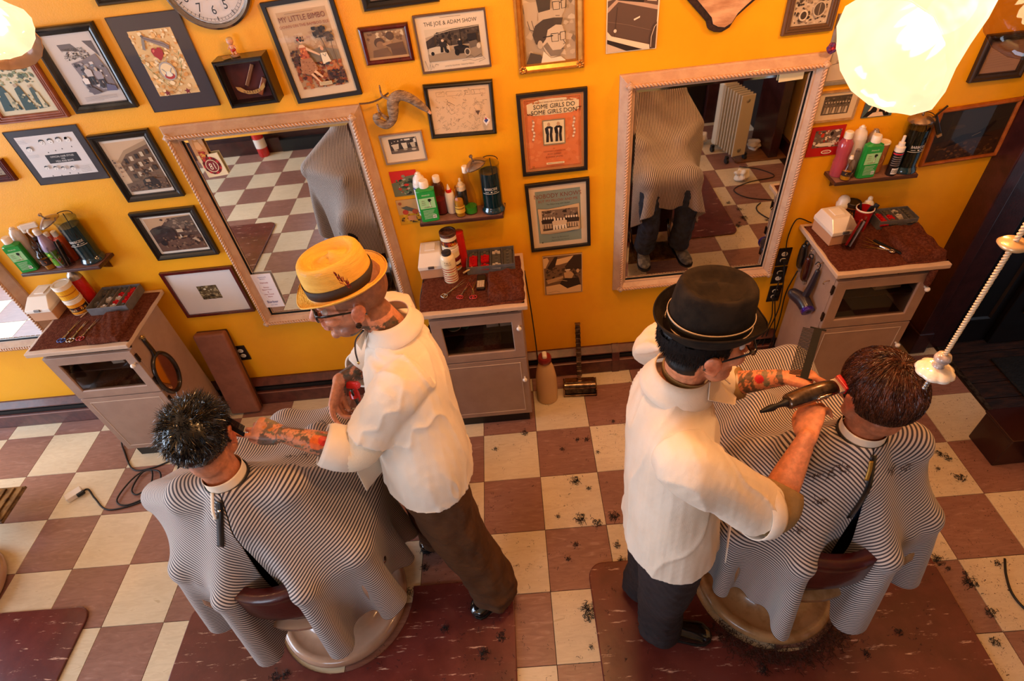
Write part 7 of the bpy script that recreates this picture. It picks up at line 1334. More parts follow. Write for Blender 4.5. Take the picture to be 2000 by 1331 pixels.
# ------------------------------------------------------------------ left barber: yellow hat, white jacket, tattooed arms
t = thing('person', 'barber in a yellow straw hat, black glasses and white jacket holding a comb and red sprayer', 'person', (0,0,0)); A = np.array
HC = A((-.51,-.62,1.585)); RF = face_frame((-.95,-.27,-.02), .03); s = 1.10; NK = A((-.425,-.61,1.455))
SN, SF = A((-.385,-.80,1.375)), A((-.46,-.455,1.365)); side = unit(SF-SN)
EN, WN = A((-.575,-.885,1.155)), A((-.775,-.885,1.28)); EF, WF = A((-.545,-.44,1.14)), A((-.665,-.615,1.215))
mb = MB(); head_parts(mb, RF, HC, s); mb.limb([HC+RF @ A((0,-.03,-.055)), (HC+NK)/2+A((.01,0,-.02)), NK+A((.01,0,-.06))], [.060,.058,.062], 16, 4)
mb.limb([NK-A((0,0,.13)), A((-.40,-.66,1.2)), A((-.395,-.76,.92))], A([(.10,.07),(.13,.09),(.13,.09)]), 20, 4, side=side)
mb.limb([SN-A((0,0,.03)), EN], [.042,.040], 14, 3); mb.limb([EN, (EN*.6+WN*.4), (EN*.25+WN*.75), WN], A([(.046,.044),(.046,.042),(.036,.032),(.029,.023)]), 16, 4, side=(0,0,1))
mb.limb([SF, EF], [.05,.042], 14, 3); mb.limb([EF, (EF*.6+WF*.4), WF], A([(.044,.042),(.041,.038),(.028,.024)]), 16, 4)
tipsN, _ = hand(mb, WN, (-.92,.22,.25), (.25,.35,-.90), -1, ((.18,.22,.15),(.55,.55,.3),(.85,.95,.5),(.95,1.0,.6)), thumb=(.3,.25), s=.92)
XF = unit((-.25,-.62,-.55)); tipsF, _ = hand(mb, WF, XF, (.75,-.15,-.1), 1, ((.85,.9,.5),(.75,.8,.4),(.35,.45,.3),(.25,.3,.2)), thumb=(.2,.75), s=.98)
for q in (-1, 1): hip = A((-.40,-.755,.9))+side*q*.09; ft = A((-.245,-.93,.1)) if q < 0 else A((-.52,-.635,.1)); mb.limb([hip, (hip+ft)/2+A((-.03,0,.02)), ft], [.075,.05,.035], 12, 4)
me, P = remesh(mb, .0036, it=3); P, Q = head_sculpt(P, RF, HC, s); c = skin_cols(P, '#d08a66', Q, ('#5a2c1e', .6), seed=2)
far_ = np.linalg.norm(P-HC, axis=1) > .17
def along(a, b): ab = b-a; return ((P-a) @ ab)/(ab @ ab), np.linalg.norm(P-a-np.outer(((P-a) @ ab)/(ab @ ab), ab), axis=1)
tN, dN = along(EN, WN); tF, dF = along(EF, WF)
mN = far_ & (dN < .075) & (tN > -.2) & (tN < 1.0+.27) & (P[:, 1] < -.6); mF = far_ & (dF < .08) & (tF > -.1) & (tF < .98)
h1 = EN*.52+WN*.48+A((0,-.02,.035)); c = tattoo(P, c, mN, 31, .10, [(h1, .024, '#d8641c'), (h1+A((.02,.004,.0)), .017, '#c82a1a'), (h1+A((-.018,0,0)), .009, '#f0a028')]); c = tattoo(P, c, mF, 35, .0)
nkm = (Q[:, 2] < -.075) & (Q[:, 2] > -.2) & (np.abs(Q[:, 0]) > .035) & (Q[:, 1] < .035) & (np.abs(Q) < .22).all(1); c = tattoo(P, c, nkm, 37, .0)
hd = hair_ok(Q, 'x') & (np.abs(Q) < .14).all(1) & (np.abs(Q[:, 0]) < .081); c[hd] = c[hd]*.35+A(lin('#3a2018'))*.65
body = finish(me, P, 'body', SKIN, t, c); eyes(body, RF, HC, s, look=(0,.8,-.6)); glasses(t, RF, HC, s)
m = MB(); T_ = tf(RF, HC); m.lathe([(.0095,-.004),(.0095,.004),(.007,.005),(.006,.003),(0,.003)], 20, rot=RF @ Ry(-PI/2), c=T_(A((-.0875,.001,-.037))*s)); m.build('ear_plug', blackleather, t, smooth=40)
strw = M('yellow_straw', '#fabf4a', .55, col2='#f0b03e', ns=8, bump=.5, bs=90, stretch=(1,1,9), coat=.1)
h, TH = hat(t, RF, HC+A((-.012,-.004,-.004)), s*.97, strw, M('brown_ribbon', '#2f2016', .7), 'yellow straw hat with a dark band and feather', tilt=-.10, height=.100, brim=.030, roll=.018)
rg = random.Random(8); m = MB()
for i in range(60):
    k = i/60; sx_ = -1; base = A((sx_*(.086+.003)*s*1.0, -.03*s+.02*k, (.03+.055*k)*s)); q = rg.uniform(-1, 1)*(.010*(1-abs(2*k-.8)*.8)); w = .0016
    m.add([TH(base+A((-.004,q,0))), TH(base+A((-.005,q+w,.004))), TH(base+A((-.006,q*1.4,.013))), TH(base+A((-.005,q-w,.004)))], [(0,1,2,3)])
m.build('feather', M('red_brown_feather', '#b8341a', .7, col2='#4a2010', ns=160), h)
jk = shirt(t, [(-.395,-.775,.905),(-.395,-.77,.99),(-.40,-.715,1.14),(-.41,-.655,1.28),(-.42,-.615,1.37),(-.425,-.608,1.425),(-.425,-.606,1.445)], [(.225,.172),(.212,.158),(.205,.150),(.208,.142),(.180,.112),(.105,.085),(.078,.076)], side,
 [([SN+A((.03,.05,-.01)), SN+A((-.02,-.02,-.02)), SN*.5+EN*.5+A((0,-.0,-.01)), EN*.76+SN*.24+A((.005,0,-.005))], [(.080),(.084),(.080),(.084)]), ([SF+A((.03,-.04,-.01)), SF, EF*.5+SF*.5, EF*.45+WF*.55+A((0,0,.0))], [.08,.082,.078,.066])], ws, 5)
B_ = unit(WN-EN)
loop('rolled_cuff', t, EN+B_*.065, B_, .070, .066, [(.86,-.06),(1.05,-.05),(1.12,-.01),(1.08,.03),(.98,.046),(.88,.04)], ws, n=40, solid=.003)
m = MB(); m.tube(catmull(A([SN*.4+EN*.6, EN*.9+SN*.1, EN+B_*.03, EN+B_*.08]), 4), catmull(A([(.065,.065),(.070,.072),(.074,.070),(.062,.058)]), 4), 22); m.build('shirt_sleeve', M('cream_shirt_cloth', '#e8d6bc', .8, bump=.15, bs=200), t, smooth=True)
B2 = unit(WF-EF); loop('jacket_cuff', t, EF*.45+WF*.55, B2, .066, .066, [(1.0,-.03),(1.05,.0),(1.0,.012),(.9,.01)], ws, n=36)
def collar(par, c, up, rx, ry, mat, xdir, a0=.35, w=.05, h=.02):
    return loop('collar', par, c, up, rx, ry, [(1.0,h),(1.03,h+.002),(1.10,.004),(1.30,-.020),(1.42,-.036),(1.40,-.038)], mat, a0, 2*PI-a0, xdir=xdir, n=44, solid=.0025)
collar(t, NK+A((.004,0,.012)), (-.15,.0,1), .070, .070, ws, (-1,-.1,0), .45)
for i in range(2): m = MB(); m.add([NK+A((-.065,-.03+.055*i,.02)), NK+A((-.10,-.07+.10*i,-.01)), NK+A((-.115,-.02+.03*i,-.09)), NK+A((-.085,-.0,-.03))], [(0,1,2,3)]); m.build('lapel', ws, t, solid=.003)
m = MB(); m.tube([NK+A((-.075,-.045,.02)), NK+A((-.115,-.03,-.03)), NK+A((-.14,-.01,-.10)), NK+A((-.15,.0,-.16))], .0032, 8, smooth=5); m.tube([A((-.615,-.66,1.21)), A((-.62,-.65,1.14)), A((-.60,-.66,1.07))], .005, 8, smooth=4); m.build('black_cord_tie', blackleather, t, smooth=True)
m = MB(); m.ell(NK+A((-.15,.0,-.165)), (.005,.005,.007)); m.build('gold_tip', M('polished_brass', '#d0a860', .2, .9), t, smooth=True)
m = MB(); pr = A((-.575,-.83,.98)); m.box(pr, (.004,.13,.12), Rz(-.55)); m.build('hip_pocket', ws, t, bevel=.002)
tr = trousers(t, (-.395,-.765,.87), side, [[A((-.40,-.765,.88))+side*q*.085, A((-.40,-.765,.88))*.5+f*.5+side*q*.03+A((-.02,0,.0)), f*.75+A((-.40,-.765,.88))*.25+A((.0,0,.0)), f+A((0,0,.03)), f-A((0,0,.03))] for q, f in ((-1, A((-.25,-.925,.11))), (1, A((-.505,-.64,.11))))], M('olive_brown_trousers', '#5c3a1e', .85, col2='#523219', ns=12, bump=.15, bs=200), seed=3, amp=.006, rr=((.11,.12),(.105,.108),(.098,.10),(.092,.096),(.088,.09)))
shoe(t, (-.225,-.915,.0115), (-.355,-.99,.0115), blackleather, .05, 'polished black leather shoe'); shoe(t, (-.49,-.63,.0005), (-.62,-.64,.0005), blackleather, .05)
# comb and sprayer in his hands
ct = thing('comb', 'black comb between the yellow-hatted barber\'s fingers at the customer\'s hair', 'comb', (-.935,-.87,1.37)); orient(ct, (.82,-.50,-.12), (-.35,-.62,.62))
m = MB(); m.box((0,0,.012),(.20,.004,.012)); 
for k in range(40): m.box((-.095+.0048*k,0,-.003),(.0022,.0022,.022))
m.build('teeth_and_spine', M('comb_black', '#100b0a', .55, spec=.2), ct)
hp = (A(tipsF[0])+WF)/2; st = trigger(-.60, -.73, 1.02, 'clear spray bottle with a red trigger head held by the barber in the yellow hat', 2.3, None, [('r',0,0,1,1,'#2a2a30'),('b',0,0,1,1,20,.12,['#d8d8dc','#4a4a54','#9a9aa4'],71)], M('water_fill', '#6a7074', .1, trans=.6, coat=.8), M('red_plastic', '#d01c14', .28, coat=.5), h=.17, r=.040)
st.rotation_euler = (.35, .42, 2.55)

# ------------------------------------------------------------------ right barber: black hat, white coat, clippers
t = thing('person', 'barber in a black felt hat and cream jacket cutting brown hair with clippers and comb', 'person', (0,0,0))
HC = A((.462,-.962,1.60)); RF = face_frame((.97,.10,-.05), 0); s = 1.08; NK = A((.425,-.955,1.455))
SN, SF = A((.405,-1.165,1.375)), A((.425,-.77,1.385)); side = unit(SF-SN)
EN, WN = A((.635,-1.215,1.155)), A((.765,-1.065,1.285)); EF, WF = A((.60,-.765,1.18)), A((.775,-.845,1.285))
mb = MB(); head_parts(mb, RF, HC, s); mb.limb([HC+RF @ A((0,-.03,-.055)), (HC+NK)/2+A((-.01,0,-.02)), NK+A((-.01,0,-.06))], [.060,.058,.062], 16, 4)
mb.limb([NK-A((0,0,.13)), A((.42,-.98,1.2)), A((.425,-1.04,.92))], A([(.10,.07),(.13,.09),(.13,.09)]), 20, 4, side=side)
mb.limb([SN-A((0,0,.03)), EN], [.042,.040], 14, 3); mb.limb([EN, (EN*.6+WN*.4), (EN*.25+WN*.75), WN], A([(.046,.046),(.045,.043),(.034,.032),(.029,.024)]), 16, 4)
mb.limb([SF, EF], [.05,.042], 14, 3); mb.limb([EF, (EF*.6+WF*.4), WF], A([(.044,.042),(.041,.038),(.029,.024)]), 16, 4)
tN_, _ = hand(mb, WN, (.42,.85,.18), (.55,-.1,-.80), -1, ((.45,.55,.35),(.55,.65,.4),(.65,.7,.4),(.7,.75,.4)), thumb=(.45,.25), s=1.0)
tF_, _ = hand(mb, WF, (.93,-.05,.08), (.12,-.5,-.8), 1, ((.55,.9,.6),(.75,.9,.6),(.85,.95,.6),(.9,.95,.6)), thumb=(.45,.45), s=1.0)
for q in (-1, 1): hip = A((.425,-1.05,.9))+side*q*.09; ft = A((.43,-1.12,.1)) if q < 0 else A((.40,-.93,.1)); mb.limb([hip, (hip+ft)/2, ft], [.075,.05,.035], 12, 4)
me, P = remesh(mb, .0036, it=3); P, Q = head_sculpt(P, RF, HC, s); c = skin_cols(P, '#d88a62', Q, ('#8a4a34', .35), seed=4)
far_ = np.linalg.norm(P-HC, axis=1) > .17; tF, dF = along(EF, WF); mF = far_ & (dF < .08) & (tF > -.15) & (tF < 1.05); h1 = EF*.35+WF*.65+A((0,-.02,.03)); c = tattoo(P, c, mF, 41, .35, [(h1, .014, '#c81c24'), (h1+A((-.06,.02,.01)), .010, '#d88a1c')])
hd = hair_ok(Q, 'x') & (np.abs(Q) < .14).all(1) & (np.abs(Q[:, 0]) < .081); c[hd] = lin('#140c0a')
body = finish(me, P, 'body', SKIN, t, c); eyes(body, RF, HC, s, look=(0,.8,-.6)); glasses(t, RF, HC, s); hair(t, RF, HC, s, 'under_hat', hdk, 2600, 21, L=.012, cap=.003, whorl=(0,0,.12))
hat(t, RF, HC+A((.006,0,-.004)), s*.96, M('black_felt', '#1c1511', .95, col2='#2b2119', ns=18, spec=.15, bump=.1, bs=200), M('black_grosgrain', '#1c1712', .7), 'black felt hat with two pale band stripes', tilt=-.03, height=.120, brim=.026, roll=.042, flat=.6, stripes=M('tan_stripe', '#c8ac90', .7))
jk = shirt(t, [(.42,-1.075,.86),(.415,-1.07,.97),(.405,-1.03,1.12),(.405,-.985,1.27),(.412,-.965,1.365),(.42,-.957,1.42),(.425,-.955,1.44)], [(.212,.155),(.202,.145),(.196,.136),(.204,.128),(.182,.110),(.108,.088),(.080,.078)], side,
 [([SN+A((-.02,.05,-.01)), SN+A((.0,-.01,-.02)), SN*.5+EN*.5+A((-.0,.0,-.01)), EN*.9+SN*.1+A((-.0,.0,.0))], [.080,.086,.080,.080]), ([SF+A((-.02,-.04,-.01)), SF, EF*.5+SF*.5, EF*.75+WF*.25], [.082,.084,.08,.066])], M('cream_barber_cotton', '#e6d5c2', .8, col2='#e0ccb6', ns=5, bump=.12, bs=350, sheen=.1), 9)
wc2 = MATS['cream_barber_cotton']; B_ = unit(WN-EN); kh = M('khaki_shirt', '#9a7a4c', .8, col2='#8a6c42', ns=10, bump=.2, bs=150)
loop('jacket_cuff', t, EN*.9+SN*.1, unit(EN-SN+B_*.2), .083, .081, [(1.0,-.04),(1.03,0),(.96,.012),(.85,.006)], wc2, n=40, solid=.003)
m = MB(); m.tube(catmull(A([EN-A((.03,.0,-.02)), EN+B_*.02, EN+B_*.065, EN+B_*.085]), 4), catmull(A([(.068,.07),(.066,.07),(.060,.064),(.052,.055)]), 4), 26); m.build('shirt_sleeve', kh, t, smooth=True)
m = MB(); B2 = unit(WF-EF); m.tube(catmull(A([EF+B2*.03, EF+B2*.07, EF+B2*.10]), 4), catmull(A([(.06,.06),(.057,.056),(.05,.05)]), 4), 26); m.build('shirt_sleeve', kh, t, smooth=True)
collar(t, NK+A((-.004,0,.012)), (.12,.0,1), .072, .074, wc2, (1,.1,0), .5, h=.024)
loop('undershirt_neck', t, NK+A((.01,0,.02)), (.15,0,1), .066, .068, [(1.0,0),(1.02,.014),(.98,.02)], kh, n=40)
m = MB(); m.add([NK+A((.06,-.05,.03)), NK+A((.05,-.085,.0)), NK+A((.13,-.075,-.045)), NK+A((.155,-.025,-.075)), NK+A((.10,-.015,-.005))], [(0,1,2,3,4)]); m.build('lapel', wc2, t, solid=.003)
m = MB(); m.add([NK+A((.06,.05,.03)), NK+A((.05,.085,.0)), NK+A((.13,.075,-.045)), NK+A((.155,.025,-.075)), NK+A((.10,.015,-.005))], [(4,3,2,1,0)]); m.build('lapel', wc2, t, solid=.003)
m = MB(); m.add([(.56,-1.20,.93),(.595,-1.12,.95),(.605,-1.10,.87),(.56,-1.215,.86)], [(0,1,2,3)]); m.build('hip_pocket', wc2, t, solid=.004)
tr = trousers(t, (.425,-1.06,.86), side, [[A((.425,-1.06,.87))+side*q*.085, A((.425,-1.06,.87))*.5+f*.5+side*q*.035, f*.75+A((.425,-1.06,.87))*.25, f+A((0,0,.03)), f-A((0,0,.03))] for q, f in ((-1, A((.44,-1.125,.11))), (1, A((.41,-.945,.10))))], M('charcoal_trousers', '#2c2224', .85, col2='#251d1f', ns=12, bump=.15, bs=200), seed=7, amp=.005, rr=((.105,.115),(.092,.10),(.082,.09),(.078,.085),(.082,.09)))
shoe(t, (.425,-1.115,.0115), (.655,-1.155,.0115), blackleather, .05, 'polished black leather shoe'); shoe(t, (.385,-.93,.0115), (.56,-.90,.0115), blackleather, .05)
ct = thing('comb', 'wide black clipper comb held up by the black-hatted barber', 'comb', (.865,-.81,1.345)); orient(ct, (.42,.70,.35), (.45,.62,-.62))
m = MB(); m.box((0,0,0),(.17,.004,.022)); m.box((-.085,0,0),(.004,.005,.045)); m.box((.085,0,0),(.004,.005,.045))
for k in range(34): m.box((-.08+.0048*k,0,.026),(.002,.002,.032))
m.build('teeth_and_spine', M('comb_black', '#100b0a', .55, spec=.2), ct)
ct = thing('hair_clippers', 'tarnished metal clippers with a red guard at the brown-haired customer', 'clippers', (.80,-.965,1.345)); ct.rotation_euler = (.15, -.08, .22); old = M('tarnished_clipper_metal', '#6a5646', .28, .85, col2='#4a3a30', ns=40, coat=.3)
m = MB(); m.tube([(-.075,0,0),(-.065,0,0),(-.02,0,.004),(.04,0,.002),(.075,0,-.004)], [(.016,.020),(.020,.024),(.022,.026),(.021,.025),(.015,.022)], 16, smooth=4, side=(0,0,1)); m.build('housing', old, ct, smooth=True)
m = MB(); m.box((.085,0,-.006),(.02,.046,.012)); m.build('blade', silvr, ct, bevel=.001); m = MB(); m.box((.098,0,-.004),(.014,.05,.03)); m.build('red_guard', M('red_guard', '#b4121a', .25), ct, bevel=.003)
m = MB(); m.tube([(-.07,0,0),(-.10,0,-.002),(-.115,0,-.004),(-.13,0,-.004),(-.155,0,-.006)], [.014,.007,.010,.009,.004], 12, smooth=4); m.build('cord_grip', cordm, ct, smooth=True)
m = MB(); m.tube([(.0,-.024,.01),(.02,-.027,.02),(.05,-.026,.012)], .004, 8, smooth=3); m.build('thumb_lever', stl, ct, smooth=True)
# ------------------------------------------------------------------ straps, strips and clippings on the capes
strap = M('black_strap_nylon', '#14100f', .4, coat=.3)
def ribbon(name, par, pts, w, mat, n=(0,-1,.4), th=.0015):
    P = catmull(A(pts), 5); T_ = np.gradient(P, axis=0); T_ /= np.linalg.norm(T_, axis=1)[:, None]; S = np.cross(T_, unit(n)); S /= np.linalg.norm(S, axis=1)[:, None]; k = len(P)
    return MB().add(np.vstack([P+S*w/2, P-S*w/2]), [(i, i+1, k+i+1, k+i) for i in range(k-1)]).build(name, mat, par, smooth=True, solid=th)
def onto(G, i, j, off=.006): 
    p = G[i, j % G.shape[1]]; a = G[min(i+1, G.shape[0]-1), j % G.shape[1]]-G[i-1, j % G.shape[1]]; b = G[i, (j+2) % G.shape[1]]-G[i, (j-2) % G.shape[1]]; n = np.cross(b, a); n = n/(np.linalg.norm(n)+1e-9); n = n if n[2] > -.2 else -n; n = n if np.dot(n, A((0,-1,1))) > 0 else -n
    return p+n*off
nsg = G1.shape[1]
ribbon('snap_strap', cu1, [onto(G1, i, j, .007) for i, j in ((1,2),(3,3),(6,5),(9,7),(12,9))], .022, strap)['label'] = 'black snap strap'
m = MB(); m.lathe([(.003,0),(.005,.001),(.005,.002)], 14, c=tuple(onto(G1, 3, 3, .009)), rot=basis((0,-.6,.8))); m.build('snap', stl, cu1, smooth=True)
ribbon('neck_strip_tail', cu1, [n1+A((-.018,-.066,.012)), n1+A((-.022,-.082,-.01)), n1+A((-.026,-.10,-.035)), n1+A((-.028,-.112,-.065))], .010, M('white_neck_paper', '#ead8c2', .8))
ribbon('snap_strap', cu2, [onto(G2, i, j, .007) for i, j in ((1,0),(4,0),(8,1),(12,2),(17,3))], .018, strap)['label'] = 'black snap strap'
ribbon('brass_clip', cu2, [onto(G2, 2, 2, .012), onto(G2, 4, 2, .012), onto(G2, 6, 3, .012)], .012, M('worn_brass_clip', '#b08a3c', .4, .5), th=.003)
def clump(n, L, seed, curl=1.0, w=.0009):
    rg = np.random.RandomState(seed); V = []; F = []; c = 0
    for _ in range(n):
        p = A((*(rg.randn(2)*L*.45), .0015+.004*rg.rand())); a = rg.rand()*6.3; k = 4; st = L*rg.uniform(.3, .8)/k; da = rg.randn()*.7*curl
        for q in range(k+1):
            nx = A((-math.sin(a), math.cos(a), 0)); V += [p+nx*w, p-nx*w+A((0,0,.0006))]; p = p+A((math.cos(a)*st, math.sin(a)*st, 0)); p[2] = max(.001, p[2]+rg.randn()*.0012); a += da
        for q in range(k): b = c+2*q; F.append((b, b+1, b+3, b+2))
        c += 2*(k+1)
    return V, F
clm = M('cut_hair', '#130c09', .7); clb = M('cut_brown_hair', '#3a1c10', .7)
protos = []
for i, (n, L) in enumerate(((46, .022), (30, .015), (60, .028))):
    V, F = clump(n, L, i+3); me = bpy.data.meshes.new('hair_clump'); me.from_pydata([tuple(v) for v in V], [], F); me.materials.append(clm); protos.append(me)
rg = random.Random(9)
SPOTS = [(-0.068,-0.005,0),(0.278,-0.089,1),(0.134,-0.14,1),(0.327,-0.181,1),(0.186,-0.348,2),(0.246,-0.4,1),(0.226,-0.087,1),(0.445,0.018,1),(0.55,0.078,0),(0.185,-0.569,2),(0.258,-0.595,0),(0.351,-0.571,2),(0.098,-0.769,1),(0.143,-0.701,1),(0.339,-0.718,0),(0.348,-0.802,2),(0.159,-1.003,2),(0.164,-1.036,0),(0.153,-1.161,1),(-0.23,-1.093,0),(-0.31,-1.159,2),(-0.482,-1.043,2),(-0.549,-0.459,1),(-0.588,-0.664,2),(-0.595,-0.754,2),(-0.659,-0.871,0),(-1.17,-1.182,2),(-1.213,-1.189,0),(2.079,-0.4,0),(2.057,-0.373,2),(2.0,-0.459,1),(2.069,-0.517,0),(1.739,-0.911,2),(1.764,-0.952,1),(1.818,-1.02,2),(1.823,-0.976,1),(1.98,-0.947,1),(1.828,-1.143,0),(1.774,-1.257,0),(1.225,-1.146,0),(1.33,-1.037,1),(1.252,-1.266,1),(0.831,-1.295,2),(1.013,-1.171,2),(1.416,-1.194,0),(-0.238,-0.1,1),(0.071,-0.545,1)]
where = lambda x, y: ('on the dark mat ' if y < -.84 and (-1.7 < x < -.168 or .184 < x < 1.715) else 'on the tiles ')
for k, (x, y, i) in enumerate(SPOTS):
    o = bpy.data.objects.new('hair_clump', protos[i]); C.objects.link(o); zz = .012 if (y < -.84 and (-1.7 < x < -.168 or .184 < x < 1.715)) else .0008; o.location = (x, y, zz); o.rotation_euler = (0, 0, rg.uniform(0, 6)); q = rg.uniform(.75, 1.2); o.scale = (q, q, 1)
    area = 'right of the right-hand chair' if x > 1.3 else 'by the right-hand chair base' if x > .7 else "between the two barbers' chairs" if x > -.1 else 'behind the left barber'
    tag(o, 'tuft of cut dark hair %s%s' % (where(x, y), area), 'hair tuft', 'tufts of cut hair '+area)
V = []; F = []; c = 0
for k in range(46):
    a = -2.5+k*.062; r = .315+.04*rg.random(); v, f = clump(34, .045, 100+k); V += [A(p)+A((CR[0]+r*math.cos(a), CR[1]+r*math.sin(a), .011)) for p in v]; F += [tuple(i+c for i in q) for q in f]; c = len(V)
tag(MB().add(V, F).build('hair_clippings', clb, smooth=False), 'dense ring of cut hair around the worn chair base on the right mat', 'hair clippings', kind='stuff')
V = []; F = []; c = 0
for k in range(520):
    x = rg.uniform(-.3, 2.2) if k % 4 else rg.uniform(-.9, -.1); y = rg.uniform(-1.35, .25) if k % 4 else rg.uniform(-1.3, -.4); v, f = clump(3, .016, 300+k, w=.0006); V += [A(p)+A((x, y, .0115 if y < -.82 else 0)) for p in v]; F += [tuple(i+c for i in q) for q in f]; c = len(V)
tag(MB().add(V, F).build('loose_hairs', clm), 'fine loose hairs scattered over the tiles and mats', 'loose hair', kind='stuff')
for G, cu, mt, pl in ((G1, cu1, clm, ((14,100),(17,104),(12,96),(20,108),(30,92))), (G2, cu2, clb, ((5,18),(7,24),(9,30),(6,150),(8,140),(14,20),(18,26),(22,22)))):
    V = []; F = []; c = 0
    for k, (i, j) in enumerate(pl):
        v, f = clump(22, .02, 900+k, w=.0007); p0 = onto(G, i, j, .003); a = onto(G, i+1, j, .003)-p0; b = onto(G, i, j+2, .003)-p0; a = unit(a); b = unit(b-a*np.dot(a, b)); n = np.cross(a, b); n = n if np.dot(n, (0,-.6,1)) > 0 else -n
        V += [p0+a*q[0]+b*q[1]+n*q[2] for q in v]; F += [tuple(x+c for x in q) for q in f]; c = len(V)
    o = MB().add(V, F).build('cut_hair_on_cape', mt, cu); o['kind'] = 'stuff'

# ------------------------------------------------------------------ ceiling fan lamps near the camera
shade_m = bpy.data.materials.new('frosted_shade_glass'); shade_m.use_nodes = True
def _sh():
    nt = shade_m.node_tree; N = nt.nodes; L = nt.links; N.remove(N['Principled BSDF']); tr = N.new('ShaderNodeBsdfTranslucent'); tr.inputs[0].default_value = (.42, .33, .2, 1); gl = N.new('ShaderNodeBsdfGlossy'); gl.inputs[1].default_value = .12
    tp = N.new('ShaderNodeBsdfTransparent'); tp.inputs[0].default_value = (1, .93, .82, 1); nz = N.new('ShaderNodeTexNoise'); nz.inputs['Scale'].default_value = 26; mr = N.new('ShaderNodeMapRange'); mr.inputs[1].default_value = .4; mr.inputs[2].default_value = .65; mr.inputs[3].default_value = .1; mr.inputs[4].default_value = .38
    tc = N.new('ShaderNodeTexCoord'); L.new(tc.outputs['Object'], nz.inputs['Vector']); L.new(nz.outputs[0], mr.inputs[0]); m1 = N.new('ShaderNodeMixShader'); L.new(mr.outputs[0], m1.inputs[0]); L.new(tr.outputs[0], m1.inputs[1]); L.new(tp.outputs[0], m1.inputs[2])
    m2 = N.new('ShaderNodeMixShader'); m2.inputs[0].default_value = .08; L.new(m1.outputs[0], m2.inputs[1]); L.new(gl.outputs[0], m2.inputs[2]); em = N.new('ShaderNodeEmission'); em.inputs[0].default_value = (1, .80, .5, 1); em.inputs[1].default_value = .8; ad = N.new('ShaderNodeAddShader'); L.new(m2.outputs[0], ad.inputs[0]); L.new(em.outputs[0], ad.inputs[1]); L.new(ad.outputs[0], N['Material Output'].inputs[0])
_sh()
bulb = M('lit_bulb', '#fff0d0', .5, emit='#ffdca0', es=25); brs = M('antique_brass', '#8a6a3c', .3, .9)
def shade(par, neck, rim, r0, r1, nm='lamp_shade', mat=None):
    n_, r_ = A(neck, float), A(rim, float); Ln = np.linalg.norm(r_-n_); B = basis(r_-n_)
    m = MB(); m.lathe([(r0,0),(r0*1.1,Ln*.08),(r0+(r1-r0)*.3,Ln*.32),(r0+(r1-r0)*.52,Ln*.58),(r0+(r1-r0)*.74,Ln*.8),(r1,Ln)], 48, rot=B, c=n_, cap=False, wob=lambda a, z: 1+.05*math.cos(4*a)*max(0, z/Ln-.4)+.015*math.cos(16*a)); o = m.build(nm, mat or shade_m, par, smooth=True, solid=.0025)
    q = MB(); q.tube([n_+(r_-n_)/Ln*Ln+0*n_]*1+[], 0) if False else None
    q = MB(); q.lathe([(r0*1.1,-.02),(r0*1.2,0),(r0*1.05,.012)], 20, rot=B, c=n_); q.build('shade_holder', brs, par, smooth=40)
    q = MB(); q.ell(n_+(r_-n_)*.42, (.022,.022,.03), B); q.build('bulb', bulb, par, smooth=True); return o
FX = A((.93, -1.22, 2.62))
t = thing('ceiling_fan_light', 'glowing ceiling fan lamp with a bell glass shade in the top right corner', 'ceiling lamp', tuple(FX)); z0 = A((0,0,0))
m = MB(); m.lathe([(.02,.33),(.02,.12),(.07,.11),(.085,.06),(.07,0),(.04,-.03),(.015,-.045)], 32); m.build('fitter', brs, t, smooth=40)
rim1 = A((.466,-1.31,2.39))-FX; nk1 = A((.596,-1.252,2.444))-FX
m = MB(); m.tube([z0+A((-.05,0,.02)), (z0+nk1)/2+A((0,0,.03)), nk1*.98], .008, 8, smooth=4); m.build('lamp_arm', brs, t, smooth=True)
shade(t, nk1, rim1, .018, .074)
m = MB(); m.tube([z0, (A((.779,-1.17,2.418))-FX)*.95], .008, 8); m.build('lamp_arm', brs, t, smooth=True); shade(t, A((.779,-1.17,2.418))-FX, A((.699,-1.21,2.381))-FX, .018, .062, mat=glass('clear_shade_glass', '#f4e6d4', .85, .03))
for k in range(4):
    a = k*PI/2+.9; m = MB(); R_ = Rz(a); V = [(.12,-.04,.14),(.62,-.065,.145),(.64,0,.145),(.62,.065,.145),(.12,.04,.14)]; m.prism([(np.dot(R_, v)[0], np.dot(R_, v)[1]) for v in V], .14, .148); m.build('fan_blade', M('fan_blade_wood', '#4a2c1a', .4, coat=.2), t, bevel=.003)
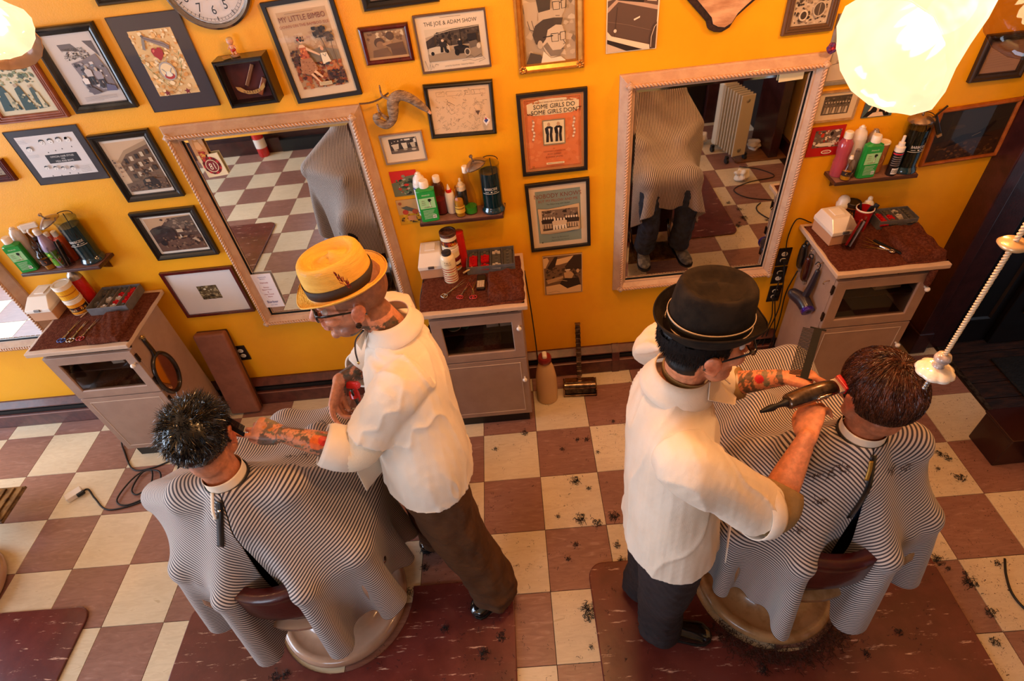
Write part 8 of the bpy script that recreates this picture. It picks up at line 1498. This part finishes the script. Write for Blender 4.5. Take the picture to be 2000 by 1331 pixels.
t2 = thing('pull_chain', 'twisted cream pull cord with a disc and white porcelain flower knob by the brown-haired customer', 'pull cord', (.735, -1.327, 1.85))
tw_ = M('cream_twisted_cord', '#d8b48c', .5, coat=.3)
m = MB()
for ph in (0, PI): m.tube([(.0022*math.cos(2*PI*z/.011+ph), .0022*math.sin(2*PI*z/.011+ph), z) for z in np.arange(.03, .72, .0011)], .0021, 5, cap=False)
m.build('twisted_cord', tw_, t2, smooth=True)
m = MB(); m.lathe([(0,-.006),(.016,-.005),(.021,0),(.016,.005),(0,.006)], 28, c=(0,0,.262)); m.build('disc_bead', M('gilded_disc', '#c8a070', .3, .4, coat=.4), t2, smooth=True)
pc = M('glazed_porcelain', '#efe0cc', .12, coat=1, col2='#e2cdb4', ns=60)
m = MB(); m.lathe([(.004,.034),(.011,.032),(.0135,.025),(.012,.018),(.008,.014),(.009,.006),(.014,.002)], 24); m.build('porcelain_bead', M('speckled_porcelain', '#b8a498', .25, coat=.8, col2='#8a746a', ns=90), t2, smooth=True)
m = MB(); m.lathe([(.004,.006),(.018,.004),(.028,-.004),(.030,-.009),(.026,-.013),(.010,-.016),(.006,-.022)], 64, wob=lambda a, z: 1+.07*abs(math.cos(4*a))); m.build('flower_knob', pc, t2, smooth=True)
m = MB()
for k in range(5): m.ell((0,0,-.026-.007*k), (.0045,.0045,.004))
m.build('drop_finial', M('silver_beads', '#a8a4a8', .15, .9), t2, smooth=True)
FX2 = A((-.85, -1.10, 2.64)); t = thing('ceiling_fan_light', 'second lit fan lamp shade peeping in at the top left corner', 'ceiling lamp', tuple(FX2))
m = MB(); m.lathe([(.02,.31),(.02,.1),(.07,.09),(.08,.04),(.03,-.01)], 32); m.build('fitter', brs, t, smooth=40)
shade(t, A((-.796,-.965,2.527))-FX2, A((-.714,-1.025,2.461))-FX2, .015, .045)
shade(t, A((-.906,-.786,2.502))-FX2, A((-.842,-.874,2.408))-FX2, .015, .055, mat=M('unlit_opal_glass', '#b08a6c', .3, coat=.3))
